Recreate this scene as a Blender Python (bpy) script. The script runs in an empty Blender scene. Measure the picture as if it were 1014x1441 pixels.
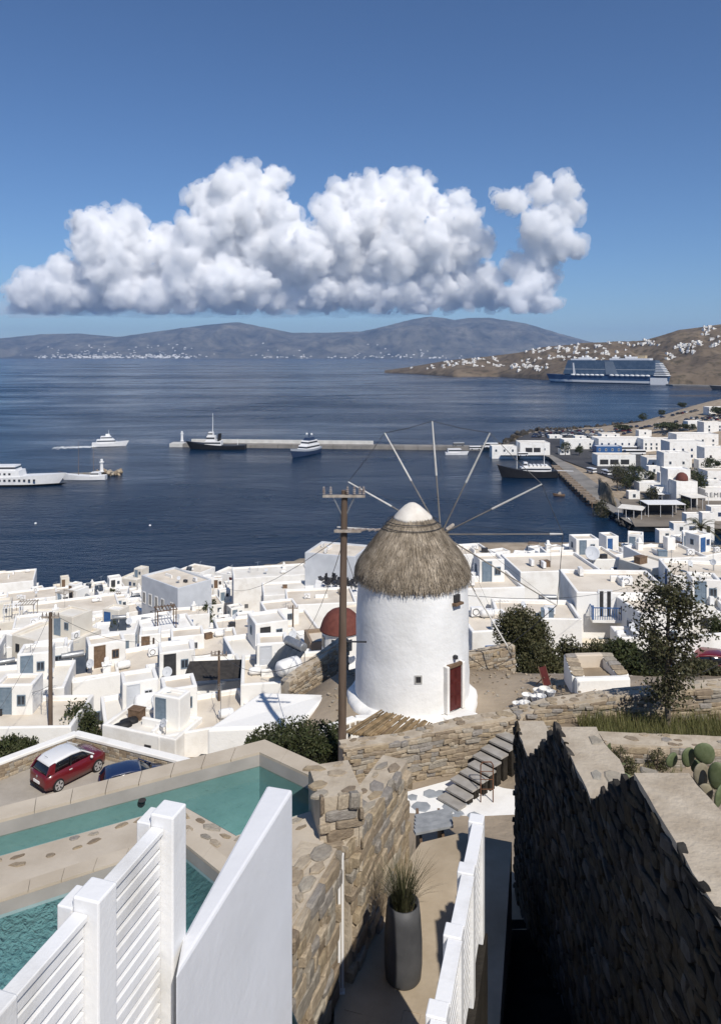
import bpy, bmesh, math, random
import numpy as np
from mathutils import Vector, Matrix, noise, Euler
R = math.radians
rnd = random.Random(7)
C = bpy.context.scene.collection
sc = bpy.context.scene
F, CX, HY, H = 1040.0, 507.0, 500.0, 60.0     # focal length and horizon of the photograph, eye height above the sea

# ------------------------------------------------------------------ camera, sky, sun, exposure
cd = bpy.data.cameras.new('camera'); cam = bpy.data.objects.new('camera', cd); C.objects.link(cam)
cam.location = (0, 0, H); cam.rotation_euler = (R(90), 0, 0)
cd.sensor_fit = 'HORIZONTAL'; cd.sensor_width = 36; cd.lens = 36 * F / 1014
cd.shift_y = -(720.5 - HY) / 1014
cd.clip_start = 0.1; cd.clip_end = 90000
sc.camera = cam
SUN_AZ, SUN_EL = R(25), R(47)                  # behind the camera, to its right
sd = Vector((math.sin(SUN_AZ) * math.cos(SUN_EL), -math.cos(SUN_AZ) * math.cos(SUN_EL), math.sin(SUN_EL)))
world = bpy.data.worlds.new('World'); sc.world = world; world.use_nodes = True
wn = world.node_tree; bgn = wn.nodes['Background']
sky = wn.nodes.new('ShaderNodeTexSky'); sky.sky_type = 'NISHITA'; sky.sun_disc = False
sky.sun_elevation = SUN_EL; sky.sun_rotation = math.atan2(sd.x, sd.y)
sky.altitude = 500; sky.air_density = 1.0; sky.dust_density = 0.2; sky.ozone_density = 4
gain = wn.nodes.new('ShaderNodeMix'); gain.data_type = 'RGBA'; gain.blend_type = 'MULTIPLY'; gain.inputs[0].default_value = 1
gain.inputs[7].default_value = (.69, .83, 1.0, 1)     # clear, dry late-summer air: deeper blue overall
wn.links.new(sky.outputs[0], gain.inputs[6]); wn.links.new(gain.outputs[2], bgn.inputs[0]); bgn.inputs[1].default_value = 0.094
ld = bpy.data.lights.new('sun', 'SUN'); ld.energy = 4.7; ld.angle = R(0.5); ld.color = (1, 0.945, 0.86)
sun = bpy.data.objects.new('sun', ld); C.objects.link(sun)
sun.rotation_euler = (-sd).to_track_quat('-Z', 'Y').to_euler()
sc.view_settings.view_transform = 'Standard'; sc.view_settings.look = 'None'
sc.view_settings.exposure = 0; sc.view_settings.gamma = 1; sc.view_settings.use_curve_mapping = False
sc.render.engine = 'CYCLES'
sc.cycles.use_denoising = True
try: sc.cycles.denoiser = 'OPENIMAGEDENOISE'
except Exception: pass
sc.cycles.max_bounces = 36; sc.cycles.diffuse_bounces = 3; sc.cycles.glossy_bounces = 3
sc.cycles.transmission_bounces = 6; sc.cycles.transparent_max_bounces = 8; sc.cycles.volume_bounces = 36
sc.cycles.sample_clamp_indirect = 6; sc.cycles.caustics_reflective = False; sc.cycles.caustics_refractive = False

# ------------------------------------------------------------------ helpers
def P(x, y, Y): return Vector(((x - CX) / F * Y, Y, H - (y - HY) / F * Y))     # picture point at a depth
def G(x, y, Z=0.0): return P(x, y, (H - Z) * F / (y - HY))                     # picture point on a level
def sstep(a, b, t):
    t = max(0, min(1, (t - a) / (b - a))); return t * t * (3 - 2 * t)
def lerp_tab(tab, t):
    if t <= tab[0][0]: return tab[0][1]
    for (a, va), (b, vb) in zip(tab, tab[1:]):
        if t <= b: return va + (vb - va) * (t - a) / (b - a)
    return tab[-1][1]

def tag(o, label=None, cat=None, group=None, kind=None):
    if label: o['label'] = label
    if cat: o['category'] = cat
    if group: o['group'] = group
    if kind: o['kind'] = kind
    return o
def thing(name, label, cat, loc=(0, 0, 0), rz=0, group=None):
    o = bpy.data.objects.new(name, None); C.objects.link(o)
    o.location = loc; o.rotation_euler = (0, 0, rz); o.empty_display_size = 0.2
    return tag(o, label, cat, group)
def link(name, me, parent=None, loc=(0, 0, 0), rot=(0, 0, 0), scale=(1, 1, 1)):
    o = bpy.data.objects.new(name, me); C.objects.link(o)
    o.location = loc; o.rotation_euler = rot; o.scale = scale
    if parent: o.parent = parent
    return o
def copy_tree(o, parent=None):
    c = o.copy(); C.objects.link(c)
    if parent: c.parent = parent
    for ch in list(o.children): copy_tree(ch, c)
    return c

class MB:
    """collects shapes for one mesh"""
    def __init__(s): s.v = []; s.f = []; s.smooth = False
    def add(s, vs, fs):
        n = len(s.v); s.v.extend([tuple(v) for v in vs]); s.f.extend([tuple(i + n for i in f) for f in fs]); return s
    def box(s, x0, x1, y0, y1, z0, z1, m=None):
        vs = [Vector(p) for p in ((x0,y0,z0),(x1,y0,z0),(x1,y1,z0),(x0,y1,z0),(x0,y0,z1),(x1,y0,z1),(x1,y1,z1),(x0,y1,z1))]
        if m is not None: vs = [m @ v for v in vs]
        return s.add(vs, [(0,3,2,1),(4,5,6,7),(0,1,5,4),(1,2,6,5),(2,3,7,6),(3,0,4,7)])
    def hexa(s, b, t):
        """b, t: four bottom and four top points, anticlockwise from above"""
        return s.add(list(b) + list(t), [(0,3,2,1),(4,5,6,7),(0,1,5,4),(1,2,6,5),(2,3,7,6),(3,0,4,7)])
    def prism(s, poly, z0, z1):
        n = len(poly)
        vs = [(p[0], p[1], z0) for p in poly] + [(p[0], p[1], z1) for p in poly]
        return s.add(vs, [tuple(range(n - 1, -1, -1)), tuple(range(n, 2 * n))] + [(i, (i + 1) % n, n + (i + 1) % n, n + i) for i in range(n)])
    def tube(s, a, b, r0, r1=None, n=8, caps=True):
        a, b = Vector(a), Vector(b); r1 = r0 if r1 is None else r1
        q = (b - a).to_track_quat('Z', 'Y')
        vs = []
        for c, r in ((a, r0), (b, r1)):
            for i in range(n):
                t = 2 * math.pi * i / n
                vs.append(c + q @ Vector((r * math.cos(t), r * math.sin(t), 0)))
        fs = [(i, (i + 1) % n, n + (i + 1) % n, n + i) for i in range(n)]
        if caps: fs += [tuple(range(n - 1, -1, -1)), tuple(range(n, 2 * n))]
        return s.add(vs, fs)
    def path(s, pts, r, n=5):
        for a, b in zip(pts, pts[1:]): s.tube(a, b, r, r, n)
        return s
    def lathe(s, prof, n=24, c=(0, 0, 0), a0=0, a1=2 * math.pi, cap=True):
        full = abs(a1 - a0 - 2 * math.pi) < 1e-6; m = n if full else n + 1
        vs = [(c[0] + r * math.cos(a0 + (a1 - a0) * i / n), c[1] + r * math.sin(a0 + (a1 - a0) * i / n), c[2] + z) for r, z in prof for i in range(m)]
        fs = []
        for k in range(len(prof) - 1):
            for i in range(n):
                j = (i + 1) % m
                fs.append((k * m + i, k * m + j, (k + 1) * m + j, (k + 1) * m + i))
        if cap and full:
            fs.append(tuple(range(m - 1, -1, -1))); fs.append(tuple(range((len(prof) - 1) * m, len(prof) * m)))
        return s.add(vs, fs)
    def ball(s, c, r, n=8, k=6):
        rx, ry, rz = r if hasattr(r, '__len__') else (r, r, r)
        vs = [(c[0], c[1], c[2] - rz)]
        for j in range(1, k):
            ph = -math.pi / 2 + math.pi * j / k
            for i in range(n):
                t = 2 * math.pi * i / n
                vs.append((c[0] + rx * math.cos(ph) * math.cos(t), c[1] + ry * math.cos(ph) * math.sin(t), c[2] + rz * math.sin(ph)))
        vs.append((c[0], c[1], c[2] + rz)); L = len(vs) - 1
        fs = [(0, 1 + (i + 1) % n, 1 + i) for i in range(n)]
        for j in range(k - 2):
            for i in range(n):
                fs.append((1 + j * n + i, 1 + j * n + (i + 1) % n, 1 + (j + 1) * n + (i + 1) % n, 1 + (j + 1) * n + i))
        o = 1 + (k - 2) * n
        fs += [(o + i, o + (i + 1) % n, L) for i in range(n)]
        return s.add(vs, fs)
    def grid(s, fn, nu, nv):
        vs = [fn(i / nu, j / nv) for j in range(nv + 1) for i in range(nu + 1)]
        return s.add(vs, [(j*(nu+1)+i, j*(nu+1)+i+1, (j+1)*(nu+1)+i+1, (j+1)*(nu+1)+i) for j in range(nv) for i in range(nu)])
    def mesh(s, name, mat=None, bevel=0, smooth=False, seg=2):
        me = bpy.data.meshes.new(name); me.from_pydata(s.v, [], s.f); me.update()
        if bevel:
            bm = bmesh.new(); bm.from_mesh(me)
            bmesh.ops.remove_doubles(bm, verts=bm.verts, dist=1e-5)
            es = [e for e in bm.edges if len(e.link_faces) == 2 and e.calc_face_angle(0) > 0.5]
            bmesh.ops.bevel(bm, geom=es, offset=bevel, segments=seg, profile=0.5, affect='EDGES', clamp_overlap=True)
            bm.to_mesh(me); bm.free()
        if smooth or s.smooth: me.shade_smooth()
        if mat: me.materials.append(mat)
        return me
    def build(s, name, mat, parent=None, loc=(0, 0, 0), rz=0, bevel=0, smooth=False, seg=2):
        return link(name, s.mesh(name, mat, bevel, smooth, seg), parent, loc, (0, 0, rz))

# ------------------------------------------------------------------ materials
def nodes(name):
    m = bpy.data.materials.new(name); m.use_nodes = True
    nt = m.node_tree; b = nt.nodes['Principled BSDF']; return m, nt, b
def mix(nt, fac, a, b, typ='MIX'):
    n = nt.nodes.new('ShaderNodeMix'); n.data_type = 'RGBA'; n.blend_type = typ
    for s, v in ((n.inputs[0], fac), (n.inputs[6], a), (n.inputs[7], b)):
        if hasattr(v, 'is_linked'): nt.links.new(v, s)
        elif hasattr(v, '__len__'): s.default_value = (*v[:3], 1)
        else: s.default_value = v
    return n.outputs[2]
def ramp(nt, inp, stops):
    n = nt.nodes.new('ShaderNodeValToRGB'); el = n.color_ramp.elements
    while len(el) < len(stops): el.new(0.5)
    for e, (p, c) in zip(el, stops):
        e.position = p; e.color = (*c[:3], 1) if hasattr(c, '__len__') else (c, c, c, 1)
    nt.links.new(inp, n.inputs[0]); return n.outputs[0]
def coords(nt, kind='Object', scale=(1, 1, 1), rot=(0, 0, 0)):
    t = nt.nodes.new('ShaderNodeTexCoord'); mp = nt.nodes.new('ShaderNodeMapping')
    if kind == 'World':
        g = nt.nodes.new('ShaderNodeNewGeometry'); nt.links.new(g.outputs['Position'], mp.inputs[0])
    else: nt.links.new(t.outputs[kind], mp.inputs[0])
    mp.inputs['Scale'].default_value = scale; mp.inputs['Rotation'].default_value = rot
    return mp.outputs[0]
def ntex(nt, vec, scale, detail=5, rough=0.55, dist=0):
    n = nt.nodes.new('ShaderNodeTexNoise'); n.inputs['Scale'].default_value = scale; n.inputs['Detail'].default_value = detail
    n.inputs['Roughness'].default_value = rough; n.inputs['Distortion'].default_value = dist
    nt.links.new(vec, n.inputs['Vector']); return n.outputs[0]
def bump(nt, b, h, dist, strength=1.0):
    n = nt.nodes.new('ShaderNodeBump'); n.inputs['Distance'].default_value = dist; n.inputs['Strength'].default_value = strength
    nt.links.new(h, n.inputs['Height']); nt.links.new(n.outputs[0], b.inputs['Normal']); return n
def randv(nt):
    """one random number per object and per loose piece"""
    oi = nt.nodes.new('ShaderNodeObjectInfo'); g = nt.nodes.new('ShaderNodeNewGeometry')
    a = nt.nodes.new('ShaderNodeMath'); a.operation = 'ADD'
    nt.links.new(oi.outputs['Random'], a.inputs[0]); nt.links.new(g.outputs['Random Per Island'], a.inputs[1])
    f = nt.nodes.new('ShaderNodeMath'); f.operation = 'FRACT'; nt.links.new(a.outputs[0], f.inputs[0]); return f.outputs[0]
MATS = {}
def mat(name, c, c2=None, scale=4, rough=0.8, bd=0, bs=None, metal=0, space='World', pick=None, spec=0.3, stretch=(1, 1, 1), lo=0.35, hi=0.65, coat=0):
    """plain procedural material: two tones through noise, fine relief, optional palette picked per piece"""
    if name in MATS: return MATS[name]
    m, nt, b = nodes(name); v = coords(nt, space, stretch)
    n = ntex(nt, v, scale)
    base = ramp(nt, n, [(lo, c), (hi, c2 or c)])
    if pick:
        r = randv(nt); pr = ramp(nt, r, [(i / len(pick), p) for i, p in enumerate(pick)])
        for nd in nt.nodes:
            if nd.bl_idname == 'ShaderNodeValToRGB' and len(nd.color_ramp.elements) == len(pick): nd.color_ramp.interpolation = 'CONSTANT' if len(pick) > 3 else 'LINEAR'
        base = mix(nt, 1.0, pr, base, 'MULTIPLY')
    nt.links.new(base, b.inputs['Base Color'])
    b.inputs['Roughness'].default_value = rough; b.inputs['Metallic'].default_value = metal
    b.inputs['Specular IOR Level'].default_value = spec
    if coat: b.inputs['Coat Weight'].default_value = coat; b.inputs['Coat Roughness'].default_value = 0.05
    if bd: bump(nt, b, ntex(nt, v, bs or scale * 3, 6, 0.6), bd)
    MATS[name] = m; return m

WHITE = mat('whitewash', (.68, .65, .60), (.82, .805, .77), 0.7, .85, .014, 6, spec=.2, lo=.25, hi=.52)
PAINT = mat('white_paint', (.62, .605, .575), (.79, .785, .775), 1.6, .55, .003, 22, spec=.3, lo=.28, hi=.5)
CREAM = mat('cream_roof', (.56, .49, .40), (.70, .63, .53), .35, .9, .01, 5, lo=.35, hi=.62)
CREAM2 = mat('pale_roof', (.66, .62, .55), (.76, .73, .67), .4, .9, .01, 5)
OCHRE = mat('ochre_plaster', (.50, .42, .33), (.60, .52, .42), .7, .9, .01, 6)
GREYW = mat('grey_and_shade_plaster', (.50, .52, .55), (.58, .60, .63), .6, .9, .008, 5)  # plain grey, and painted shade on the large waterside house
SAND = mat('dry_earth', (.23, .18, .125), (.41, .335, .25), .33, .95, .05, 3, lo=.3, hi=.7)
STONE_PAL = [(.33,.27,.195), (.40,.335,.25), (.285,.235,.175), (.36,.295,.205), (.30,.275,.235), (.25,.20,.145), (.38,.345,.285), (.42,.36,.275), (.29,.27,.245)]
STONE = mat('field_stone', (.75,.72,.70), (1.1,1.08,1.05), 3.5, .9, .02, 9, space='Object', pick=STONE_PAL)
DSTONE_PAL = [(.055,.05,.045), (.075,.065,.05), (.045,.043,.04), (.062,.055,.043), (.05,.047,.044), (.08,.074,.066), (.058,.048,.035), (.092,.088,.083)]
DSTONE = mat('dark_and_shade_stone', (.7,.68,.66), (1.1,1.08,1.05), 5, .9, .02, 12, space='Object', pick=DSTONE_PAL, spec=.05)  # dark rocks; on the tall right wall the darkness is painted shade
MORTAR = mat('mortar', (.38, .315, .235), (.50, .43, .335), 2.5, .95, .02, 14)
DMORTAR = mat('dark_and_shade_mortar', (.028, .025, .021), (.042, .037, .031), 2.5, .95, .03, 14, spec=.05)  # on the tall wall and kerb the near-black tone is painted shade
DARK = mat('dark_opening', (.03, .03, .033), (.05, .05, .052), 3, .35)
GLASS = mat('window_glass', (.025, .03, .04), (.05, .055, .065), 1, .08, spec=.6)
BLUE = mat('blue_paint', (.03, .09, .24), (.05, .13, .30), 4, .5)
RED = mat('dark_red_paint', (.065, .012, .011), (.09, .017, .015), 4, .5)
BROWN = mat('brown_wood', (.12, .075, .045), (.19, .125, .08), 5, .7, .004, 20)
POLE = mat('creosote_pole', (.085, .06, .043), (.165, .12, .09), 3, .85, .006, 18, stretch=(1, 1, .15))
METAL = mat('grey_metal', (.30, .31, .32), (.40, .41, .42), 4, .45, metal=.6)
DMETAL = mat('dark_metal', (.035, .036, .04), (.06, .06, .065), 4, .5, metal=.3)
PANEL = mat('solar_panel', (.035, .045, .06), (.06, .07, .085), 2, .2, spec=.5)
BLACKP = mat('black_plastic', (.015, .015, .016), (.03, .03, .03), 3, .45)
CONC = mat('concrete', (.34, .32, .285), (.46, .435, .39), .8, .9, .01, 9)
ASPH = mat('asphalt', (.045, .045, .048), (.085, .082, .08), .25, .9, .01, 6)
LEAF_PAL = [(.045,.058,.022), (.065,.08,.03), (.035,.046,.02), (.085,.09,.04), (.055,.06,.028)]
def leafmat(name, pal):
    m, nt, b = nodes(name)
    r = randv(nt); c = ramp(nt, r, [(i / max(1, len(pal) - 1), p) for i, p in enumerate(pal)])
    nt.links.new(c, b.inputs['Base Color']); b.inputs['Roughness'].default_value = .6; b.inputs['Specular IOR Level'].default_value = .25
    tr = nt.nodes.new('ShaderNodeBsdfTranslucent'); nt.links.new(c, tr.inputs[0])
    ms = nt.nodes.new('ShaderNodeMixShader'); ms.inputs[0].default_value = .25
    nt.links.new(b.outputs[0], ms.inputs[1]); nt.links.new(tr.outputs[0], ms.inputs[2])
    nt.links.new(ms.outputs[0], nt.nodes['Material Output'].inputs[0]); MATS[name] = m; return m
LEAF = leafmat('leaves', LEAF_PAL)
LEAFY = leafmat('olive_leaves', [(.07,.07,.03), (.10,.095,.045), (.05,.055,.022), (.13,.115,.06)])
LEAFD = leafmat('dusty_leaves', [(.055,.055,.028), (.085,.085,.04), (.04,.042,.02), (.12,.105,.055)])
GRASS = leafmat('grass_blades', [(.12,.13,.045), (.18,.175,.065), (.10,.11,.036), (.25,.22,.10), (.15,.16,.055)])
BARK = mat('bark', (.09, .07, .052), (.16, .13, .10), 6, .9, .01, 20)

# ------------------------------------------------------------------ sea
def sea_material():
    m, nt, b = nodes('sea_water')
    v = coords(nt, 'World')
    vs = coords(nt, 'World', (.0011, .0034, 1), (0, 0, R(6)))
    slick = ntex(nt, vs, 1.0, 7, .62, .6)
    vs2 = coords(nt, 'World', (.006, .016, 1), (0, 0, R(-14)))
    slick2 = ntex(nt, vs2, 1.0, 5, .6, .8)
    calm = mix(nt, .4, slick, slick2)
    b.inputs['Base Color'].default_value = (.003, .0165, .042, 1)
    rg = ramp(nt, calm, [(.42, .32), (.58, .10)])
    nt.links.new(rg, b.inputs['Roughness'])
    b.inputs['IOR'].default_value = 1.33
    b.inputs['Specular IOR Level'].default_value = .2
    w1 = ntex(nt, coords(nt, 'World', (.22, .42, 1), (0, 0, R(12))), 1.0, 6, .62)
    w2 = ntex(nt, coords(nt, 'World', (.035, .08, 1), (0, 0, R(-8))), 1.0, 4, .55)
    st = ramp(nt, calm, [(.42, 1.0), (.58, .12)])
    h = mix(nt, .45, w1, w2); h2 = mix(nt, 1.0, h, st, 'MULTIPLY')
    bump(nt, b, h2, 2.6, .85)
    return m
SEA = sea_material()
mb = MB()
rad = [0, 150, 400, 900, 2000, 5000, 12000, 24000]
for k in range(len(rad) - 1):
    n = 64
    for i in range(n):
        a, b_ = 2 * math.pi * i / n, 2 * math.pi * (i + 1) / n
        q = [(rad[k]*math.cos(a), 300 + rad[k]*math.sin(a), 0), (rad[k+1]*math.cos(a), 300 + rad[k+1]*math.sin(a), 0), (rad[k+1]*math.cos(b_), 300 + rad[k+1]*math.sin(b_), 0), (rad[k]*math.cos(b_), 300 + rad[k]*math.sin(b_), 0)]
        mb.add(q if k else q[:3], [(0, 1, 2, 3)] if k else [(0, 1, 2)])
sea = mb.build('sea', SEA); tag(sea, 'dark blue sea with pale wind slicks filling the bay', kind='structure')

# ------------------------------------------------------------------ land near the water: one sheet
T_LEFT = [(-30, 60), (0, 51), (12, 47.5), (18, 45), (24, 43.5), (30, 41), (35, 38), (38.5, 35.9), (44.5, 35.8), (46.5, 34.6), (50, 33.3), (62, 30), (80, 25), (100, 19.5), (130, 11.5), (160, 5), (185, 1.6)]
T_GARDEN = [(-30, 56), (5, 52.5), (9, 51), (14, 49.4), (20, 48.0), (24, 47.4), (25.9, 47.3), (26.9, 46.1)]
T_RIGHT = [(-30, 60), (0, 51.5), (9, 48.6), (14, 48.2), (20, 46.6), (23, 46.1), (25, 46.3), (32, 45), (36, 44.4), (45, 40.5), (62, 36.5), (80, 33), (100, 28.5), (130, 20), (160, 11), (200, 2.5), (230, 1.6)]
QUAY = [G(*p, 1.6) for p in ((700, 628), (700, 643), (772, 643), (800, 668), (848, 712), (880, 733), (893, 741), (955, 741), (1010, 744), (1100, 748), (1500, 740), (1500, 575), (1014, 579), (930, 590), (850, 598), (740, 607), (728, 613))]
def poly_sd(px, py, poly):
    d = 1e9; ins = False; n = len(poly)
    for i in range(n):
        ax, ay = poly[i].x, poly[i].y; bx, by = poly[(i+1) % n].x, poly[(i+1) % n].y
        ex, ey = bx - ax, by - ay; wx, wy = px - ax, py - ay
        t = max(0, min(1, (wx*ex + wy*ey) / (ex*ex + ey*ey + 1e-9)))
        d = min(d, math.hypot(wx - ex*t, wy - ey*t))
        if (ay > py) != (by > py) and px < (bx - ax) * (py - ay) / (by - ay) + ax: ins = not ins
    return d if ins else -d
COAST = [(-200, 205), (-105, 196), (-88, 188), (-66, 181), (-48, 184), (-30, 205), (0, 225), (40, 232), (80, 234), (110, 228), (140, 235), (300, 240)]
def T(X, Y):
    """height of the ground"""
    if Y > 262 or (Y > 215 and X > 60):
        d = poly_sd(X, Y, QUAY)
        hq = -4 + 5.6 * sstep(-1.5, 0.6, d)
        if d > 0: hq += .4 * sstep(20, 200, d)
        if X > 150 and d > 0: hq += 22 * sstep(150, 320, X) * sstep(0, 60, d)
        if Y > 262: return hq
    else: hq = -4
    k_ = sstep(25.8, 27.2, Y)
    w = sstep(-9 + 4 * k_, -5.5 + 4 * k_, X) if Y < 34 else sstep(-6, 30, X - (Y - 45) * .05) if Y > 48 else sstep(-5 - (Y - 34) * .07, -1.5 + (Y - 34) * 2.2, X)
    hr = lerp_tab(T_RIGHT, Y)
    if Y < 27: hr += (lerp_tab(T_GARDEN, Y) - hr) * sstep(5.2, 6.2, X)
    h = lerp_tab(T_LEFT, Y) * (1 - w) + hr * w
    if 25.9 < Y < 37: h += .95 * sstep(4.8, 7.5, X) * (1 - sstep(30.5, 37, Y)) * sstep(25.9, 26.9, Y)
    dm = math.hypot(X - 2.25, Y - 32)
    h += (45.2 - h) * (1 - sstep(3.6, 7.5, dm))
    cy = lerp_tab(COAST, X)
    h = h * (1 - sstep(cy - 40, cy, Y)) + 1.5 * sstep(cy - 40, cy, Y)
    h -= 6 * sstep(cy - .5, cy + 4, Y)
    return max(h, hq)
ys = [-30, -20, -10, -4] + [0 + i * 1.5 for i in range(30)] + [45 + i * 3 for i in range(76)] + [273 + i * 5 for i in range(30)] + [423 + i * 12 for i in range(42)]
xs = [-400, -300, -220] + [-180 + i * 4 for i in range(37)] + [-34 + i * 1.5 for i in range(46)] + [35 + i * 4 for i in range(60)] + [275 + i * 15 for i in range(40)]
mb = MB()
nx = len(xs)
# keep the ground well below the pools, the deck and the stepped walkway
for y in ys:
    for x in xs:
        z = T(x, y) + (noise.noise(Vector((x * .25, y * .25, 3))) * .12 if y < 200 else 0)
        mb.v.append((x, y, z))
for j in range(len(ys) - 1):
    for i in range(nx - 1):
        if max(mb.v[j*nx+i][2], mb.v[j*nx+i+1][2], mb.v[(j+1)*nx+i][2], mb.v[(j+1)*nx+i+1][2]) > -3.5:
            mb.f.append((j*nx+i, j*nx+i+1, (j+1)*nx+i+1, (j+1)*nx+i))
ground = mb.build('ground', SAND, smooth=True); tag(ground, 'dry sandy hillside sloping down to the harbour', kind='structure')

# ------------------------------------------------------------------ far hills
def hill_mat(name, c, c2, sc1, sc2):
    m, nt, b = nodes(name); v = coords(nt, 'World')
    n1 = ntex(nt, v, sc1, 8, .65); n2 = ntex(nt, v, sc2, 6, .6)
    base = ramp(nt, n1, [(.3, c), (.7, c2)])
    sp = ramp(nt, n2, [(.48, (1, 1, 1)), (.66, (.45, .47, .42))])
    nt.links.new(mix(nt, 1, base, sp, 'MULTIPLY'), b.inputs['Base Color'])
    b.inputs['Roughness'].default_value = .95; b.inputs['Specular IOR Level'].default_value = .1
    return m
def strip_land(name, shore, ridge, label, material, nu, nv, x0, x1, amp, back, seed, ex=.8):
    """shore: x -> (picture y at sea level); ridge: x -> (picture y, depth behind shore)"""
    mb = MB(); nw = 12
    for j in range(nv + nw + 1):
        for i in range(nu + 1):
            x = x0 + (x1 - x0) * i / nu
            s = G(x, lerp_tab(shore, x), 0); ry, dep = lerp_tab([(a, b) for a, b, c in ridge], x), lerp_tab([(a, c) for a, b, c in ridge], x)
            r = P(x, ry, s.y + dep)
            if j <= nv:
                t = j / nv; p = s.lerp(r, t)
                q = noise.fractal(Vector((p.x, p.y, seed)) / (amp * 9), 1.0, 2.1, 5)
                z = r.z * (t ** ex) + q * amp * math.sin(math.pi * min(1, t * 1.0)) * min(1, r.z / amp * .3)
                rid = .45 - abs(noise.fractal(Vector((p.x * 1.9, p.y * .7, seed + 9)) / (amp * 6), .9, 2.1, 6)) * 1.5
                z += rid * amp * .75 * math.sin(math.pi * t) * min(1, r.z / amp * .3)
                mb.v.append((p.x, p.y, (max(z, .3) if t > 0 else -4) + (0 if 0 < t < .99 else noise.noise(Vector((x * .1, seed, 0))) * amp * .03)))
            else:
                t = (j - nv) / nw
                k = 1 + (dep + back * t) / s.y - dep / s.y
                p = Vector((r.x * (1 + back * t / r.y), r.y + back * t, 0))
                mb.v.append((p.x, p.y, r.z * (1 - t) * (1 - .3 * t) - 4 * t))
    n = nu + 1
    for j in range(nv + nw):
        for i in range(nu): mb.f.append((j*n+i, j*n+i+1, (j+1)*n+i+1, (j+1)*n+i))
    o = mb.build(name, material, smooth=True); tag(o, label, kind='structure'); return o
FAR = hill_mat('far_island_scrub', (.03, .03, .022), (.19, .17, .13), .0022, .008)
tinos_r = [(-200, 486, 2500), (-60, 478, 2500), (0, 476, 2500), (60, 470, 2500), (110, 469, 2500), (165, 474, 2500), (230, 465, 2600), (290, 457, 2600), (335, 453, 2600), (365, 459, 2600), (410, 468, 2500), (460, 468, 2500), (510, 466, 2500), (545, 458, 2600), (580, 449, 2700), (605, 445, 2700), (622, 447, 2700), (640, 450, 2700), (660, 447, 2700), (690, 447, 2700), (740, 455, 2600), (790, 470, 2500), (850, 486, 2400), (920, 496, 2300), (1010, 499, 2300), (1200, 500.5, 2300)]
island = strip_land('far_island', [(-300, 504.5), (1300, 504.5)], tinos_r, 'long hazy mountain island across the water', FAR, 330, 56, -230, 1150, 300, 2500, 4.0, .85)
HEAD = hill_mat('headland_scrub', (.11, .083, .057), (.205, .16, .112), .012, .055)
head_s = [(540, 524.5), (575, 526), (640, 530), (700, 530), (775, 535), (945, 542), (1014, 543), (1250, 545)]
head_r = [(540, 523, 20), (556, 519, 60), (575, 516.5, 120), (630, 507, 300), (690, 501, 400), (730, 496, 480), (765, 488, 560), (800, 485, 600), (830, 482, 640), (870, 481, 640), (905, 479, 640), (930, 472, 640), (955, 464, 600), (980, 461, 600), (1014, 456, 600), (1080, 447, 620), (1250, 430, 650)]
headland = strip_land('headland', head_s, head_r, 'brown rocky headland dotted with white houses beyond the bay', HEAD, 170, 40, 541, 1240, 22, 900, 11.0, .62)
def strip_at(x, t, shore=head_s, ridge=head_r):
    s = G(x, lerp_tab(shore, x), 0); r = P(x, lerp_tab([(a, b) for a, b, c in ridge], x), s.y + lerp_tab([(a, c) for a, b, c in ridge], x))
    return s.lerp(r, t)

# ------------------------------------------------------------------ clouds: heaps of puffs merged into billowing bodies
def ico(sub):
    bm = bmesh.new(); bmesh.ops.create_icosphere(bm, subdivisions=sub, radius=1)
    v = np.array([x.co[:] for x in bm.verts]); f = np.array([[q.index for q in x.verts] for x in bm.faces]); bm.free(); return v, f
IC1 = ico(2)
def cloud_mat(name, dens):
    m = bpy.data.materials.new(name); m.use_nodes = True; nt = m.node_tree; nt.nodes.remove(nt.nodes['Principled BSDF'])
    pv = nt.nodes.new('ShaderNodeVolumePrincipled'); pv.inputs['Color'].default_value = (.997, .997, .998, 1)
    pv.inputs['Density'].default_value = dens; pv.inputs['Anisotropy'].default_value = -.1
    nt.links.new(pv.outputs[0], nt.nodes['Material Output'].inputs['Volume']); return m
CLOUDM = cloud_mat('cloud_vapour', .009); VEILM = cloud_mat('cloud_veil', .0030); THINM = cloud_mat('thin_cloud', .00055)
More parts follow.
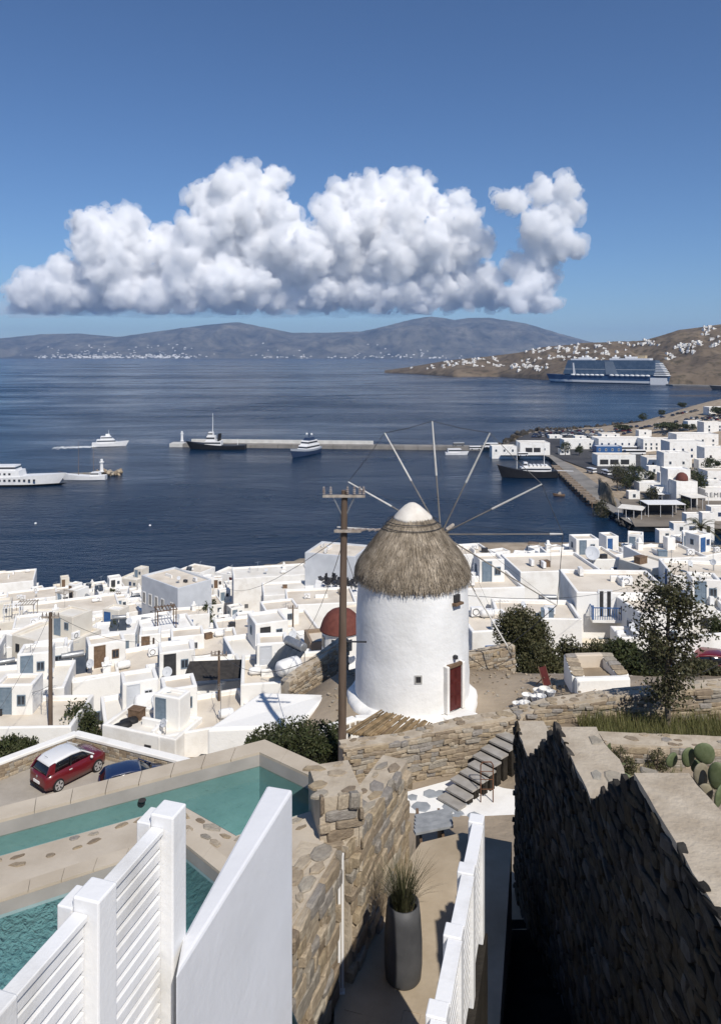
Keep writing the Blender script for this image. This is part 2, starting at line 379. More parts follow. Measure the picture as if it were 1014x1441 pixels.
def cloud(name, lumps, Y0, base_px, label, seed, voxel=30, sx=1, core=None):
    core = core or CLOUDM
    rg = random.Random(seed); V = []; Fc = []; n = 0
    k = Y0 / F; zb = H - (base_px - HY) * k
    def put(c, r, lev):
        nonlocal n
        V.append(IC1[0] * np.array([r * sx, r, r * .92]) + np.array(c)); Fc.append(IC1[1] + n); n += len(IC1[0])
        if lev == 0: return
        cnt = 16 if lev == 2 else 11
        for _ in range(cnt):
            d = Vector((rg.gauss(0, 1), rg.gauss(-.25, 1), rg.gauss(.35, 1))).normalized()
            rr = r * rg.uniform(.24, .5)
            q = Vector(c) + d * r * rg.uniform(.8, 1.0)
            if q.z - rr * .5 < zb: continue
            put(q, rr, lev - 1)
    for (x, y, r) in lumps:
        Y = Y0 + rg.uniform(-1, 1) * 450; c = P(x, y, Y); put(c, r * k * .80, 2)
    V = np.concatenate(V); Fc = np.concatenate(Fc)
    me = bpy.data.meshes.new(name); me.from_pydata(V.tolist(), [], Fc.tolist())
    o = link(name, me); md = o.modifiers.new('r', 'REMESH'); md.mode = 'VOXEL'; md.voxel_size = voxel
    dg = bpy.context.evaluated_depsgraph_get(); me2 = bpy.data.meshes.new_from_object(o.evaluated_get(dg))
    o.modifiers.clear(); o.data = me2
    nv = len(me2.vertices); co = np.empty(nv * 3); me2.vertices.foreach_get('co', co); co = co.reshape(-1, 3)
    no = np.empty(nv * 3); me2.vertices.foreach_get('normal', no); no = no.reshape(-1, 3)
    d = np.array([noise.fractal(Vector(c) / 380, .7, 2.2, 6) * 120 for c in co])
    co = co + no * d[:, None]
    low = co[:, 2] < zb
    co[low, 2] = zb + (co[low, 2] - zb) * .06
    me2.vertices.foreach_set('co', co.ravel()); me2.update(); me2.shade_smooth()
    me2.materials.clear(); me2.materials.append(core)
    if core is CLOUDM:
        d2 = np.array([noise.fractal(Vector(c) / 300 + Vector((9, 2, 4)), .8, 2.2, 4) * 190 for c in co]) + 60
        co2 = co + no * np.maximum(d2, -20)[:, None]; co2[:, 2] = np.maximum(co2[:, 2], zb - 35)
        mv = me2.copy(); mv.vertices.foreach_set('co', co2.ravel()); mv.update(); mv.materials.clear(); mv.materials.append(VEILM)
        link('cloud_veil', mv, o)
    return tag(o, label, kind='structure')
cl1 = [(55,400,24),(85,388,30),(105,405,30),(130,325,34),(150,345,40),(178,328,34),(165,375,46),(210,350,34),(215,385,40),(250,350,36),(285,340,40),(262,390,42),(295,285,30),(318,265,26),(345,262,30),(378,262,28),(330,305,44),(375,305,40),(395,300,22),(320,360,50),(365,360,46),(405,345,32),(310,405,34),(360,408,32),(410,385,36),(160,415,28),(220,418,26),(435,360,34),(60,424,22),(110,426,20)]
cl2 = [(465,292,26),(490,275,24),(515,275,28),(555,270,26),(592,270,24),(480,330,38),(520,315,44),(570,312,44),(610,305,30),(642,285,17),(650,312,24),(605,350,40),(648,350,36),(675,345,22),(560,365,44),(510,370,42),(465,385,34),(450,415,24),(500,412,28),(545,412,26),(600,400,34),(650,395,32),(690,395,24),(630,420,20),(580,422,20),(430,415,26),(675,418,18)]
cl3 = [(712,282,15),(730,284,18),(765,272,20),(792,268,22),(800,295,20),(782,310,26),(755,320,26),(805,350,17),(790,345,24),(760,360,30),(730,378,24),(768,395,22),(745,408,26),(715,415,18),(750,430,14)]
def base(xa, xb, y, r, seed):
    rg = random.Random(seed); return [(x, y - rg.uniform(-.15, .35) * r, r * rg.uniform(.8, 1.2)) for x in np.arange(xa, xb, r * .9)]
cl1 += base(35, 430, 420, 25, 1); cl2 += base(440, 690, 418, 25, 2); cl3 += base(712, 770, 420, 18, 3)
cloud('cloud', cl1, 17500, 441, 'tall white cumulus cloud with grey base over the left half of the island', 5)
cloud('cloud', cl2, 18000, 441, 'broad white cumulus cloud standing above the island summit', 6)
cloud('cloud', cl3, 17200, 440, 'ragged narrow cumulus tower apart from the larger clouds', 8)
lowst = [(x, 431 + (i * 5 % 9), 12 + (i * 7 % 10)) for i, x in enumerate(range(-60, 560, 19))]
cloud('cloud', lowst, 19500, 447, 'low flat grey cloud bank under the cumulus', 12, 50, 3.2, THINM)

# ------------------------------------------------------------------ haze between here and the far island
hz = bpy.data.materials.new('haze_air'); hz.use_nodes = True; nt = hz.node_tree; nt.nodes.remove(nt.nodes['Principled BSDF'])
pv = nt.nodes.new('ShaderNodeVolumePrincipled'); pv.inputs['Color'].default_value = (.40, .62, 1, 1); pv.inputs['Density'].default_value = 3.8e-5; pv.inputs['Anisotropy'].default_value = 0.1
nt.links.new(pv.outputs[0], nt.nodes['Material Output'].inputs['Volume'])
hz_o = MB().box(-26000, 26000, -26000, 26000, -6, 985).build('haze', hz); tag(hz_o, 'thin blue haze of humid sea air', kind='stuff')

# ------------------------------------------------------------------ leaves, trees, bushes
def np_mesh(name, V, Fq, material):
    me = bpy.data.meshes.new(name); nv, nf, k = len(V), len(Fq), Fq.shape[1]
    me.vertices.add(nv); me.vertices.foreach_set('co', V.astype(np.float32).ravel())
    me.loops.add(nf * k); me.loops.foreach_set('vertex_index', Fq.astype(np.int32).ravel())
    me.polygons.add(nf); me.polygons.foreach_set('loop_start', np.arange(0, nf * k, k, dtype=np.int32))
    me.update(calc_edges=True); me.validate(); me.materials.append(material); return me
def leaf_mesh(name, cen, size, material, rg, aspect=.5, up=0.0):
    n = len(cen)
    d = rg.normal(size=(n, 3)); d[:, 2] += up; d /= np.linalg.norm(d, axis=1)[:, None]
    e = rg.normal(size=(n, 3)); e -= (e * d).sum(1)[:, None] * d; e /= np.linalg.norm(e, axis=1)[:, None]
    s = size * rg.uniform(.6, 1.4, n)[:, None]
    f = np.cross(d, e)
    V = np.stack([cen - d * s * .5, cen + e * s * aspect * .5 + f * s * .08, cen + d * s * .5, cen - e * s * aspect * .5 + f * s * .08], 1).reshape(-1, 3)
    return np_mesh(name, V, np.arange(4 * n).reshape(n, 4), material)
def crown_points(rg, n, rad, k, clump=.34, hollow=.55, flat=0.0):
    c = rg.normal(size=(k, 3)); c /= np.linalg.norm(c, axis=1)[:, None]
    c *= (hollow + (1 - hollow) * rg.uniform(0, 1, k) ** .6)[:, None] * .82
    c[:, 2] = np.where(c[:, 2] < -flat, -flat + (c[:, 2] + flat) * .3, c[:, 2]) if flat else c[:, 2]
    w = rg.uniform(.6, 1.3, k); idx = rg.choice(k, n, p=w / w.sum())
    off = rg.normal(size=(n, 3)); off /= np.linalg.norm(off, axis=1)[:, None]
    off *= (rg.uniform(0, 1, n) ** .45 * clump)[:, None] * w[idx][:, None]
    return (c[idx] + off) * np.array(rad), c * np.array(rad)
def tree(name, label, base, rad, trunk_h, n=4000, leaf=.16, k=40, material=None, group=None, seed=1, trunk_r=.12, cat='tree', clump=.34, hollow=.45, limbs=10, lean=0.0):
    rg = np.random.default_rng(seed); t = thing(name, label, cat, base, 0, group)
    pts, cl = crown_points(rg, n, rad, k, clump, hollow)
    top = np.array([lean, 0, trunk_h + rad[2]])
    link('crown', leaf_mesh('crown', pts + top, leaf, material or LEAF, rg), t)
    mb = MB(); q = Vector((lean * .4, 0, trunk_h)); mb.tube((0, 0, -.3), (lean * .2, .0, trunk_h * .5), trunk_r, trunk_r * .8, 8); mb.tube((lean * .2, 0, trunk_h * .5), q, trunk_r * .8, trunk_r * .65, 8)
    mb.tube(q, Vector(top) + Vector((0, 0, rad[2] * .4)), trunk_r * .65, trunk_r * .2, 6)
    for i in range(min(limbs, k)):
        a = q + (Vector(top) - q) * rg.uniform(0, .8); mb.tube(a, Vector(cl[i] + top), trunk_r * .35, trunk_r * .1, 5)
    mb.build('trunk', BARK, t); return t
def bush(name, label, base, rad, n=3000, leaf=.14, k=36, material=None, group=None, seed=1, cat='bush', clump=.36):
    rg = np.random.default_rng(seed); t = thing(name, label, cat, base, 0, group)
    pts, cl = crown_points(rg, n, rad, k, clump, .5, .35)
    pts[:, 2] += rad[2] * .55; pts = pts[pts[:, 2] > -.05]
    link('foliage', leaf_mesh('foliage', pts, leaf, material or LEAF, rg), t)
    mb = MB()
    for i in range(min(9, k)): mb.tube((rg.uniform(-.1, .1) * rad[0], rg.uniform(-.1, .1) * rad[1], -.2), (cl[i][0], cl[i][1], cl[i][2] + rad[2] * .5), .035, .012, 4)
    mb.build('stems', BARK, t); return t
def blades(name, pts, h, w, lean, material, rg, parent=None):
    n = len(pts); a = rg.uniform(0, 2 * np.pi, n); hh = h * rg.uniform(.5, 1.2, n)
    dx = np.stack([np.cos(a), np.sin(a), np.zeros(n)], 1); sx = np.stack([-np.sin(a), np.cos(a), np.zeros(n)], 1) * (w * .5)
    ln = lean * rg.uniform(.1, 1, n)[:, None] * hh[:, None]; up = np.array([0, 0, 1.0])
    m = pts + up * hh[:, None] * .55 + dx * ln * .35; t = pts + up * hh[:, None] * .95 + dx * ln
    V = np.stack([pts - sx, pts + sx, m + sx * .7, m - sx * .7, t + sx * .08, t - sx * .08], 1).reshape(-1, 3)
    i = np.arange(n)[:, None] * 6
    Fq = np.concatenate([i + np.array([[0, 1, 2, 3]]), i + np.array([[3, 2, 4, 5]])])
    return link(name, np_mesh(name, V, Fq, material), parent)

# ------------------------------------------------------------------ stones and stone walls
STONES = {}
def stone_variants(material, flat=False, n=9):
    key = (material.name, flat)
    if key in STONES: return STONES[key]
    out = []; rg = random.Random(len(STONES) * 31 + 5)
    for i in range(n):
        bm = bmesh.new(); bmesh.ops.create_cube(bm, size=1)
        if flat:
            bmesh.ops.delete(bm, geom=list(bm.verts), context='VERTS')
            m = rg.randint(5, 8); ring = []
            for k in range(m):
                a = 2 * math.pi * k / m + rg.uniform(-.25, .25); r = .5 * rg.uniform(.75, 1.02); ring.append((r * math.cos(a), r * math.sin(a)))
            lo = [bm.verts.new((x, y, -.5)) for x, y in ring]; mid = [bm.verts.new((x, y, .2)) for x, y in ring]; hi = [bm.verts.new((x * .84, y * .84, .5 + rg.uniform(-.05, .05))) for x, y in ring]
            for k in range(m):
                j = (k + 1) % m; bm.faces.new((lo[k], lo[j], mid[j], mid[k])); bm.faces.new((mid[k], mid[j], hi[j], hi[k]))
            bm.faces.new(hi)
        else:
            for v in bm.verts: v.co += Vector((rg.uniform(-.10, .10), rg.uniform(-.08, .08), rg.uniform(-.12, .12)))
            bmesh.ops.bevel(bm, geom=list(bm.edges), offset=.13, segments=1, profile=.5, affect='EDGES')
            for v in bm.verts: v.co += Vector((rg.uniform(-.03, .03), rg.uniform(-.05, .05), rg.uniform(-.03, .03)))
        me = bpy.data.meshes.new('stone'); bm.to_mesh(me); bm.free(); me.materials.append(material); out.append(me)
    STONES[key] = out; return out
def place_stones(parent, items, material, flat=False, limit=300, name='stone', eye=Vector((0, 0, H))):
    """items: (matrix in the parent's frame); the largest ones singly, the rest joined"""
    var = stone_variants(material, flat)
    pm = parent.matrix_basis
    items = sorted(items, key=lambda m: -(max(m.to_scale()) / max(1, ((pm @ m.translation) - eye).length)))
    rg = random.Random(len(items))
    for m in items[:limit]:
        o = bpy.data.objects.new(name, rg.choice(var)); C.objects.link(o); o.parent = parent; o.matrix_basis = m
    if len(items) > limit:
        V, Fc, n = [], [], 0
        arr = [(np.array([v.co[:] for v in me.vertices]), [tuple(p.vertices) for p in me.polygons]) for me in var]
        mb = MB()
        for m in items[limit:]:
            v, f = rg.choice(arr); M = np.array(m); mb.add((v @ M[:3, :3].T + M[:3, 3]).tolist(), f)
        o = mb.build(name + '_fill', material, parent); o['kind'] = 'stuff'
def stone_wall(name, label, a, b, z0, ztop, thick, side, size=(.34, .14), smat=None, mmat=None, limit=300, cap=True, seed=1, z0b=None, cat='stone wall', capsize=.42, capmat=None, structure=False, depth=.11, rows_skip=0.0, parent=None, faces=1):
    """wall from a to b (plan points); ztop: number or table (metres along -> height); side: +1 shows its left face, -1 its right"""
    rg = random.Random(seed); smat = smat or STONE; mmat = mmat or MORTAR
    a, b = Vector(a[:2]), Vector(b[:2]); L = (b - a).length; u = (b - a) / L; ang = math.atan2(u.y, u.x)
    zt = (lambda s: lerp_tab(ztop, s)) if hasattr(ztop, '__len__') else (lambda s: ztop)
    zb = (lambda s: lerp_tab(z0, s)) if hasattr(z0, '__len__') else (lambda s: z0)
    t = thing(name, label, cat, (a.x, a.y, 0), ang) if parent is None else parent
    # core: strip of sections along the wall; local x along, local y to the left
    mb = MB(); ss = sorted(set([0, L] + [k for k, _ in (ztop if hasattr(ztop, '__len__') else [])] + [i * .5 for i in range(int(L / .5) + 1)])); ss = [s for s in ss if 0 <= s <= L]
    y0, y1 = (-thick, 0) if side > 0 else (0, thick)
    for s in ss:
        j = lambda: rg.uniform(-.012, .012)
        mb.v += [(s, y0, zb(s)), (s, y1, zb(s)), (s, y1, zt(s) + j()), (s, y0, zt(s) + j())]
    for i in range(len(ss) - 1):
        k = 4 * i
        mb.f += [(k+1, k, k+4, k+5), (k+2, k+1, k+5, k+6), (k+3, k+2, k+6, k+7), (k, k+3, k+7, k+4)]
    k = 4 * (len(ss) - 1); mb.f += [(0, 1, 2, 3), (k+3, k+2, k+1, k)]
    core = mb.build('core', mmat, t)
    items = []
    zmin = min(zb(s) for s in ss); zmax = max(zt(s) for s in ss)
    for fc in range(faces):
        yf = 0.0 if fc == 0 else (y0 if side > 0 else y1); sg = side if fc == 0 else -side
        z = zmin
        while z < zmax:
            rh = size[1] * rg.uniform(.65, 1.35); s = rg.uniform(-size[0], 0)
            while s < L:
                w = size[0] * rg.uniform(.45, 1.6); c = s + w / 2
                if 0 < c < L and zb(c) - .05 < z + rh / 2 < zt(c) - rh * .25:
                    w2 = min(w, 2 * c, 2 * (L - c)) if (c < w / 2 or L - c < w / 2) else w
                    dp = depth * rg.uniform(.7, 1.5); rh0 = rh
                    if rows_skip: rh0 = rh * rg.choice((.6, .9, 1.1, 1.6)); w2 *= rg.uniform(.7, 1.3)
                    m = Matrix.Translation((c, yf + sg * (dp * .5 - depth * .45), z + rh / 2 + rg.uniform(-.012, .012))) @ Matrix.Rotation(rg.uniform(-.09, .09) * (4 if rows_skip else 1), 4, 'Y') @ Matrix.Rotation(rg.uniform(-.06, .06), 4, 'Z') @ Matrix.Diagonal((w2 * 1.02, dp, rh0, 1))
                    items.append(m)
                s += w
            z += rh
    place_stones(t, items, smat, limit=limit)
    if cap:
        it = []; s = .1; ym = (y0 + y1) / 2
        while s < L - .1:
            yy = y0 + .12
            while yy < y1 - .05:
                if rg.random() < cap_density(cap):
                    w = capsize * rg.uniform(.5, 1.25); dpt = w * rg.uniform(.45, .8)
                    z = zt(min(L, s)); it.append(Matrix.Translation((s + rg.uniform(-.08, .08), min(max(yy, y0 + dpt / 2), y1 - dpt / 2), z + .004)) @ Matrix.Rotation(rg.uniform(-.5, .5), 4, 'Z') @ Matrix.Diagonal((w, dpt, .05, 1)))
                yy += capsize * .62
            s += capsize * .8
        place_stones(t, it, capmat or smat, flat=True, limit=200, name='cap_stone')
    return t
def cap_density(c): return c if isinstance(c, float) else .75

# ------------------------------------------------------------------ houses
def window_mesh(frame, shut=None, bars=True):
    me = MB()
    f = .09
    for x0, x1, z0, z1 in ((-.5, .5, -.5, -.5 + f), (-.5, .5, .5 - f, .5), (-.5, -.5 + f, -.5 + f, .5 - f), (.5 - f, .5, -.5 + f, .5 - f)): me.box(x0, x1, -.05, .06, z0, z1)
    if bars: me.box(-.03, .03, -.05, .045, -.5 + f, .5 - f)
    nf = len(me.f)
    me.box(-.5 + f, .5 - f, -.05, .012, -.5 + f, .5 - f)
    m = me.mesh('window', frame); m.materials.append(GLASS)
    for p in m.polygons:
        if p.index >= nf: p.material_index = 1
    return m
WIN = {}
def win_of(frame):
    if frame.name not in WIN: WIN[frame.name] = window_mesh(frame)
    return WIN[frame.name]
def door_mesh(material):
    k = 'door' + material.name
    if k not in WIN:
        mb = MB(); mb.box(-.5, .5, -.05, .03, -.5, .5)
        for x in (-.24, .24):
            for z in (-.22, .22): mb.box(x - .17, x + .17, .03, .045, z - .19, z + .19)
        mb.box(-.56, -.5, -.05, .06, -.5, .53); mb.box(.5, .56, -.05, .06, -.5, .53); mb.box(-.5, .5, -.05, .06, .5, .53)
        WIN[k] = mb.mesh('door', material)
    return WIN[k]
def shutter_mesh(material):
    k = 'sh' + material.name
    if k not in WIN:
        mb = MB()
        mb.box(-.5, -.38, 0, .04, -.5, .5); mb.box(.38, .5, 0, .04, -.5, .5); mb.box(-.38, .38, 0, .04, -.5, -.42); mb.box(-.38, .38, 0, .04, .42, .5)
        for i in range(7): mb.box(-.38, .38, .005, .03, -.40 + i * .118, -.31 + i * .118)
        WIN[k] = mb.mesh('shutter', material)
    return WIN[k]
def block_mesh(w, d, h, par, name='wall', material=None, bevel=.07, lip=.26, base=-1.6):
    mb = MB(); x, y = w / 2, d / 2; i = lip; zr = h - par
    def ring(a, b, z): return [(-a, -b, z), (a, -b, z), (a, b, z), (-a, b, z)]
    mb.v = ring(x, y, base) + ring(x, y, h) + ring(x - i, y - i, h) + ring(x - i, y - i, zr)
    for k in range(4):
        j = (k + 1) % 4
        mb.f += [(k, j, 4 + j, 4 + k), (4 + k, 4 + j, 8 + j, 8 + k), (8 + k, 8 + j, 12 + j, 12 + k)]
    mb.f.append((12, 13, 14, 15))
    return mb.mesh(name, material or WHITE, bevel)
FACE = {'f': (0, -1, 0), 'r': (1, 0, math.pi / 2), 'b': (0, 1, math.pi), 'l': (-1, 0, -math.pi / 2)}
def on_face(parent, me, name, face, w, d, u, z, sx, sz, mat2=None):
    """put a unit mesh (facing +y, negative depth inwards) on a wall; u metres from the wall's middle"""
    fx, fy, _ = FACE[face]
    if face == 'f': loc, rz = (u, -d / 2, z), math.pi
    elif face == 'b': loc, rz = (-u, d / 2, z), 0
    elif face == 'r': loc, rz = (w / 2, u, z), -math.pi / 2
    else: loc, rz = (-w / 2, -u, z), math.pi / 2
    return link(name, me, parent, loc, (0, 0, rz), (sx, 1, sz))
OCC = []
def free(X, Y, r): return all((X - a) ** 2 + (Y - b) ** 2 > (r + c) ** 2 for a, b, c in OCC)
def house(label, X, Y, w, d, h, rz=0, wall=None, roof=None, par=.34, opens=(), zb=None, group=None, extra=(), name='town_house', cat='house', chimney=None, mark=True, base=-1.6):
    """opens: (kind, face, u, z, width, height, material[, shutters])"""
    zb = T(X, Y) if zb is None else zb
    t = thing(name, label, cat, (X, Y, zb), rz, group)
    link('wall', block_mesh(w, d, h, par, material=wall or WHITE, base=base), t)
    r = roof or CREAM
    MB().box(-w / 2 + .27, w / 2 - .27, -d / 2 + .27, d / 2 - .27, h - par - .1, h - par + .04).build('roof', r, t)
    for o in opens:
        kind, face, u, z, ow, oh, m = o[:7]
        if kind == 'door': on_face(t, door_mesh(m), 'door', face, w, d, u, z, ow, oh)
        elif kind == 'window':
            on_face(t, win_of(m), 'window', face, w, d, u, z, ow, oh)
            if len(o) > 7:
                for s in (-1, 1): on_face(t, shutter_mesh(o[7]), 'shutter', face, w, d, u + s * (ow * .5 + ow * .25), z, ow * .48, oh)
        elif kind == 'hole':
            k = 'hole' + m.name
            if k not in WIN: WIN[k] = MB().box(-.5, .5, -.05, .015, -.5, .5).mesh('opening', m)
            on_face(t, WIN[k], 'opening', face, w, d, u, z, ow, oh)
    for e in extra:     # (w, d, h, x, y, z) further white blocks
        ew, ed, eh, ex, ey, ez = e[:6]
        o = link('upper_room', block_mesh(ew, ed, eh, .25, 'upper_room', wall or WHITE, base=-.2), t, (ex, ey, ez))
        MB().box(-ew / 2 + .27, ew / 2 - .27, -ed / 2 + .27, ed / 2 - .27, eh - .35, eh - .21).build('roof', r, o)
        if eh > 1.8:
            mm = [TEAL, DARK, BROWN, TEAL, GREYW, BLUE][int(abs(X * 7 + Y * 3)) % 6]; on_face(o, door_mesh(mm), 'door', 'f', ew, ed, -ew * .2, .95, min(.8, ew * .35), 1.7)
            if ew > 2: on_face(o, win_of(mm if mm is not DARK else TEAL), 'window', 'f', ew, ed, ew * .22, eh - 1.0, .55, .7); on_face(o, win_of(TEAL), 'window', 'l', ew, ed, 0, eh - 1.0, .5, .7)
    if chimney:
        cx, cy = chimney; mb = MB(); mb.box(-.3, .3, -.3, .3, 0, .8); mb.box(-.38, .38, -.38, .38, .8, .9); mb.box(-.2, .2, -.2, .2, .9, 1.15); mb.ball((0, 0, 1.2), .22, 8, 6)
        link('chimney', mb.mesh('chimney', WHITE, .04), t, (cx, cy, h - par))
    if mark: OCC.append((X, Y, max(w, d) * .52))
    return t

# ------------------------------------------------------------------ things on roofs
def solar_heater(label, loc, rz, s=1.0, group='solar water heaters on the roofs'):
    t = thing('solar_water_heater', label, 'solar heater', loc, rz, group); t.scale = (s, s, s)
    for i in (-1, 1):
        mb = MB(); m = Matrix.Translation((i * .52, 0, .62)) @ Matrix.Rotation(R(42), 4, 'X'); mb.box(-.49, .49, -.85, .85, -.04, .04, m); mb.build('panel', PANEL, t)
    mb = MB(); mb.tube((-.85, .72, 1.35), (.85, .72, 1.35), .27, .27, 14); link('tank', mb.mesh('tank', METAL, .03, True), t)
    mb = MB()
    for x in (-.9, .9):
        mb.tube((x, -.62, 0), (x, -.62, .1), .025); mb.tube((x, .72, 0), (x, .72, 1.12), .025); mb.tube((x, -.62, .05), (x, .72, .05), .025)
    mb.build('frame', METAL, t); return t
def water_tank(label, loc, rz, material, group='water tanks on the roofs', s=1.0):
    t = thing('water_tank', label, 'water tank', loc, rz, group); t.scale = (s, s, s)
    mb = MB(); mb.lathe([(.05, -.95), (.35, -.92), (.52, -.75), (.56, -.4), (.56, .4), (.52, .75), (.35, .92), (.05, .95)], 16)
    mb.v = [(z, x, y + .62) for x, y, z in mb.v]; link('body', mb.mesh('body', material, 0, True), t)
    mb = MB()
    for x in (-.5, .5): mb.box(x - .06, x + .06, -.45, .45, 0, .16)
    mb.box(-.44, .44, -.05, .05, .02, .1)
    mb.build('cradle', METAL, t); return t
def dish(label, loc, rz, r=.5, group='satellite dishes on the roofs'):
    t = thing('satellite_dish', label, 'satellite dish', loc, rz, group)
    mb = MB(); m = Matrix.Translation((0, -.12, .75 + r * .5)) @ Matrix.Rotation(R(65), 4, 'X')
    pr = [(r * k / 6 + .001, .22 * r * (k / 6) ** 2) for k in range(7)]
    mb.lathe(pr + [(a, b - .02) for a, b in reversed(pr)], 16, cap=False); mb.v = [tuple(m @ Vector(v)) for v in mb.v]
    mb.build('reflector', GREYW, t, smooth=True)
    MB().tube((0, 0, 0), (0, 0, .75 + r * .5), .03).tube((0, -.12, .75 + r * .3), (0, -.12 - r * .9, .75 + r * 1.0), .012).build('mast', METAL, t); return t
def ac_unit(label, loc, rz, group='air conditioners on the roofs'):
    t = thing('air_conditioner', label, 'air conditioner', loc, rz, group)
    link('casing', MB().box(-.42, .42, -.16, .16, .1, .7).mesh('casing', PAINT, .02), t)
    mb = MB(); mb.lathe([(.24, 0), (.24, .02), (.2, .02), (.2, 0)], 14, cap=False); mb.v = [(x - .1, -.162 - z, y + .4) for x, y, z in mb.v]; mb.build('fan_guard', DMETAL, t)
    MB().box(-.36, -.28, -.16, .16, 0, .1).box(.28, .36, -.16, .16, 0, .1).build('feet', METAL, t); return t
def antenna(label, loc, rz, h=2.6, group='television aerials on the roofs'):
    t = thing('aerial', label, 'aerial', loc, rz, group)
    MB().tube((0, 0, 0), (0, 0, h), .025, .02, 5).build('mast', METAL, t)
    mb = MB(); mb.tube((-.6, 0, h - .15), (.6, 0, h - .15), .014, .014, 4)
    for i in range(6): mb.tube((-.55 + i * .22, -.28 + i * .02, h - .15), (-.55 + i * .22, .28 - i * .02, h - .15), .01, .01, 4)
    mb.build('yagi', METAL, t); return t

def pergola(label, loc, rz, s, m, group='roof pergolas of the old town'):
    t = thing('pergola', label, 'pergola', loc, rz, group); t.scale = (s, s, s)
    for x in (-.9, .9):
        for y in (-.7, .7): MB().tube((x, y, 0), (x, y, 1.9), .05, .05, 6).build('post', m, t)
    for y in (-.7, .7): MB().box(-1.05, 1.05, y - .04, y + .04, 1.9, 1.98).build('beam', m, t)
    for k in range(7): MB().box(-.95 + k * .31, -.88 + k * .31, -.9, .9, 1.98, 2.04).build('slat', m, t)
def crate(label, loc, rz, m, s, group='storage boxes on the roofs'):
    t = thing('storage_box', label, 'box', loc, rz, group); t.scale = (s, s, s)
    MB().box(-.6, .6, -.4, .4, 0, .75).build('body', m, t); MB().box(-.64, .64, -.44, .44, .75, .82).build('lid', m, t)

# ------------------------------------------------------------------ windmill
MX, MY = P(580, 985, 32).x, 32.0; MZ = 45.25
THATCH = mat('thatch', (.21, .18, .142), (.39, .345, .285), 2.2, .95, .02, 12, pick=[(.75, .72, .68), (1.05, 1.0, .93), (.6, .57, .53), (1.2, 1.15, 1.08), (.9, .85, .78)], spec=.1)
REED = mat('reeds', (.17, .125, .075), (.30, .23, .145), 3, .9, .01, 15, pick=[(.7, .68, .64), (1.05, 1, .92), (.85, .8, .74), (1.2, 1.12, 1.0)], spec=.1)
WOODG = mat('weathered_timber', (.26, .22, .18), (.42, .37, .31), 5, .85, .003, 22, stretch=(1, 1, .3))
mill = thing('windmill', 'round whitewashed windmill with conical thatched roof and bare wooden sail wheel', 'windmill', (MX, MY, MZ))
nA = 64; mb = MB()
for j in range(22):
    z = -.6 + 6.1 * j / 21
    for i in range(nA):
        a = 2 * math.pi * i / nA; r = 2.47 - .018 * z + .05 * noise.noise(Vector((math.cos(a) * 1.6, math.sin(a) * 1.6, z * .7))) + .025 * noise.noise(Vector((math.cos(a) * 5, math.sin(a) * 5, z * 2)))
        mb.v.append((r * math.cos(a), r * math.sin(a), z))
for j in range(21):
    for i in range(nA): mb.f.append((j*nA+i, j*nA+(i+1) % nA, (j+1)*nA+(i+1) % nA, (j+1)*nA+i))
mb.build('wall', mat('limewash', (.70, .70, .685), (.82, .82, .81), .8, .9, .02, 5, lo=.3, hi=.6, spec=.15), mill, smooth=True)
mb = MB()                                               # uneven white footing
for j in range(7):
    for i in range(nA):
        a = 2 * math.pi * i / nA; q = noise.noise(Vector((math.cos(a) * 4, math.sin(a) * 4, 7))) * .13
        r, z = [(2.82 + q, -.8), (2.82 + q, .0 + q), (2.78 + q, .12 + q), (2.7 + q, .2 + q), (2.6, .25 + q), (2.5, .28), (2.3, .28)][j]
        mb.v.append((r * math.cos(a), r * math.sin(a), z))
for j in range(6):
    for i in range(nA): mb.f.append((j*nA+i, j*nA+(i+1) % nA, (j+1)*nA+(i+1) % nA, (j+1)*nA+i))
mb.build('footing', WHITE, mill, smooth=True)
prof = [(2.40, 5.30), (2.48, 5.26), (2.46, 5.5), (2.33, 5.84), (1.95, 6.39), (1.52, 6.93), (1.06, 7.48), (.70, 7.80)]
link('roof_core', MB().lathe([(2.2, 5.5)] + prof, 48).mesh('roof_core', mat('thatch_core', (.13, .10, .07), (.22, .18, .13), 3, .95, .03, 9)), mill)
rg = np.random.default_rng(3); n = 17000
tt = rg.uniform(0, 1, n) ** .75; aa = rg.uniform(0, 2 * np.pi, n)
zz = 7.86 - tt * 2.5
pr = np.array(sorted([(z, r) for r, z in prof[1:]]))
rr = np.interp(zz, pr[:, 0], pr[:, 1]) + rg.uniform(-.01, .07, n)
ln = rg.uniform(.35, .75, n)
z2 = zz - ln * rg.uniform(.55, .85, n); r2 = np.interp(z2, pr[:, 0], pr[:, 1]) + rg.uniform(.0, .10, n)
low = z2 < 5.3; r2[low] = 2.52 + rg.uniform(-.12, .05, low.sum()); z2 = np.maximum(z2, 4.98 + rg.uniform(0, .28, n))
a2 = aa + rg.normal(0, .03, n)
p0 = np.stack([rr * np.cos(aa), rr * np.sin(aa), zz], 1); p1 = np.stack([r2 * np.cos(a2), r2 * np.sin(a2), z2], 1)
sd2 = np.stack([-np.sin(aa), np.cos(aa), np.zeros(n)], 1) * rg.uniform(.008, .02, n)[:, None]
V = np.stack([p0 - sd2, p0 + sd2, p1 + sd2 * .4, p1 - sd2 * .4], 1).reshape(-1, 3)
o = link('thatch', np_mesh('thatch', V, np.arange(4 * n).reshape(n, 4), THATCH), mill); o['kind'] = 'stuff'
mb = MB()
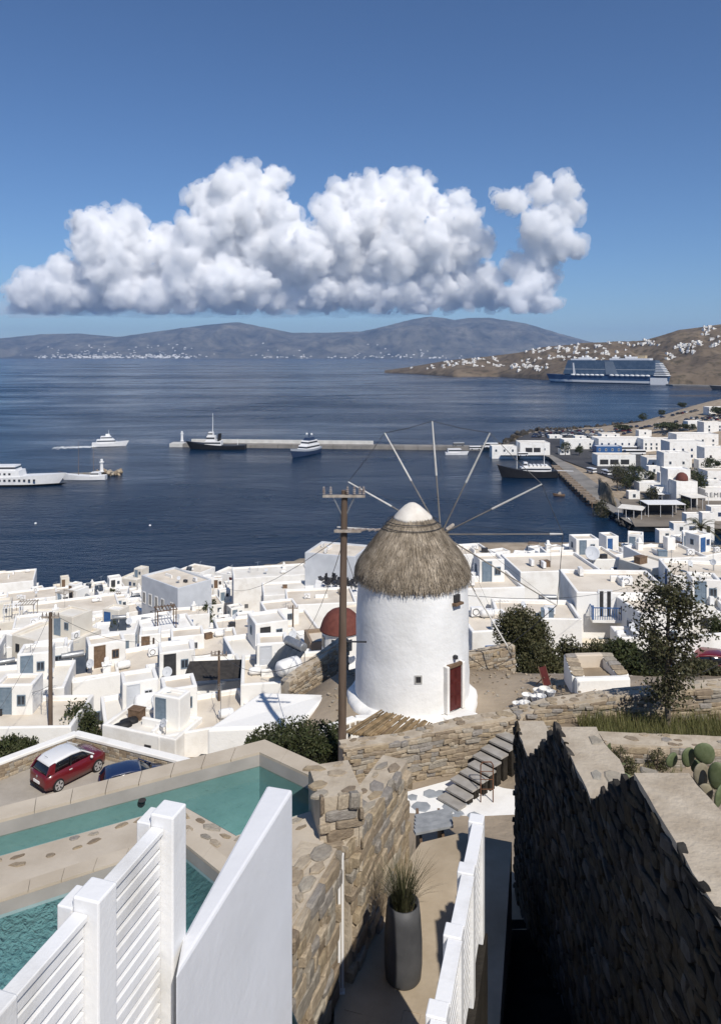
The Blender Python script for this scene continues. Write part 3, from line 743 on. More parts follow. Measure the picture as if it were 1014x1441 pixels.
for j, (r, z) in enumerate([(.74, 7.66), (.86, 7.68), (.82, 7.80), (.56, 8.05), (.34, 8.25), (.15, 8.36), (.02, 8.39)]):
    for i in range(24):
        a = 2 * math.pi * i / 24; q = 1 + .06 * noise.noise(Vector((math.cos(a) * 2, math.sin(a) * 2, z * 2))); mb.v.append((r * q * math.cos(a), r * q * math.sin(a), z))
for j in range(6):
    for i in range(24): mb.f.append((j*24+i, j*24+(i+1) % 24, (j+1)*24+(i+1) % 24, (j+1)*24+i))
mb.build('roof_cap', OCHRE if False else mat('cap_plaster', (.60, .55, .48), (.72, .68, .61), 2, .9, .01, 8), mill, smooth=True)
mb = MB()
for z, r in ((7.62, 1.10), (7.40, 1.28)):
    mb = MB()
    for i in range(32):
        a, b = 2 * math.pi * i / 32, 2 * math.pi * (i + 1) / 32; mb.tube((r * math.cos(a), r * math.sin(a), z), (r * math.cos(b), r * math.sin(b), z), .018, .018, 4)
    mb.build('binding_wire', DMETAL, mill)
# door and little window
da = R(39); dn = Vector((math.sin(da), -math.cos(da), 0)); du = Vector((math.cos(da), math.sin(da), 0)); dr = 2.44
def at_mill(u, out, z, ang, r=dr): n_ = Vector((math.sin(ang), -math.cos(ang), 0)); e_ = Vector((math.cos(ang), math.sin(ang), 0)); return n_ * (r + out) + e_ * u + Vector((0, 0, z))
def mill_box(name, m, u0, u1, o0, o1, z0, z1, ang=da, r=dr, bevel=0.0):
    mb = MB(); mb.hexa([at_mill(u0, o1, z0, ang, r), at_mill(u1, o1, z0, ang, r), at_mill(u1, o0, z0, ang, r), at_mill(u0, o0, z0, ang, r)], [at_mill(u0, o1, z1, ang, r), at_mill(u1, o1, z1, ang, r), at_mill(u1, o0, z1, ang, r), at_mill(u0, o0, z1, ang, r)])
    return mb.build(name, m, mill, bevel=bevel)
d_ = mill_box('door', RED, -.37, .37, -.5, .075, .34, 2.10)
for u in (-.19, .19):
    for z in (.72, 1.25, 1.78):
        mill_box('door_panel', RED, u - .14, u + .14, -.03, .095, z - .2, z + .2)
mill_box('door_frame', WHITE, -.52, -.37, -.5, .17, .30, 2.2, bevel=.03); mill_box('door_frame', WHITE, .37, .52, -.5, .17, .30, 2.2, bevel=.03)
mill_box('lintel', BROWN, -.37, .37, -.5, .15, 2.10, 2.22)
mill_box('door_lamp', DMETAL, -.06, .06, .05, .2, 2.42, 2.56)
mill_box('window_frame', mat('grey_wood', (.35, .34, .32), (.45, .44, .42), 6, .8), -.15, .15, -.3, .045, 1.62, 1.95, R(1.5))
mill_box('window_pane', DARK, -.10, .10, -.2, .052, 1.67, 1.90, R(1.5))
mill_box('window', DARK, -.16, .16, -.2, .05, 4.65, 4.95, R(44)); mill_box('sill', BROWN, -.25, .25, -.2, .16, 4.55, 4.64, R(44))
for k, (o_, z, w) in enumerate(((.8, .28, .75), (1.15, .12, .85), (1.5, -.02, 1.0))):      # door steps
    mill_box('step', WHITE, -w, w * .8, -.1 + .0 * k, o_, z - .5, z, bevel=.05)
# sail wheel
ax = Vector((.42, .907, .03)).normalized()
hub = P(620, 752, 35.4) - Vector((MX, MY, MZ))
e1 = Vector((.907, -.42, 0)).normalized(); e2 = Vector((0, 0, 1)) - ax * ax.z
MB().tube(hub - ax * 3.2, hub + ax * 1.9, .17, .09, 10).build('axle', WOODG, mill)
MB().tube(hub - ax * .25, hub + ax * .25, .3, .3, 12).build('hub', DMETAL, mill)
SPOKE = mat('spar_wood', (.16, .14, .12), (.28, .25, .21), .9, .8, .003, 12)
tips = []; SAILC = mat('furled_canvas', (.52, .50, .46), (.66, .64, .60), 3, .85, .004, 20)
for k in range(12):
    th = R(94 + 30 * k + [0, -3, 2, -2, 0, 0, 3, -1, 0, 2, -4, 0][k]); L = 5.45 + [0, .1, -.1, .1, 0, 0, .2, .4, .6, .3, .1, .1][k]
    d = e1 * math.cos(th) + e2 * math.sin(th); tip = hub + d * L; tips.append(tip)
    sp_ = MB().tube(hub, tip, .036, .024, 7).build('sail_pole', SPOKE, mill); MB().tube(hub + d * L * (.52 if k not in (8, 9) else .9), tip, .050, .034, 8).build('furled_sail', SAILC, sp_)
mb = MB()
for k in range(12):
    a, b = tips[k], tips[(k + 1) % 12]; m_ = (a + b) / 2 - Vector((0, 0, .06)); mb.path([a, m_, b], .016, 4); mb.path([a, hub + ax * 1.9], .007, 4)
mb.build('rope', DMETAL, mill)
OCC.append((MX, MY, 5))

# ------------------------------------------------------------------ utility pole beside the mill
UX, UY = P(481, 1000, 24).x, 24.0; uz = T(UX, UY)
up_ = thing('utility_pole', 'tall brown wooden utility pole with two crossarms standing before the windmill', 'utility pole', (UX, UY, uz))
ptop = P(481, 690, 24).z - uz
MB().tube((0, 0, -.5), (.02, 0, ptop * .5), .14, .125, 12).tube((.02, 0, ptop * .5), (.08, 0, ptop), .125, .10, 12).build('pole', POLE, up_)
z1 = P(481, 697, 24).z - uz; link('crossarm', MB().box(-.62, .75, -.18, -.1, z1 - .04, z1 + .04).mesh('crossarm', WOODG), up_)
INS = mat('brown_porcelain', (.16, .12, .10), (.30, .27, .25), 9, .3)
def insulator(x, y, z, parent, mats=INS):
    link('insulator', MB().lathe([(.02, 0), (.055, .02), (.03, .06), (.06, .08), (.03, .12), (.055, .14), (.025, .18), (.04, .22), (.01, .26)], 10, (x, y, z)).mesh('insulator', mats), parent)
for x in (-.58, -.36, .18, .4, .58, .7): insulator(x, -.15, z1 + .06, up_)
mb = MB(); mb.tube((-.3, -.12, z1), (.05, 0, z1 - .75), .022); mb.tube((.42, -.12, z1), (.08, 0, z1 - .75), .022); mb.build('brace', METAL, up_)
z2_ = P(481, 745, 24).z - uz
mb = MB(); mb.box(-.25, .62, -.24, -.16, z2_ - .05, z2_ + .03); mb.box(-.2, .62, .14, .22, z2_ - .12, z2_ - .04); link('crossarm', mb.mesh('crossarm', WOODG), up_)
for x in (.2, .45, .62, .85, 1.05): link('insulator', MB().tube((x, -.2, z2_ + .02), (x + .2, -.2, z2_ + .06), .05, .03, 8).mesh('insulator', INS), up_)
MB().tube((.1, 0, P(481, 903, 24).z - uz), (.8, -.1, P(481, 903, 24).z - uz + .03), .03).build('bracket', DMETAL, up_)
OCC.append((UX, UY, 1))

# ------------------------------------------------------------------ named houses of the old town
def px_house(label, x, ytop, Y, w, d, rz=0, **k):
    p = P(x, ytop, Y); zb = T(p.x, p.y); k.setdefault('zb', zb)
    h = max(2.4, p.z - zb); ops = list(k.get('opens', ())); rw_ = random.Random(int(x * 13 + ytop))
    for face, half, want in (('f', w / 2, 3), ('l', d / 2, 1), ('r', d / 2, 1)):
        for _ in range(6):
            if sum(1 for q in ops if q[1] == face) >= want or Y > 100: break
            u = rw_.uniform(-half + .6, half - .6)
            if all(abs(u - q[2]) > 1.2 for q in ops if q[1] == face): ops.append(('window', face, u, h - rw_.uniform(1.1, 1.5), rw_.uniform(.45, .65), rw_.uniform(.6, .95), rw_.choice((WHITE, DARK, TEAL, TEAL, BLUE))))
    if 'blank' not in label and 'balcony' not in label: k['opens'] = ops
    if not k.get('extra') and 42 < Y < 100 and w > 5 and 'balcony' not in label: k['extra'] = [(w * .36, d * .42, 2.0, rw_.uniform(-.25, .25) * w, d * .22, h - .34)]
    o = house(label, p.x, p.y, w, d, h, R(rz), **k)
    if 'ochre' not in label and 'chapel' not in label:
        for rep in range(4):
            q = rw_.random(); c = Matrix.Rotation(R(rz), 4, 'Z') @ Vector((rw_.uniform(-.38, .38) * w, rw_.uniform(-.36, .36) * d, 0)); loc = (p.x + c.x, p.y + c.y, zb + h - .3)
            if q < .22: ac_unit('pale air conditioner standing on a house roof', loc, R(rz + rw_.choice((0, 90))))
            elif q < .36: dish('grey satellite dish on a house roof', loc, R(rw_.uniform(-50, 30)), rw_.uniform(.22, .36))
            elif q < .56: antenna('thin television aerial on a house roof', loc, R(rw_.uniform(0, 90)), rw_.uniform(1.4, 2.6))
            elif q < .68: crate('storage box on a house roof', loc, R(rz + rw_.uniform(-20, 20)), rw_.choice((DMETAL, BROWN, TEAL, OCHRE)), rw_.uniform(.5, .8))
            elif q < .80: water_tank('small white water tank on a house roof', loc, R(rz), PAINT, s=rw_.uniform(.4, .6))
            else:
                e = link('roof_step', MB().box(-.9, .9, -.12, .12, 0, .55).mesh('roof_step', WHITE, .05), o, (rw_.uniform(-.2, .2) * w, rw_.uniform(-.2, .2) * d, h - .36), (0, 0, rw_.choice((0, math.pi / 2))))
    return o
W_, D_ = 'window', 'door'
TEAL = mat('grey_blue_paint', (.14, .19, .24), (.19, .24, .29), 4, .6)
hh = px_house('large pale grey waterside house with tall windows and a long iron balcony', 248, 812, 122, 10.5, 6.5, -42, wall=GREYW, roof=CREAM,  # walls greyed to stand for the shade on the left front
    opens=[(W_, 'f', u, 6.2 - (.0), .9, 2.0, WHITE) for u in (-4.4, -2.6, -.8, 1.0, 3.6)] + [(W_, 'f', u, 2.2, .9, 1.7, WHITE) for u in (-3.6, -1.4, 1.4, 3.6)])
mb = MB(); mb.box(-.8, 4.4, -4.4, -3.25, 3.95, 4.1)
link('balcony', mb.mesh('balcony', WHITE), hh)
mb = MB()
for i in range(22): mb.box(-.78 + i * .245, -.74 + i * .245, -4.38, -4.34, 4.1, 5.0)
mb.box(-.8, 4.4, -4.4, -4.32, 5.0, 5.06); mb.box(-.8, -.76, -4.32, -3.25, 5.0, 5.06); mb.box(4.36, 4.4, -4.32, -3.25, 5.0, 5.06)
mb.build('railing', DMETAL, hh)
px_house('white house at the water edge with recessed roof terrace beside the open bay', 8, 812, 150, 11, 9, 20, opens=[(W_, 'f', 2.6, 4.6, .8, 1.4, WHITE), (W_, 'f', -1, 4.4, .8, 1.4, DARK), (D_, 'r', 0, 3.4, .9, 2, BLUE)], extra=[])
px_house('white cube house with a single dark square window on its narrow end', 45, 836, 128, 8, 6, 24, opens=[(W_, 'r', 0, 3.6, .9, 1.2, TEAL), (W_, 'f', 1, 3.2, .7, 1, WHITE)])
px_house('low house with blue framed glazed veranda under a long cream roof', 108, 852, 112, 12, 8, 24, opens=[('hole', 'f', u, 2.2, 2.2, 1.3, GLASS) for u in (-3.6, -1.1, 1.4, 3.9)] + [(D_, 'f', -.0, 1.7, 1.0, 2.0, BLUE)])
px_house('white block house with grey windows rising at the bay behind the utility pole', 475, 772, 128, 9, 8, -18, opens=[(W_, 'f', -2.8, 4.8, .8, 1.6, TEAL), (W_, 'f', .2, 4.2, .9, 2, WHITE), (W_, 'f', 2.6, 4.8, .8, 1.4, TEAL)], wall=GREYW)
px_house('long low white house with rounded end and white belfry near the bay', 380, 803, 150, 15, 8, 12, roof=CREAM2, opens=[(W_, 'f', -5, 3.6, .8, 1, WHITE)], extra=[(3, 3, 3.2, 6, 1, 4)], chimney=(3, 2))
px_house('white terrace house carrying many stacked cafe chairs below the belfry', 420, 826, 124, 12, 7, 10, roof=CREAM2, opens=[(W_, 'f', 3, 2.2, .8, 1, DARK)])
px_house('wide white house with two solar panels above its blank front', 450, 838, 104, 9.5, 7, 8, roof=CREAM, opens=[(W_, 'f', -2.6, 2, .7, .8, TEAL)])
px_house('flat roofed white house with broad beige terrace behind the red dome', 375, 880, 84, 11, 8, 18, roof=CREAM, opens=[(W_, 'f', 3, 2, .8, 1, DARK), (D_, 'f', -2, 1.2, .9, 2, BLUE)])
px_house('white house with pale plaster box room on its flat roof', 275, 905, 74, 8.5, 7, 16, roof=CREAM, extra=[(3.2, 2.6, 2.2, -.8, .5, 3.4)], wall=WHITE, opens=[(W_, 'f', 2.6, 2, .7, .9, DARK)])
px_house('white house with blue shuttered window and low parapet', 232, 916, 70, 5.5, 5, 14, roof=CREAM2, opens=[(W_, 'f', -.8, 2.6, .75, 1.2, DARK, BLUE)])
px_house('big plain white house carrying twin solar panels over its tall blank wall', 100, 938, 59, 7, 5, 22, roof=CREAM2, opens=[(W_, 'f', 2.2, 2.9, .4, .7, WHITE), ('hole', 'f', 1.2, 1.0, 1.1, .9, DARK)], chimney=(2.6, -1.8))
px_house('white house with shaded street front and small awning windows', 172, 930, 60, 8, 5, 26, roof=CREAM, opens=[(W_, 'f', -2, 1.6, .8, 1.0, TEAL), (W_, 'f', .6, 1.6, .7, 1.0, WHITE), (D_, 'f', 2.6, 1.4, .8, 1.9, DARK)])
px_house('rounded white house under a pale domed terrace by the small pole', 35, 952, 55, 6.4, 5, 12, roof=CREAM2, opens=[(W_, 'f', 1.2, 1.5, .6, .6, DARK), (W_, 'f', 2.0, 1.5, .5, .6, DARK)])
px_house('low white house with beige roof sunk behind a long white fence', 40, 1000, 48, 7, 4.4, 2, roof=CREAM, opens=[(W_, 'f', 0, 1.3, .6, .6, DARK)])
px_house('near white house with white water tank on its pale roof', 215, 990, 51, 6.6, 5, 22, roof=CREAM2, opens=[('hole', 'l', 0, 1.5, .5, .8, DARK)])
px_house('near white house with patchy flat roof and low inner walls', 285, 1000, 48, 6, 5, 20, roof=CREAM, opens=[])
px_house('near white house with stone patch on its flat roof below the retaining wall', 215, 1016, 46.6, 5.4, 3.0, -20, roof=CREAM2, opens=[])
px_house('white house with solar heater set low beside a long parapet', 400, 938, 52, 6, 5, 8, roof=CREAM, opens=[(W_, 'f', -1.6, 1.8, .6, .8, DARK)])
px_house('white stepped house with black shade cloth over its yard', 275, 945, 55, 7, 5, 18, roof=CREAM2, opens=[(D_, 'f', 1.5, 1.3, .8, 1.9, WHITE)])
px_house('small white chapel house with narrow arched opening', 420, 898, 72, 3.4, 4, 12, roof=WHITE, opens=[('hole', 'f', 0, 2.6, .7, 1.5, DARK)], extra=[(1.2, 1.0, 1.6, 0, -1, 3.8)])
# right of the mill
px_house('tall white house with dark red door beyond the mill roof', 662, 772, 112, 5, 6, 12, opens=[(D_, 'f', 1.3, 4.6, .9, 2.2, RED)])
px_house('white house with beige flat roof standing just beside the bay', 700, 787, 106, 4.6, 6, 14, opens=[(W_, 'f', -1, 5, .8, 1.2, WHITE)])
px_house('broad blank white house with long roofline behind the solar heater', 772, 790, 79, 8.6, 7, 6, roof=CREAM, opens=[(W_, 'l', 0, 3, .7, .9, DARK)], extra=[(3.4, 4, 1.0, 3.4, 1.5, 5)])
bh = px_house('white two storey house with dark double door on a blue balcony', 862, 817, 62, 7.6, 6.5, -3, roof=CREAM, opens=[(W_, 'f', .95, 4.05, .72, .75, TEAL), (D_, 'f', -1.55, 1.1, .9, 2, TEAL)])
zf = bh.location.z
def bpart(name, mb, m, **k): return mb.build(name, m, bh, **k)
bz = P(832, 868, 58.7).z - zf; bx0, bx1 = -2.75, -.45
bpart('balcony', MB().box(bx0, bx1, -4.15, -3.24, bz - .22, bz), WHITE)
bpart('balcony_door', MB().box(-1.98, -1.68, -3.3, -3.22, bz, bz + 2.0).box(-1.40, -1.10, -3.3, -3.22, bz, bz + 2.0), DARK)
bpart('balcony_door_panel', MB().box(-1.68, -1.40, -3.3, -3.21, bz, bz + 2.0), PAINT)
bpart('door_frame', MB().box(-2.1, -1.98, -3.3, -3.2, bz, bz + 2.1).box(-1.10, -.98, -3.3, -3.2, bz, bz + 2.1).box(-1.98, -1.10, -3.3, -3.2, bz + 2.0, bz + 2.1), PAINT)
for i in range(13):
    x = bx0 + .05 + i * (bx1 - bx0 - .1) / 12; bpart('baluster', MB().box(x - .018, x + .018, -4.12, -4.08, bz, bz + .9), BLUE)
for y in (-3.85, -3.6, -3.38):
    for x in (bx0 + .04, bx1 - .04): bpart('baluster', MB().box(x - .018, x + .018, y - .02, y + .02, bz, bz + .9), BLUE)
for x in (bx0 + .04, bx1 - .04): bpart('post', MB().box(x - .06, x + .06, -4.16, -4.04, bz, bz + 1.12), BLUE)
bpart('handrail', MB().box(bx0 + .1, bx1 - .1, -4.13, -4.07, bz + .9, bz + .97).box(bx0, bx0 + .06, -4.04, -3.25, bz + .9, bz + .97).box(bx1 - .06, bx1, -4.04, -3.25, bz + .9, bz + .97), BLUE)
AWN = mat('cream_canvas', (.52, .46, .37), (.60, .54, .44), 2, .9)
mb = MB(); mb.hexa([Vector((-3.7, -5.6, .95)), Vector((.4, -5.6, .95)), Vector((.4, -3.3, 2.05)), Vector((-3.7, -3.3, 2.05))], [Vector((-3.7, -5.6, .99)), Vector((.4, -5.6, .99)), Vector((.4, -3.3, 2.1)), Vector((-3.7, -3.3, 2.1))])
mb.box(-3.7, .4, -5.63, -5.6, .72, .99); bpart('awning', mb, AWN)
ac_unit('air conditioner on the low annexe beside the blue balcony house', (bh.location.x + 1.4, bh.location.y - 3.8, zf + 1.2 - .3), 0)
px_house('low white annexe with small grey window under the balcony house wall', 752, 856, 58.5, 6.4, 4.5, -4, roof=CREAM, opens=[(W_, 'f', 1.6, 1.9, .8, .6, TEAL)])
px_house('white house with tall blank wall close behind the mill', 676, 815, 64, 6.2, 5, 6, roof=CREAM, opens=[('hole', 'f', 1.0, 2.0, .12, 1.4, METAL)])
px_house('low white outbuilding with stepped beige roof at the foot of the mill', 686, 872, 50, 3.4, 4, 8, roof=CREAM, opens=[(D_, 'f', .8, 1.2, .8, 1.7, TEAL)])
px_house('white house with dark slot window right of the balcony house', 985, 800, 72, 6.5, 6, -10, roof=CREAM, opens=[(W_, 'l', .5, 3.6, .6, 1.9, BLUE)])
px_house('white house with two whitewashed chimneys behind the slim tree', 935, 775, 84, 7, 6, 8, roof=CREAM, chimney=(-2, 2), extra=[(1, 1, 1.4, 1.6, 1.8, 5.4)])
px_house('white terrace house with a large satellite dish on its parapet', 815, 778, 90, 8, 6, 4, roof=CREAM, chimney=(-3.2, 2.2))
px_house('plain white house stepping down toward the walled garden', 1000, 846, 58, 6, 5, -12, roof=CREAM2, opens=[(W_, 'f', -1, 2.5, .6, .8, DARK)])
px_house('white house corner with low wall at the road bend', 920, 850, 57, 4.2, 4, 6, roof=CREAM, opens=[(W_, 'f', .4, 2.2, .6, .8, TEAL)])
px_house('small white flat house with dark doorway behind the prickly hedge', 885, 889, 55.5, 2.2, 2.4, -3, roof=WHITE, opens=[('hole', 'f', .2, .9, .7, .8, GLASS)])
# church with red dome
cp = P(480, 915, 58); cz = T(cp.x, cp.y)
ch = thing('church', 'small white church with a dark red dome just left of the mill', 'church', (cp.x, cp.y, cz), R(14)); OCC.append((cp.x, cp.y, 4))
zd = P(480, 886, 58).z - cz
link('wall', block_mesh(5.2, 6.2, P(480, 930, 58).z - cz, .2), ch)
DOME = mat('red_dome_paint', (.115, .035, .026), (.15, .05, .037), 3, .8, .004, 20)
link('drum', MB().lathe([(1.52, -1.6), (1.52, -.05), (1.62, .0), (1.62, .08)], 28, (0, 0, zd)).mesh('drum', WHITE), ch)
link('dome', MB().lathe([(1.70, .06), (1.66, .14), (1.58, .42), (1.42, .82), (1.16, 1.2), (.82, 1.48), (.42, 1.64), (.02, 1.70)], 32, (0, 0, zd)).mesh('dome', DOME, 0, True), ch)
for k in range(8):
    a = R(-90 + 45 * k + 12); link('window', MB().box(-.2, .2, 0, .06, -.42, .42).mesh('window', GLASS), ch, (1.5 * math.cos(a), 1.5 * math.sin(a), zd - .7), (0, 0, a - math.pi / 2))
link('round_window', MB().tube((0, 0, 0), (0, .05, 0), .28, .28, 14).mesh('round_window', BROWN), ch, (1.2, -3.14, zd - 2.9))
px_house('ochre plastered annexe between chapel and dome', 450, 893, 62, 2.2, 3, 14, wall=mat('brown_plaster', (.24, .18, .13), (.30, .23, .17), 1, .9), roof=CREAM, opens=[])

# ------------------------------------------------------------------ the rest of the old town, house by house
OCC += [(-19, 48, 2.6), (2, 40, 6), (12, 38, 8), (10, 46, 7), (18, 42, 7), (22, 36, 8), (28, 44, 7)]
cnt = 0
rr_ = random.Random(21)
SHUT = [('blue', BLUE), ('grey', TEAL), ('dark red', RED), ('brown', BROWN)]
ROOFS = [('beige', CREAM), ('pale', CREAM2), ('white', WHITE)]
Yc = 47.0
while Yc < 190:
    st = 5.1 + Yc * .018
    Xc = -.5 * Yc - 7
    lim = .5 * Yc + 6 if Yc > 60 else -2
    while Xc < lim:
        X, Y = Xc + rr_.uniform(-1.2, 1.2), Yc + rr_.uniform(-1.4, 1.4)
        if Y < lerp_tab(COAST, X) - 5.5 and T(X, Y) > 1.2:
            big = rr_.random() < .3
            w, d = rr_.uniform(3.8, 6.0) + big * 1.6, rr_.uniform(3.6, 5.4) + big; h = rr_.uniform(2.6, 4.2) if rr_.random() < .72 else rr_.uniform(4.6, 5.8)
            if Y < 60: h = min(h, 3.6); w *= .85; d *= .85
            if free(X, Y, max(w, d) * .43):
                rn, rm = rr_.choice(ROOFS[:2] + ROOFS[:2] + ROOFS); sn, sm = rr_.choice(SHUT); ops = []
                nw = 0
                for face, half in (('f', w / 2), ('l', d / 2), ('r', d / 2)):
                    for k in range(rr_.choice((0, 1, 1, 2)) if face != 'f' else rr_.choice((1, 2, 3, 3))):
                        u = rr_.uniform(-half + .7, half - .7); z = h - rr_.choice((.9, 1.0, 1.15))
                        if all(abs(u - q[2]) > 1.05 for q in ops if q[1] == face):
                            if face == 'f' and rr_.random() < .3: ops.append((D_, face, u, h - 1.7, .85, 1.9, sm))
                            else: ops.append((W_, face, u, z, rr_.uniform(.5, .75), rr_.uniform(.65, .95), rr_.choice((WHITE, sm, TEAL, DARK))))
                ang = rr_.choice((18, 24, 28, 12, -22)) + rr_.uniform(-5, 5)
                ex = [(w * .45, d * .5, 2.2, rr_.uniform(-1, 1) * w * .2, d * .2, h - .3)] if rr_.random() < .5 else []
                hasch = rr_.random() < .35
                lab = ('two storey ' if h > 4.5 else 'low ') + 'white house with %s roof' % rn + (', rooftop room' if ex else '') + (', chimney' if hasch else '') + ' and %s joinery, old town' % sn
                house(lab, X, Y, w, d, h, R(ang), roof=rm, par=rr_.uniform(.2, .45), opens=ops, group='white houses of the old town', extra=ex, chimney=(rr_.uniform(-.3, .3) * w, .3 * d) if hasch else None, wall=WHITE if rr_.random() < .78 else mat("cream_wash", (.62,.57,.49), (.70,.66,.58), .8, .9, .01, 6))
                cnt += 1
                zr = T(X, Y) + h - .3
                for rep in range(rr_.choice((1, 2, 2, 3))):
                    q = rr_.random(); px, py = X + rr_.uniform(-1, 1) * w * .33, Y - rr_.uniform(-.1, .3) * d
                    if ex: px = X + rr_.choice((-1, 1)) * w * .34
                    if q < .15: solar_heater('solar water heater with two dark panels on a %s town roof' % rn, (px, py, zr), R(ang + rr_.choice((0, 20, -25))), rr_.uniform(.65, .95))
                    elif q < .25: water_tank('white cylindrical water tank on a %s town roof' % rn, (px, py, zr), R(ang), PAINT, s=rr_.uniform(.4, .7))
                    elif q < .42: ac_unit('pale air conditioner standing on a %s town roof' % rn, (px, py, zr), R(ang + rr_.choice((0, 90))))
                    elif q < .54: dish('grey satellite dish on a %s town roof' % rn, (px, py, zr), R(rr_.uniform(-50, 30)), rr_.uniform(.22, .38))
                    elif q < .72: antenna('thin television aerial on a %s town roof' % rn, (px, py, zr), R(rr_.uniform(0, 90)), rr_.uniform(1.4, 2.6))
                    elif q < .82: pergola('timber roof pergola on a %s town roof' % rn, (px, py, zr), R(ang), rr_.uniform(.8, 1.2), rr_.choice((WOODG, BROWN, PAINT)))
                    elif q < .92: crate('dark storage box on a %s town roof' % rn, (px, py, zr), R(ang + rr_.uniform(-20, 20)), rr_.choice((DMETAL, BROWN, TEAL, OCHRE)), rr_.uniform(.6, 1.1))
                    elif q < .97: bush('roof_plant', 'potted green plant on a %s town roof' % rn, (px, py, zr), (.6, .6, .7), 260, .2, 12, LEAF, 'potted plants on the roofs', int(X * 7 + Y) % 999 + 1000)
        Xc += st
    Yc += st * .88

# ------------------------------------------------------------------ foreground: terrace, pools, walls, fences
DZ, LZ, WZ = 52.1, 49.85, 51.98
def gp(x, y, z): p = G(x, y, z); return (p.x, p.y)
DECK = mat('deck_cement', (.40, .34, .265), (.52, .455, .37), .9, .9, .006, 14)
PATHM = mat('sandy_cement', (.33, .265, .185), (.47, .39, .29), .8, .92, .008, 12)
pool_far = [gp(-60, 1193, WZ), gp(365, 1078, WZ), gp(456, 1122, WZ)]
pool_near = [gp(453, 1146, WZ), gp(332, 1187, WZ), gp(255, 1143, WZ), gp(-60, 1233, WZ)]
pool2_far = [gp(-60, 1290, DZ), gp(256, 1188, DZ)]; pool2_r = [gp(350, 1264, DZ), gp(420, 1420, DZ)]
edge = [gp(456, 1196, DZ), gp(474, 1197, DZ), gp(412, 1288, DZ)]
# deck: one sheet with real thickness, cut round the pools
mb = MB(); mb.prism([pool_near[3], pool_near[2], pool_near[1], pool_near[0], edge[0], edge[1], edge[2], pool2_r[0], pool2_far[1], pool2_far[0]][::-1], 49.0, DZ)
deck = mb.build('pool_deck', DECK); tag(deck, 'pale cement deck round the swimming pools', kind='structure')
# pool basins
TILE = mat('pool_plaster', (.25, .36, .36), (.31, .42, .42), 1.5, .6, .003, 20)
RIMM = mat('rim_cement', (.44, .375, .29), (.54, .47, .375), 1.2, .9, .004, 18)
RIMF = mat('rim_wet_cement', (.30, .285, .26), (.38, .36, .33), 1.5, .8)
def water_mat(name, tint, scale, dist):
    m = bpy.data.materials.new(name); m.use_nodes = True; nt = m.node_tree; nt.nodes.remove(nt.nodes['Principled BSDF'])
    tr = nt.nodes.new('ShaderNodeBsdfTransparent'); tr.inputs[0].default_value = (*tint, 1)
    gl = nt.nodes.new('ShaderNodeBsdfGlossy'); gl.inputs['Roughness'].default_value = .04
    fr = nt.nodes.new('ShaderNodeFresnel'); fr.inputs[0].default_value = 1.33
    mx = nt.nodes.new('ShaderNodeMixShader')
    v = coords(nt, 'World'); h = ntex(nt, v, scale, 4, .6, .5); b = nt.nodes.new('ShaderNodeBump'); b.inputs['Distance'].default_value = dist; nt.links.new(h, b.inputs['Height'])
    nt.links.new(b.outputs[0], gl.inputs['Normal']); nt.links.new(b.outputs[0], fr.inputs['Normal'])
    nt.links.new(fr.outputs[0], mx.inputs[0]); nt.links.new(tr.outputs[0], mx.inputs[1]); nt.links.new(gl.outputs[0], mx.inputs[2])
    nt.links.new(mx.outputs[0], nt.nodes['Material Output'].inputs[0]); return m
POOLW = water_mat('pool_water', (.70, .86, .86), 7, .007); SPAW = water_mat('rippled_pool_water', (.70, .89, .92), 11, .03)
def offs(poly, d):
    """offset an open polyline to its left by d"""
    out = []
    for i, p in enumerate(poly):
        p = Vector(p); a = Vector(poly[max(0, i - 1)]); b = Vector(poly[min(len(poly) - 1, i + 1)])
        n1 = (p - a).normalized() if i else None; n2 = (b - p).normalized() if i < len(poly) - 1 else None
        l1 = Vector((-n1.y, n1.x)) if n1 else None; l2 = Vector((-n2.y, n2.x)) if n2 else None
        if l1 and l2: m = (l1 + l2).normalized(); out.append(tuple(p + m * d / max(.3, m.dot(l1))))
        else: out.append(tuple(p + (l1 or l2) * d))
    return out
def sheet(name, poly, z, m, parent=None):
    mb = MB(); mb.add([(x, y, z) for x, y in poly], [tuple(range(len(poly)))]); return mb.build(name, m, parent)
pool = thing('swimming_pool', 'angled infinity pool with teal water and raised cement rim', 'pool', (0, 0, 0))
poly = pool_far + pool_near
sheet('basin_floor', poly[::-1], WZ - 1.15, TILE, pool)
mb = MB(); n = len(poly)
nin = offs(pool_near, -.012)
for i in range(3):
    a, b = nin[i], nin[i + 1]; mb.add([(*a, WZ - 1.2), (*b, WZ - 1.2), (*b, WZ + .12), (*a, WZ + .12)], [(0, 1, 2, 3)])
mb.build('basin_wall', TILE, pool)
water = sheet('water', poly[::-1], WZ, POOLW, pool)
rim_out = offs(pool_far, .40); RT = WZ + .27
nseg = []
for i in range(2):                                      # rim slabs, laid end to end
    a, b, c, d = Vector(pool_far[i]), Vector(pool_far[i + 1]), Vector(rim_out[i + 1]), Vector(rim_out[i])
    k = 9 if i == 0 else 3
    for j in range(k):
        s0, s1 = j / k + (.0012 if j else 0), (j + 1) / k - (.0012 if j < k - 1 else 0)
        if i == 0 and j == k - 1: pass
        q = [a.lerp(b, s0), a.lerp(b, s1), d.lerp(c, s1), d.lerp(c, s0)]
        mb = MB(); mb.hexa([(*p, RT - .05) for p in q], [(*p, RT) for p in q]); mb.build('coping_slab', RIMM, pool)
    q = [a, b, c, d]
    mb = MB(); mb.hexa([(*p, 47.0) for p in q], [(*p, WZ - .02) for p in q]); mb.build('basin_wall', TILE, pool)
    mb = MB(); mb.hexa([(*p, WZ - .02) for p in q], [(*p, RT - .05) for p in q]); mb.build('rim', RIMF, pool)
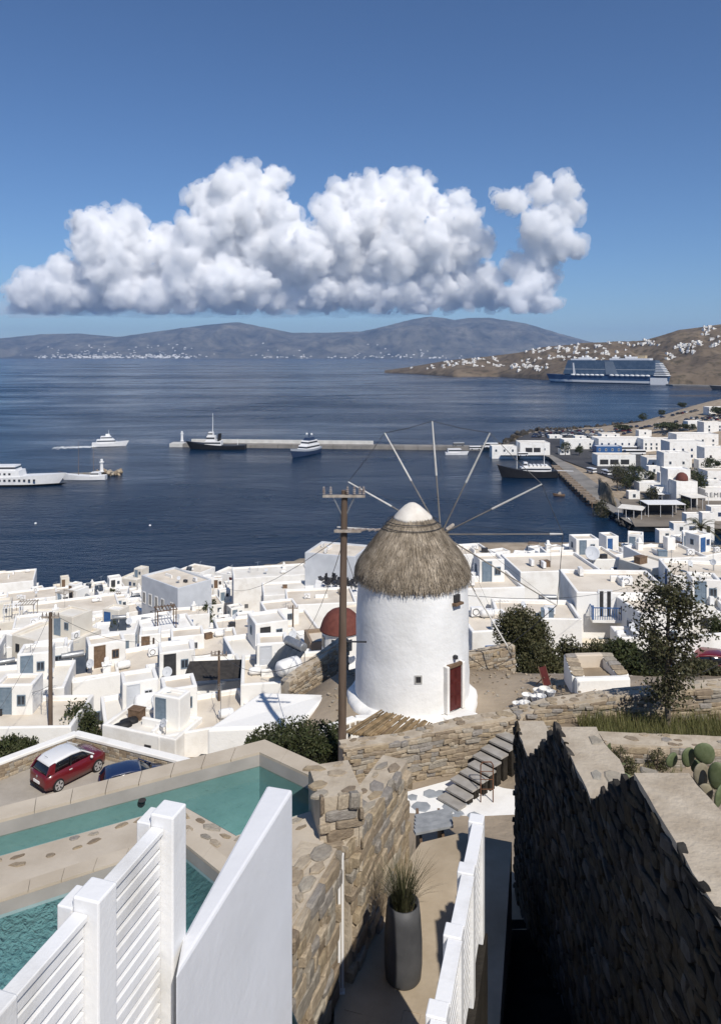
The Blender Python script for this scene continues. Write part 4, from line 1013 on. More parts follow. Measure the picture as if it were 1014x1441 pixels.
p_ = G(200, 1127, WZ + .005); link('skimmer', MB().tube((0, 0, 0), (0, 0, .012), .07, .07, 14).mesh('skimmer', DMETAL), pool, p_)
spa = thing('plunge_pool', 'rippling teal plunge pool beside the slatted fence', 'pool', (0, 0, 0))
poly2 = [pool2_far[0], pool2_far[1], pool2_r[0], pool2_r[1], gp(-60, 1640, DZ)]
sheet('basin_floor', poly2[::-1], DZ - 1.3, TILE, spa); sheet('water', poly2[::-1], DZ - .22, SPAW, spa)
mb = MB()
in2 = offs(poly2[:4], -.012)
for a, b in zip(in2[:3], in2[1:4]): mb.add([(*a, DZ - 1.35), (*b, DZ - 1.35), (*b, DZ - .17), (*a, DZ - .17)], [(0, 1, 2, 3)])
mb.build('basin_wall', TILE, spa)
o2 = offs([pool2_far[0], pool2_far[1], pool2_r[0]], .26); i2 = [pool2_far[0], pool2_far[1], pool2_r[0]]
for i in range(2):
    k = 7 if i == 0 else 3
    for j in range(k):
        a, b, c, d = Vector(i2[i]), Vector(i2[i+1]), Vector(o2[i+1]), Vector(o2[i]); s0, s1 = j / k + .001, (j + 1) / k - .001
        q = [a.lerp(b, s0), a.lerp(b, s1), d.lerp(c, s1), d.lerp(c, s0)]; MB().hexa([(*p, DZ + .003) for p in q], [(*p, DZ + .045) for p in q]).build('coping_slab', RIMM, spa)
mb = MB()
in3 = offs(i2, -.006)
for i in range(2): a, b = Vector(in3[i]), Vector(in3[i + 1]); mb.add([(*a, DZ - .2), (*b, DZ - .2), (*b, DZ + .003), (*a, DZ + .003)], [(0, 1, 2, 3)])
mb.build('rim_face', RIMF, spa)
# stones set in the deck along the pool edge
rs = random.Random(9); items = []
for a, b, d0 in ((pool_near[2], pool_near[3], 1), (pool_near[1], pool_near[2], 1), (pool_near[0], pool_near[1], 1)):
    a, b = Vector(a), Vector(b); u = (b - a).normalized(); nl = Vector((u.y, -u.x)) * -1; L = (b - a).length; s = .1
    nl = Vector((-u.y, u.x))
    while s < L:
        for row, off in enumerate((.12, .34)):
            if rs.random() < .8 - .2 * row:
                q = a + u * (s + rs.uniform(-.05, .05)) + nl * (off + rs.uniform(-.04, .04)); w = rs.uniform(.2, .42) * (1 - .2 * row)
                items.append(Matrix.Translation((q.x, q.y, DZ - .006)) @ Matrix.Rotation(math.atan2(u.y, u.x) + rs.uniform(-.3, .3), 4, 'Z') @ Matrix.Diagonal((w, w * rs.uniform(.4, .6), .05, 1)))
        s += rs.uniform(.28, .45)
place_stones(deck, items, STONE, flat=True, name='deck_stone')

# stone walls beside the landing
W1 = stone_wall('stone_wall', 'sunlit stone retaining wall dropping from the pool deck to the landing', (edge[2][0] - .75, edge[2][1] - 2.4), edge[1], 49.3, DZ + .02, .62, -1, (.36, .2), limit=300, seed=3, cap=.9)
W2 = stone_wall('stone_wall', 'narrow stone wall with rubble top running beside the potted grass', (-.20, 11.95), (.93, 14.6), 49.3, [(0, 52.05), (2.9, 52.0)], .52, -1, (.34, .19), limit=300, seed=4, cap=.9)
W3 = stone_wall('stone_pier', 'squat stone pier at the corner of the raised pool', (-.66, 12.02), (.03, 12.2), 51.5, 52.78, 1.0, -1, (.34, .2), limit=120, seed=5, cap=.9, cat='stone pier')
link('pier_end', MB().box(0, .05, -.02, 1.0, 51.5, 52.7).mesh('pier_end', MORTAR), W3, (.66, .0, 0))
rp = G(478, 1392, LZ)
rail = thing('handrail_post', 'thin white metal post fixed against the stone retaining wall', 'post', (rp.x + .02, rp.y - .06, LZ))
MB().box(-.045, -.005, -.03, .03, 0, 2.23).build('post', PAINT, rail); MB().box(.01, .045, -.03, .03, 0, 2.2).build('post', PAINT, rail); MB().box(-.06, .06, -.05, .05, 0, .02).build('foot', PAINT, rail)
# landing
pl = [gp(470, 1560, LZ), (.88, 6.9), (1.75, 9.75), (3.15, 15.4), gp(650, 1172, LZ), gp(592, 1186, LZ), gp(525, 1280, LZ), gp(470, 1410, LZ)]
mb = MB(); mb.prism(pl, 47.0, LZ); land = mb.build('landing', PATHM); tag(land, 'sandy cement landing between stone wall and white fence', kind='structure')
for i in range(4):                                      # large paving slabs of the near half
    a = Vector((-.25 + .9 * (i % 2), 10.4 + 1.05 * (i // 2)))
    m = Matrix.Translation((a.x, a.y, 0)) @ Matrix.Rotation(R(-16), 4, 'Z'); MB().box(0, .885, 0, 1.03, LZ - .01, LZ + .008 + .001 * i, m).build('paving_slab', PATHM, land)
# planter with grass
pp = G(567, 1376, LZ)
pot = thing('planter', 'tall dark grey planter holding spiky green grass on the landing', 'planter', (pp.x, pp.y, LZ + .012))
POTM = mat('dark_zinc', (.055, .056, .06), (.085, .086, .09), 2.5, .55, .002, 10)
link('pot', MB().lathe([(.27, 0), (.29, .03), (.31, .25), (.31, .6), (.285, 1.0), (.262, 1.22), (.235, 1.22), (.24, 1.1), (.05, 1.08)], 40).mesh('pot', POTM, 0, True), pot)
link('soil', MB().lathe([(.24, 1.08), (.02, 1.12)], 20).mesh('soil', BROWN), pot)
rg = np.random.default_rng(8); n = 420; r = rg.uniform(0, .17, n); a = rg.uniform(0, 6.28, n)
pts = np.stack([r * np.cos(a), r * np.sin(a), np.full(n, 1.1)], 1)
PGR = leafmat('ornamental_grass', [(.035, .04, .02), (.06, .065, .03), (.10, .10, .05), (.14, .13, .075)])
hh_ = .78 * rg.uniform(.55, 1.1, n); ln = rg.uniform(.1, .85, n) * hh_; a2 = a + rg.normal(0, .5, n)
dx = np.stack([np.cos(a2), np.sin(a2), np.zeros(n)], 1); sx = np.stack([-np.sin(a2), np.cos(a2), np.zeros(n)], 1) * .006
segs = []
for t in (0, .35, .7, 1.0):
    c = pts + np.array([0, 0, 1.0]) * (hh_ * (t - .22 * t * t * (ln / hh_)))[:, None] + dx * (ln * t ** 1.7)[:, None]; w = (1 - .85 * t); segs += [c - sx * w, c + sx * w]
V = np.stack(segs, 1).reshape(-1, 3); i = np.arange(n)[:, None] * 8
o = link('grass', np_mesh('grass', V, np.concatenate([i + np.array([[0, 1, 3, 2]]), i + np.array([[2, 3, 5, 4]]), i + np.array([[4, 5, 7, 6]])]), PGR), pot); o['kind'] = 'stuff'

# big stepped wall on the right, its shade darkened into the stone colours
WX = lambda Y: 3.03 + .0365 * Y
ya, yb = 4.2, 17.5
stp = lambda Y: (Y - ya) * math.hypot(1, .0365)
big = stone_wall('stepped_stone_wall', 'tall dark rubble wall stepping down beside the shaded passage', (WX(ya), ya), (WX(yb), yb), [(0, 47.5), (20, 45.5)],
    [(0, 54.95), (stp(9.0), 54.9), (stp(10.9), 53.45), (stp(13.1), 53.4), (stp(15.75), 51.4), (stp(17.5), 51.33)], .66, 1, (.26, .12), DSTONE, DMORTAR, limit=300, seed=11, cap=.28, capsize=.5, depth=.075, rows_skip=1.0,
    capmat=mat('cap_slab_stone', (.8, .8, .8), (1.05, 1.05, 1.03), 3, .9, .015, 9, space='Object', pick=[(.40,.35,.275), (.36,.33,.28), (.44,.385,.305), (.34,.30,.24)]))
mb = MB(); topz = [(ya, 54.95), (9.0, 54.9), (10.9, 53.45), (13.1, 53.4), (15.75, 51.4), (17.5, 51.33)]
for (y0, z0), (y1, z1) in zip(topz, topz[1:]):
    if abs(z1 - z0) > .2: continue
    n = max(2, int((y1 - y0) / .25)); 
    for i in range(n):
        p, q = y0 + (y1 - y0) * i / n, y0 + (y1 - y0) * (i + 1) / n; zz = lambda Y: z0 + (z1 - z0) * (Y - y0) / (y1 - y0) + .012
        jl = lambda Y: .03 * noise.noise(Vector((Y * 3, 0, 1))); jr = lambda Y: .12 * noise.noise(Vector((Y * 1.3, 5, 1)))
        mb.add([(WX(p) - .03 + jl(p), p, zz(p)), (WX(p) + .67 + jr(p), p, zz(p)), (WX(q) + .67 + jr(q), q, zz(q)), (WX(q) - .03 + jl(q), q, zz(q)), (WX(p) - .03 + jl(p), p, zz(p) - .09), (WX(q) - .03 + jl(q), q, zz(q) - .09)], [(0, 1, 2, 3), (0, 3, 5, 4)])
capo = mb.build('mortar_cap', MORTAR, big); capo.matrix_parent_inverse = (Matrix.Translation(big.location) @ Matrix.Rotation(big.rotation_euler.z, 4, 'Z')).inverted()
# stepped path between white fence and tall wall, coloured near black as shade
SHADE_BLACK = mat('shade_black_step', (.012, .0115, .011), (.02, .019, .018), 2, .95, .01, 10, spec=.02)  # near-black colour stands for the deep shade of the passage
path = None
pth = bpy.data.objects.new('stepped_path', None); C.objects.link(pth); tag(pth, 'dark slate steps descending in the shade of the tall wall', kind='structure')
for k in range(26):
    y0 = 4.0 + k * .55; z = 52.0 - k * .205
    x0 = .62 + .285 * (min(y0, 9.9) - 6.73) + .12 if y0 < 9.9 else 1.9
    MB().box(x0, WX(y0) + .1, y0, y0 + .56, z - 1.2, z).build('step', SHADE_BLACK, pth)
# white slatted fences
def fence(name, label, posts, ztop, zbase, nsl, face, pw=.185, batten=True):
    dz = 0 if batten else .07
    t = thing(name, label, 'fence', (0, 0, 0))
    for (x, y), nxt in zip(posts, posts[1:] + [None]):
        u = (Vector(posts[1]) - Vector(posts[0])).normalized(); an = math.atan2(u.y, u.x)
        m = Matrix.Translation((x, y, 0)) @ Matrix.Rotation(an, 4, 'Z')
        MB().box(-pw / 2, pw / 2, -pw / 2, pw / 2, zbase, ztop, m).build('post', PAINT, t, bevel=.012)
        if batten: MB().box(-pw / 2 - .0, pw / 2, pw / 2 + .002, pw / 2 + .11, zbase, ztop - .075, m).build('post_batten', PAINT, t, bevel=.008)
        if nxt:
            L = (Vector(nxt) - Vector((x, y))).length
            for k in range(nsl):
                z = ztop - .13 + dz - k * .108; hgt = .075 if k else .09
                MB().box(pw / 2 + .003, L - pw / 2 - .003, -.025 + face * .03, .025 + face * .03, z - hgt, z, m).build('slat', PAINT, t, bevel=.006)
            MB().box(pw / 2 + .003, L - pw / 2 - .003, (-.05 if batten else -.075) + face * .03, (.05 if batten else .075) + face * .03, ztop - .125 + dz, ztop - .085 + dz, m).build('top_rail', PAINT, t, bevel=.006)
    return t
lf = [(-2.37, 2.0), (-2.10, 2.9), (-1.855, 3.7), (-1.615, 4.5), (-1.376, 5.3)]
fence('slatted_fence', 'white slatted timber fence beside the plunge pool', lf, 56.75, 54.6, 18, 1)
d_ = Vector((.285, 1)).normalized()
rf = [(.70 + .285 * (y - 6.73), y) for y in (4.89, 5.81, 6.73, 7.65, 8.58, 9.5)]
fence('slatted_fence', 'white slatted timber fence along the landing edge above the dark passage', rf, 54.05, 52.5, 13, -1, .19, False)
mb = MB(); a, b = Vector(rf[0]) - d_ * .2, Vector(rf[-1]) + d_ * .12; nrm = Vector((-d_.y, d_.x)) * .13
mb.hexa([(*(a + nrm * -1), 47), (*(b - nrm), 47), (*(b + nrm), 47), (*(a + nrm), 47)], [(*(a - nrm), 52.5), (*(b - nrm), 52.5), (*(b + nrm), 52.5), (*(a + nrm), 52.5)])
fb = mb.build('kerb_wall', DMORTAR); tag(fb, 'dark plastered kerb wall carrying the landing fence', 'wall')  # dark colour puts the shade below the fence into the wall
# white masonry wall with sloping look
wa, wb_ = Vector((-1.25, 5.0)), Vector((-.653, 7.15)); du_ = (wb_ - wa).normalized(); nl = Vector((-du_.y, du_.x)) * .27
mb = MB(); q = [wa, wb_, wb_ + nl, Vector((-1.283, 5.33))]
mb.hexa([(*p, 49.5) for p in q], [(*p, 55.8) for p in q])
ww = mb.build('white_wall', mat('smooth_white_render', (.66, .66, .665), (.72, .72, .73), 1.1, .7, .004, 9, lo=.3, hi=.6), bevel=.025); tag(ww, 'smooth white rendered wall ending beside the pool deck', 'wall')
# platform under the near fence
mb = MB(); mb.prism([(-3.2, 1.0), (-2.3, 1.0), (-1.16, 5.1), (-1.5, 5.5), (-3.2, 1.4)], 49.5, 54.6); o = mb.build('terrace_edge', WHITE); tag(o, 'white terrace edge under the slatted fence', kind='structure')

# ------------------------------------------------------------------ small square below: plaza, steps, walls of the mill yard
PZ = 46.2
pz = [gp(552, 1120, PZ), gp(600, 1172, PZ), gp(760, 1172, PZ), gp(720, 1092, PZ), gp(640, 1096, PZ)]
mb = MB(); mb.prism(pz, 44.5, PZ); plaza = mb.build('plaza', WHITE); tag(plaza, 'white painted plaza paving with round grey flagstones', kind='structure')
FLAG = mat('grey_flagstone', (.25, .27, .29), (.33, .35, .37), 3, .8, .004, 15)
for i, (x, y, w) in enumerate(((606, 1118, .55), (592, 1135, .62), (620, 1117, .4), (634, 1137, .55), (636, 1153, .6), (645, 1145, .35), (612, 1152, .5), (650, 1160, .5), (580, 1122, .4), (655, 1128, .45), (668, 1150, .5))):
    p = G(x, y, PZ); link('flagstone', stone_variants(FLAG, True)[i % 9], plaza, (p.x, p.y, PZ + .004), (0, 0, i), (w, w, .03))
st = thing('stone_stairs', 'grey stone slab stairs climbing from the white plaza to the mill yard', 'stairs', (0, 0, 0))
s0 = G(635, 1126, PZ + .1); axl = Vector((.66, -.75, 0)); asc = Vector((.75, .66, 0)); SLAB = mat('grey_slab', (.27, .25, .225), (.37, .35, .32), 2.5, .85, .006, 12)
for k in range(9):
    c = s0 + asc * (.36 * k) + Vector((0, 0, .125 * k))
    c = c + Vector((rs.uniform(-.03, .03), rs.uniform(-.03, .03), 0)); e1_, e2_ = rs.uniform(.40, .47), rs.uniform(.40, .47)
    q = [c - axl * e1_ - asc * .22, c + axl * e2_ - asc * .2, c + axl * e2_ + asc * .17, c - axl * e1_ + asc * .17]
    MB().hexa([p - Vector((0, 0, .06)) for p in q], q).build('tread', SLAB, st)
    q2 = [c - axl * .38 - asc * .05, c + axl * .38 - asc * .05, c + axl * .38 + asc * .17, c - axl * .38 + asc * .17]
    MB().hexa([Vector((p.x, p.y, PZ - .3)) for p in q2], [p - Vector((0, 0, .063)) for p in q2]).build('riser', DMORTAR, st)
RUST = mat('rust', (.10, .045, .025), (.19, .09, .05), 7, .9, .003, 25)
hr = thing('rusty_rail', 'small rusty iron rail frame standing beside the stone stairs', 'rail', G(676, 1120, PZ + .2))
mb = MB(); 
for x in (0, .38): mb.tube((x, 0, -.3), (x, 0, .95), .018)
mb.tube((0, 0, .95), (.06, 0, 1.04), .018); mb.tube((.06, 0, 1.04), (.32, 0, 1.04), .018); mb.tube((.32, 0, 1.04), (.38, 0, .95), .018)
mb.build('hoop', RUST, hr)
for z in (.2, .5, .75): MB().tube((.018, 0, z), (.362, 0, z), .012).build('bar', RUST, hr)
ps = thing('plank_steps', 'grey timber plank steps leading down from the landing', 'steps', (0, 0, 0))
for k in range(5):
    c = G(612, 1172 - k * 5.2, LZ - .1 - k * .05); q = [c + Vector((-.42, -.02, 0)), c + Vector((.42, .24, 0)), c + Vector((.38, .38, 0)), c + Vector((-.46, .12, 0))]
    MB().hexa([p - Vector((0, 0, .05)) for p in q], q).build('plank', METAL if False else mat('grey_plank', (.22, .23, .24), (.32, .33, .34), 4, .8, .003, 25), ps)
c = G(612, 1172, LZ); MB().box(c.x - .3, c.x - .24, c.y, c.y + 1.5, LZ - 1.5, LZ - .4).box(c.x + .2, c.x + .26, c.y, c.y + 1.5, LZ - 1.5, LZ - .4).build('stringer', BROWN, ps)
WC = stone_wall('stone_wall', 'long dry stone wall bounding the mill yard above the plaza', (-.55, 23.25), (5.3, 25.1), 45.6, [(0, 47.65), (2, 47.55), (4, 47.75), (6.2, 47.75)], .5, -1, (.36, .13), limit=300, seed=21, cap=.6, depth=.13)
WD = stone_wall('stone_wall', 'low dry stone garden wall running behind the long grass', (5.3, 25.12), (9.0, 25.7), 46.8, [(0, 47.75), (1.2, 48.0), (3.8, 48.15)], .55, -1, (.42, .15), limit=200, seed=22, cap=.6, depth=.14)
WE = stone_wall('stone_wall', 'low dry stone garden wall behind the slim tree trunk', (9.0, 25.72), (15.5, 26.7), 46.8, [(0, 48.15), (6.6, 48.3)], .55, -1, (.42, .15), limit=200, seed=23, cap=.6, depth=.14)
WF = stone_wall('stone_wall', 'pale cement topped garden wall between grass strip and planted bed', (6.9, 22.3), (13.5, 22.0), 46.5, [(0, 48.3), (6.7, 48.15)], .75, -1, (.4, .15), limit=120, seed=24, cap=.35, depth=.1)
WG = stone_wall('stone_wall', 'curved looking dry stone wall at the foot of the mill', (-3.2, 33.2), (-.6, 36.8), 43.6, [(0, 45.3), (4.5, 45.9)], .5, -1, (.32, .14), limit=150, seed=25, cap=.5)
WH = stone_wall('stone_wall', 'short dry stone wall behind the mill doorway steps', (5.0, 35.2), (7.6, 36.4), 44.2, 45.7, .45, -1, (.32, .13), limit=120, seed=26, cap=.5)
# reed shelter behind the yard wall
pg = thing('reed_shelter', 'low shelter roofed with brown reeds behind the stone yard wall', 'shelter', (0, 0, 0))
A_, B_, C_, D__ = P(486, 1032, 25.0), P(585, 1043, 24.9), P(607, 1018, 26.6), P(535, 1001, 27.2)
for k in range(34):
    t = (k + .5) / 34; a = A_.lerp(B_, t); b = D__.lerp(C_, t); j = Vector((rs.uniform(-.04, .04), rs.uniform(-.05, .05), rs.uniform(-.02, .03)))
    MB().tube(a + j, b + j, rs.uniform(.035, .055), .03, 6).build('reed', REED, pg)
for q in (A_.lerp(D__, .1), B_.lerp(C_, .1), C_.lerp(B_, .1), D__.lerp(A_, .1)): MB().tube(q - Vector((0, 0, .05)), (q.x, q.y, 45.2), .05).build('post', WOODG, pg)
MB().tube(A_.lerp(D__, .1) - Vector((0, 0, .08)), B_.lerp(C_, .1) - Vector((0, 0, .08)), .04).build('beam', WOODG, pg)
MB().tube(D__.lerp(A_, .1) - Vector((0, 0, .08)), C_.lerp(B_, .1) - Vector((0, 0, .08)), .04).build('beam', WOODG, pg)
CLAY = mat('terracotta', (.15, .085, .06), (.22, .14, .10), 5, .85, .003, 18)
for (x, y, s, lab) in ((524, 1002, .8, 'brown clay jar lying near the mill footing'), (541, 996, 1.15, 'weathered grey clay urn beside the reed shelter')):
    p = P(x, y, 28.4); zz_ = T(p.x, p.y); tag(MB().lathe([(.12, 0), (.24, .12), (.28, .32), (.2, .52), (.13, .58), (.17, .64)], 16).build('clay_jar', CLAY, loc=(p.x, p.y, zz_ - .02)), lab, 'jar')
    C.objects[-1].scale = (s, s, s)
# whitewashed low wall + near white house + hedge
mb = MB()
def RZ(x, y, z): return G(x, y, z)
top = [RZ(291, 1026, 45.3), RZ(420, 1021, 45.25), RZ(462, 977, 45.05), RZ(366, 974, 45.3)]
mb.hexa([Vector((p.x * 1.0, p.y, 40.5)) for p in top], top)
nh = thing('white_house', 'near white house with smooth sloping roof behind the clipped hedge', 'house', (0, 0, 0)); link('wall', mb.mesh('wall', WHITE, .12, True, 3), nh)
nh.children[0].data.shade_flat()
mb = MB(); lw = [(-1.9, 26.6), (-1.2, 27.6), (-.2, 28.3), (.9, 28.4)]
for a, b in zip(lw, lw[1:]):
    a, b = Vector(a), Vector(b); u = (b - a).normalized(); nn = Vector((-u.y, u.x)) * .18; z = 46.15
    mb.hexa([(*(a - nn), 44.5), (*(b - nn), 44.5), (*(b + nn), 44.5), (*(a + nn), 44.5)], [(*(a - nn), z), (*(b - nn), z), (*(b + nn), z), (*(a + nn), z)])
lwall = thing('yard_wall', 'low whitewashed yard wall set with bare stones beside the hedge', 'wall', (0, 0, 0)); link('wall', mb.mesh('wall', WHITE, .05), lwall)
it = []
for k in range(16):
    t = k / 15 * 2.999; i = int(t); a, b = Vector(lw[i]), Vector(lw[i + 1]); q = a.lerp(b, t - i); u = (b - a).normalized(); n_ = Vector((u.y, -u.x)) * .19
    it.append(Matrix.Translation((q.x + n_.x, q.y + n_.y, 46.0)) @ Matrix.Rotation(math.atan2(u.y, u.x), 4, 'Z') @ Matrix.Diagonal((.15, .06, .13, 1)))
place_stones(lwall, it, STONE)
rg = np.random.default_rng(31); n = 15000
hx = rg.uniform(-1, 1, n); hy = rg.uniform(-1, 1, n); hz_ = rg.uniform(0, 1, n) ** .5
bump_ = np.array([noise.noise(Vector((a * 3, b * 2, 3))) for a, b in zip(hx, hy)]) * .16
keep = np.maximum(np.maximum(np.abs(hx), np.abs(hy)), hz_) > .72
pts = np.stack([hx * 1.75, hy * .85, hz_ * (1.75 - .55 * (hx < -.3) * (-.3 - hx) - .25 * hx ** 2 + bump_)], 1)[keep]
hd = thing('clipped_hedge', 'dense dark green clipped hedge between white house and utility pole', 'hedge', (-2.25, 25.2, 45.55)); link('foliage', leaf_mesh('foliage', pts, .10, LEAF, rg), hd)
mb = MB()
for k in range(14): mb.tube((rs.uniform(-1.5, 1.5), rs.uniform(-.5, .5), -.3), (rs.uniform(-1.5, 1.5), rs.uniform(-.5, .5), 1.2), .03, .015, 4)
mb.build('stems', BARK, hd)
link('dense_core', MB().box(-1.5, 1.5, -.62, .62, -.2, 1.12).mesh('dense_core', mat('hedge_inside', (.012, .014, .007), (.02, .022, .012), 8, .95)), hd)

# ------------------------------------------------------------------ mill yard: trough, pots, chair
tp = P(842, 978, 31); tz = T(tp.x, tp.y)
tr = thing('masonry_trough', 'rough whitewashed masonry trough with stone slab sides in the mill yard', 'trough', (tp.x, tp.y, tz), R(4))
link('front_wall', MB().box(-1.15, 1.15, -.55, -.2, -.3, .55).mesh('front_wall', WHITE, .09), tr)
for s in (-1, 1): link('side_wall', MB().hexa([Vector((s * .95 - .28, -.2, -.3)), Vector((s * .95 + .28, -.2, -.3)), Vector((s * .8 + .25, 1.3, -.3)), Vector((s * .8 - .25, 1.3, -.3))], [Vector((s * .95 - .28, -.2, .55)), Vector((s * .95 + .28, -.2, .55)), Vector((s * .8 + .25, 1.3, .85)), Vector((s * .8 - .25, 1.3, .85))]).mesh('side_wall', WHITE, .05), tr)
for s in (-1, 1):
    for k in range(5):
        link('slab', stone_variants(STONE)[(k + s) % 9], tr, (s * (.93 - k * .035), -.1 + k * .3, .60 + .06 * k), (R(11), 0, rs.uniform(-.2, .2)), (.5, .27, .08))
link('back_wall', MB().box(-.6, .6, 1.0, 1.3, -.3, .9).mesh('back_wall', OCHRE, .05), tr); link('bed', MB().box(-.7, .7, -.25, 1.05, -.3, .35).mesh('bed', SAND), tr)
for i, (x, y) in enumerate(((727, 985), (741, 976), (738, 992), (752, 983), (761, 990), (766, 978), (775, 986), (757, 974))):
    p = P(x, y, 30.4 + (992 - y) * .05); z = T(p.x, p.y); s = .9 + .25 * (i % 3) / 2
    o = MB().lathe([(.12, 0), (.16, .1), (.2, .26), (.22, .3), (.18, .3), (.15, .2), (.02, .18)], 12).build('flower_pot', WHITE, loc=(p.x, p.y, z - .01)); o.scale = (s, s, s)
    tag(o, 'small white flower pot in the cluster on the mill yard', 'flower pot', 'white pots on the mill yard')
pc = P(765, 975, 32.4); z = T(pc.x, pc.y); chr_ = thing('folding_chair', 'folded dark red and wood chair leaning in the mill yard', 'chair', (pc.x, pc.y, z), R(30))
for x in (-.2, .2):
    MB().tube((x, -.25, 0), (x, .15, .85), .022).build('leg', BROWN, chr_); MB().tube((x * .9, .3, 0), (x * .9, -.2, .5), .022).build('leg', BROWN, chr_)
MB().hexa([Vector((-.19, -.2, .1)), Vector((.19, -.2, .1)), Vector((.19, .12, .8)), Vector((-.19, .12, .8))], [Vector((-.19, -.22, .11)), Vector((.19, -.22, .11)), Vector((.19, .10, .81)), Vector((-.19, .10, .81))]).build('backrest', RED, chr_)

# loose stones scattered on the yard
mb = MB(); vv = [(np.array([v.co[:] for v in me.vertices]), [tuple(p.vertices) for p in me.polygons]) for me in stone_variants(STONE)]
for k in range(900):
    x, y = rs.uniform(-1.5, 13), rs.uniform(25.6, 37)
    if math.hypot(x - MX, y - MY) < 3.1: continue
    s_ = rs.uniform(.03, .10) * (2.2 if rs.random() < .04 else 1); v, f = rs.choice(vv); a = rs.uniform(0, 6); ca, sa = math.cos(a), math.sin(a)
    q = v * np.array([s_ * 1.4, s_, s_ * .7]); q = np.stack([q[:, 0] * ca - q[:, 1] * sa + x, q[:, 0] * sa + q[:, 1] * ca + y, q[:, 2] + T(x, y) + .01], 1); mb.add(q.tolist(), f)
o = mb.build('loose_stones', STONE); tag(o, 'loose stones scattered over the bare mill yard', kind='stuff')

# ------------------------------------------------------------------ road with parapet and parked cars
RZ0 = 35.95
road = sheet('road', [(-30, 38.2), (-6, 38.2), (-6, 43.4), (-10.1, 41.9), (-17.3, 44.8), (-24, 38.8), (-30, 38.6)], RZ0 + .1, mat('worn_concrete_road', (.30, .27, .23), (.40, .36, .31), .7, .9, .006, 8)); tag(road, 'pale worn concrete road beside the parapet', kind='structure')
pts_ = [(-26.0, 37.2), (-20.4, 41.8), (-17.3, 44.9), (-10.0, 41.9), (-6.5, 40.4)]
pw_ = thing('parapet_wall', 'white topped stone parapet round the parking corner', 'wall', (0, 0, 0))
for i, (a, b) in enumerate(zip(pts_, pts_[1:])):
    a, b = Vector(a), Vector(b); u = (b - a).normalized(); n_ = Vector((-u.y, u.x)) * .16; e = u * .06
    MB().hexa([(*(a - n_), 34.5), (*(b - n_), 34.5), (*(b + n_), 34.5), (*(a + n_), 34.5)], [(*(a - n_), 36.9), (*(b - n_), 36.9), (*(b + n_), 36.9), (*(a + n_), 36.9)]).build('core', MORTAR, pw_)
    n2 = Vector((-u.y, u.x)) * .27
    MB().hexa([(*(a - n2 - e), 36.9), (*(b - n2 + e), 36.9), (*(b + n2 + e), 36.9), (*(a + n2 - e), 36.9)], [(*(a - n2 - e), 37.08 + .004 * i), (*(b - n2 + e), 37.08 + .004 * i), (*(b + n2 + e), 37.08 + .004 * i), (*(a + n2 - e), 37.08 + .004 * i)]).build('coping', WHITE, pw_, bevel=.04)
    it = []; z = RZ0
    while z < 36.85:
        s = 0; rh = rs.uniform(.12, .22)
        while s < (b - a).length:
            w = rs.uniform(.2, .55); q = a + u * (s + w / 2) - Vector((-u.y, u.x)) * .17
            it.append(Matrix.Translation((q.x, q.y, z + rh / 2)) @ Matrix.Rotation(math.atan2(u.y, u.x), 4, 'Z') @ Matrix.Diagonal((w, .12, rh, 1))); s += w
        z += rh
    place_stones(pw_, it, STONE, limit=75)
def paint(name, c, c2=None): return mat(name, c, c2 or c, 2, .35, spec=.5, coat=.6)
CRED, CWH, CBL = paint('red_car_paint', (.12, .006, .010)), paint('white_car_paint', (.72, .72, .72)), paint('navy_car_paint', (.012, .025, .075))
TYRE = mat('tyre', (.012, .012, .013), (.02, .02, .02), 5, .85); RIM = mat('alloy', (.55, .55, .56), (.62, .62, .63), 4, .3, metal=.7); LAMP = mat('lamp_lens', (.25, .02, .02), (.3, .03, .03), 4, .2, spec=.6); HLAMP = mat('head_lens', (.6, .6, .62), (.7, .7, .7), 4, .15, spec=.6)
CGL = mat('car_glass', (.008, .009, .011), (.012, .013, .016), 2, .06, spec=.7)
def loft(rings, mb=None, caps=True):
    mb = mb or MB(); m = len(rings[0]); n0 = len(mb.v)
    for r in rings: mb.v += [tuple(p) for p in r]
    for k in range(len(rings) - 1):
        for i in range(m): mb.f.append((n0 + k*m+i, n0 + k*m+(i+1) % m, n0 + (k+1)*m+(i+1) % m, n0 + (k+1)*m+i))
    if caps: mb.f += [tuple(n0 + i for i in range(m - 1, -1, -1)), tuple(n0 + (len(rings) - 1) * m + i for i in range(m))]
    return mb
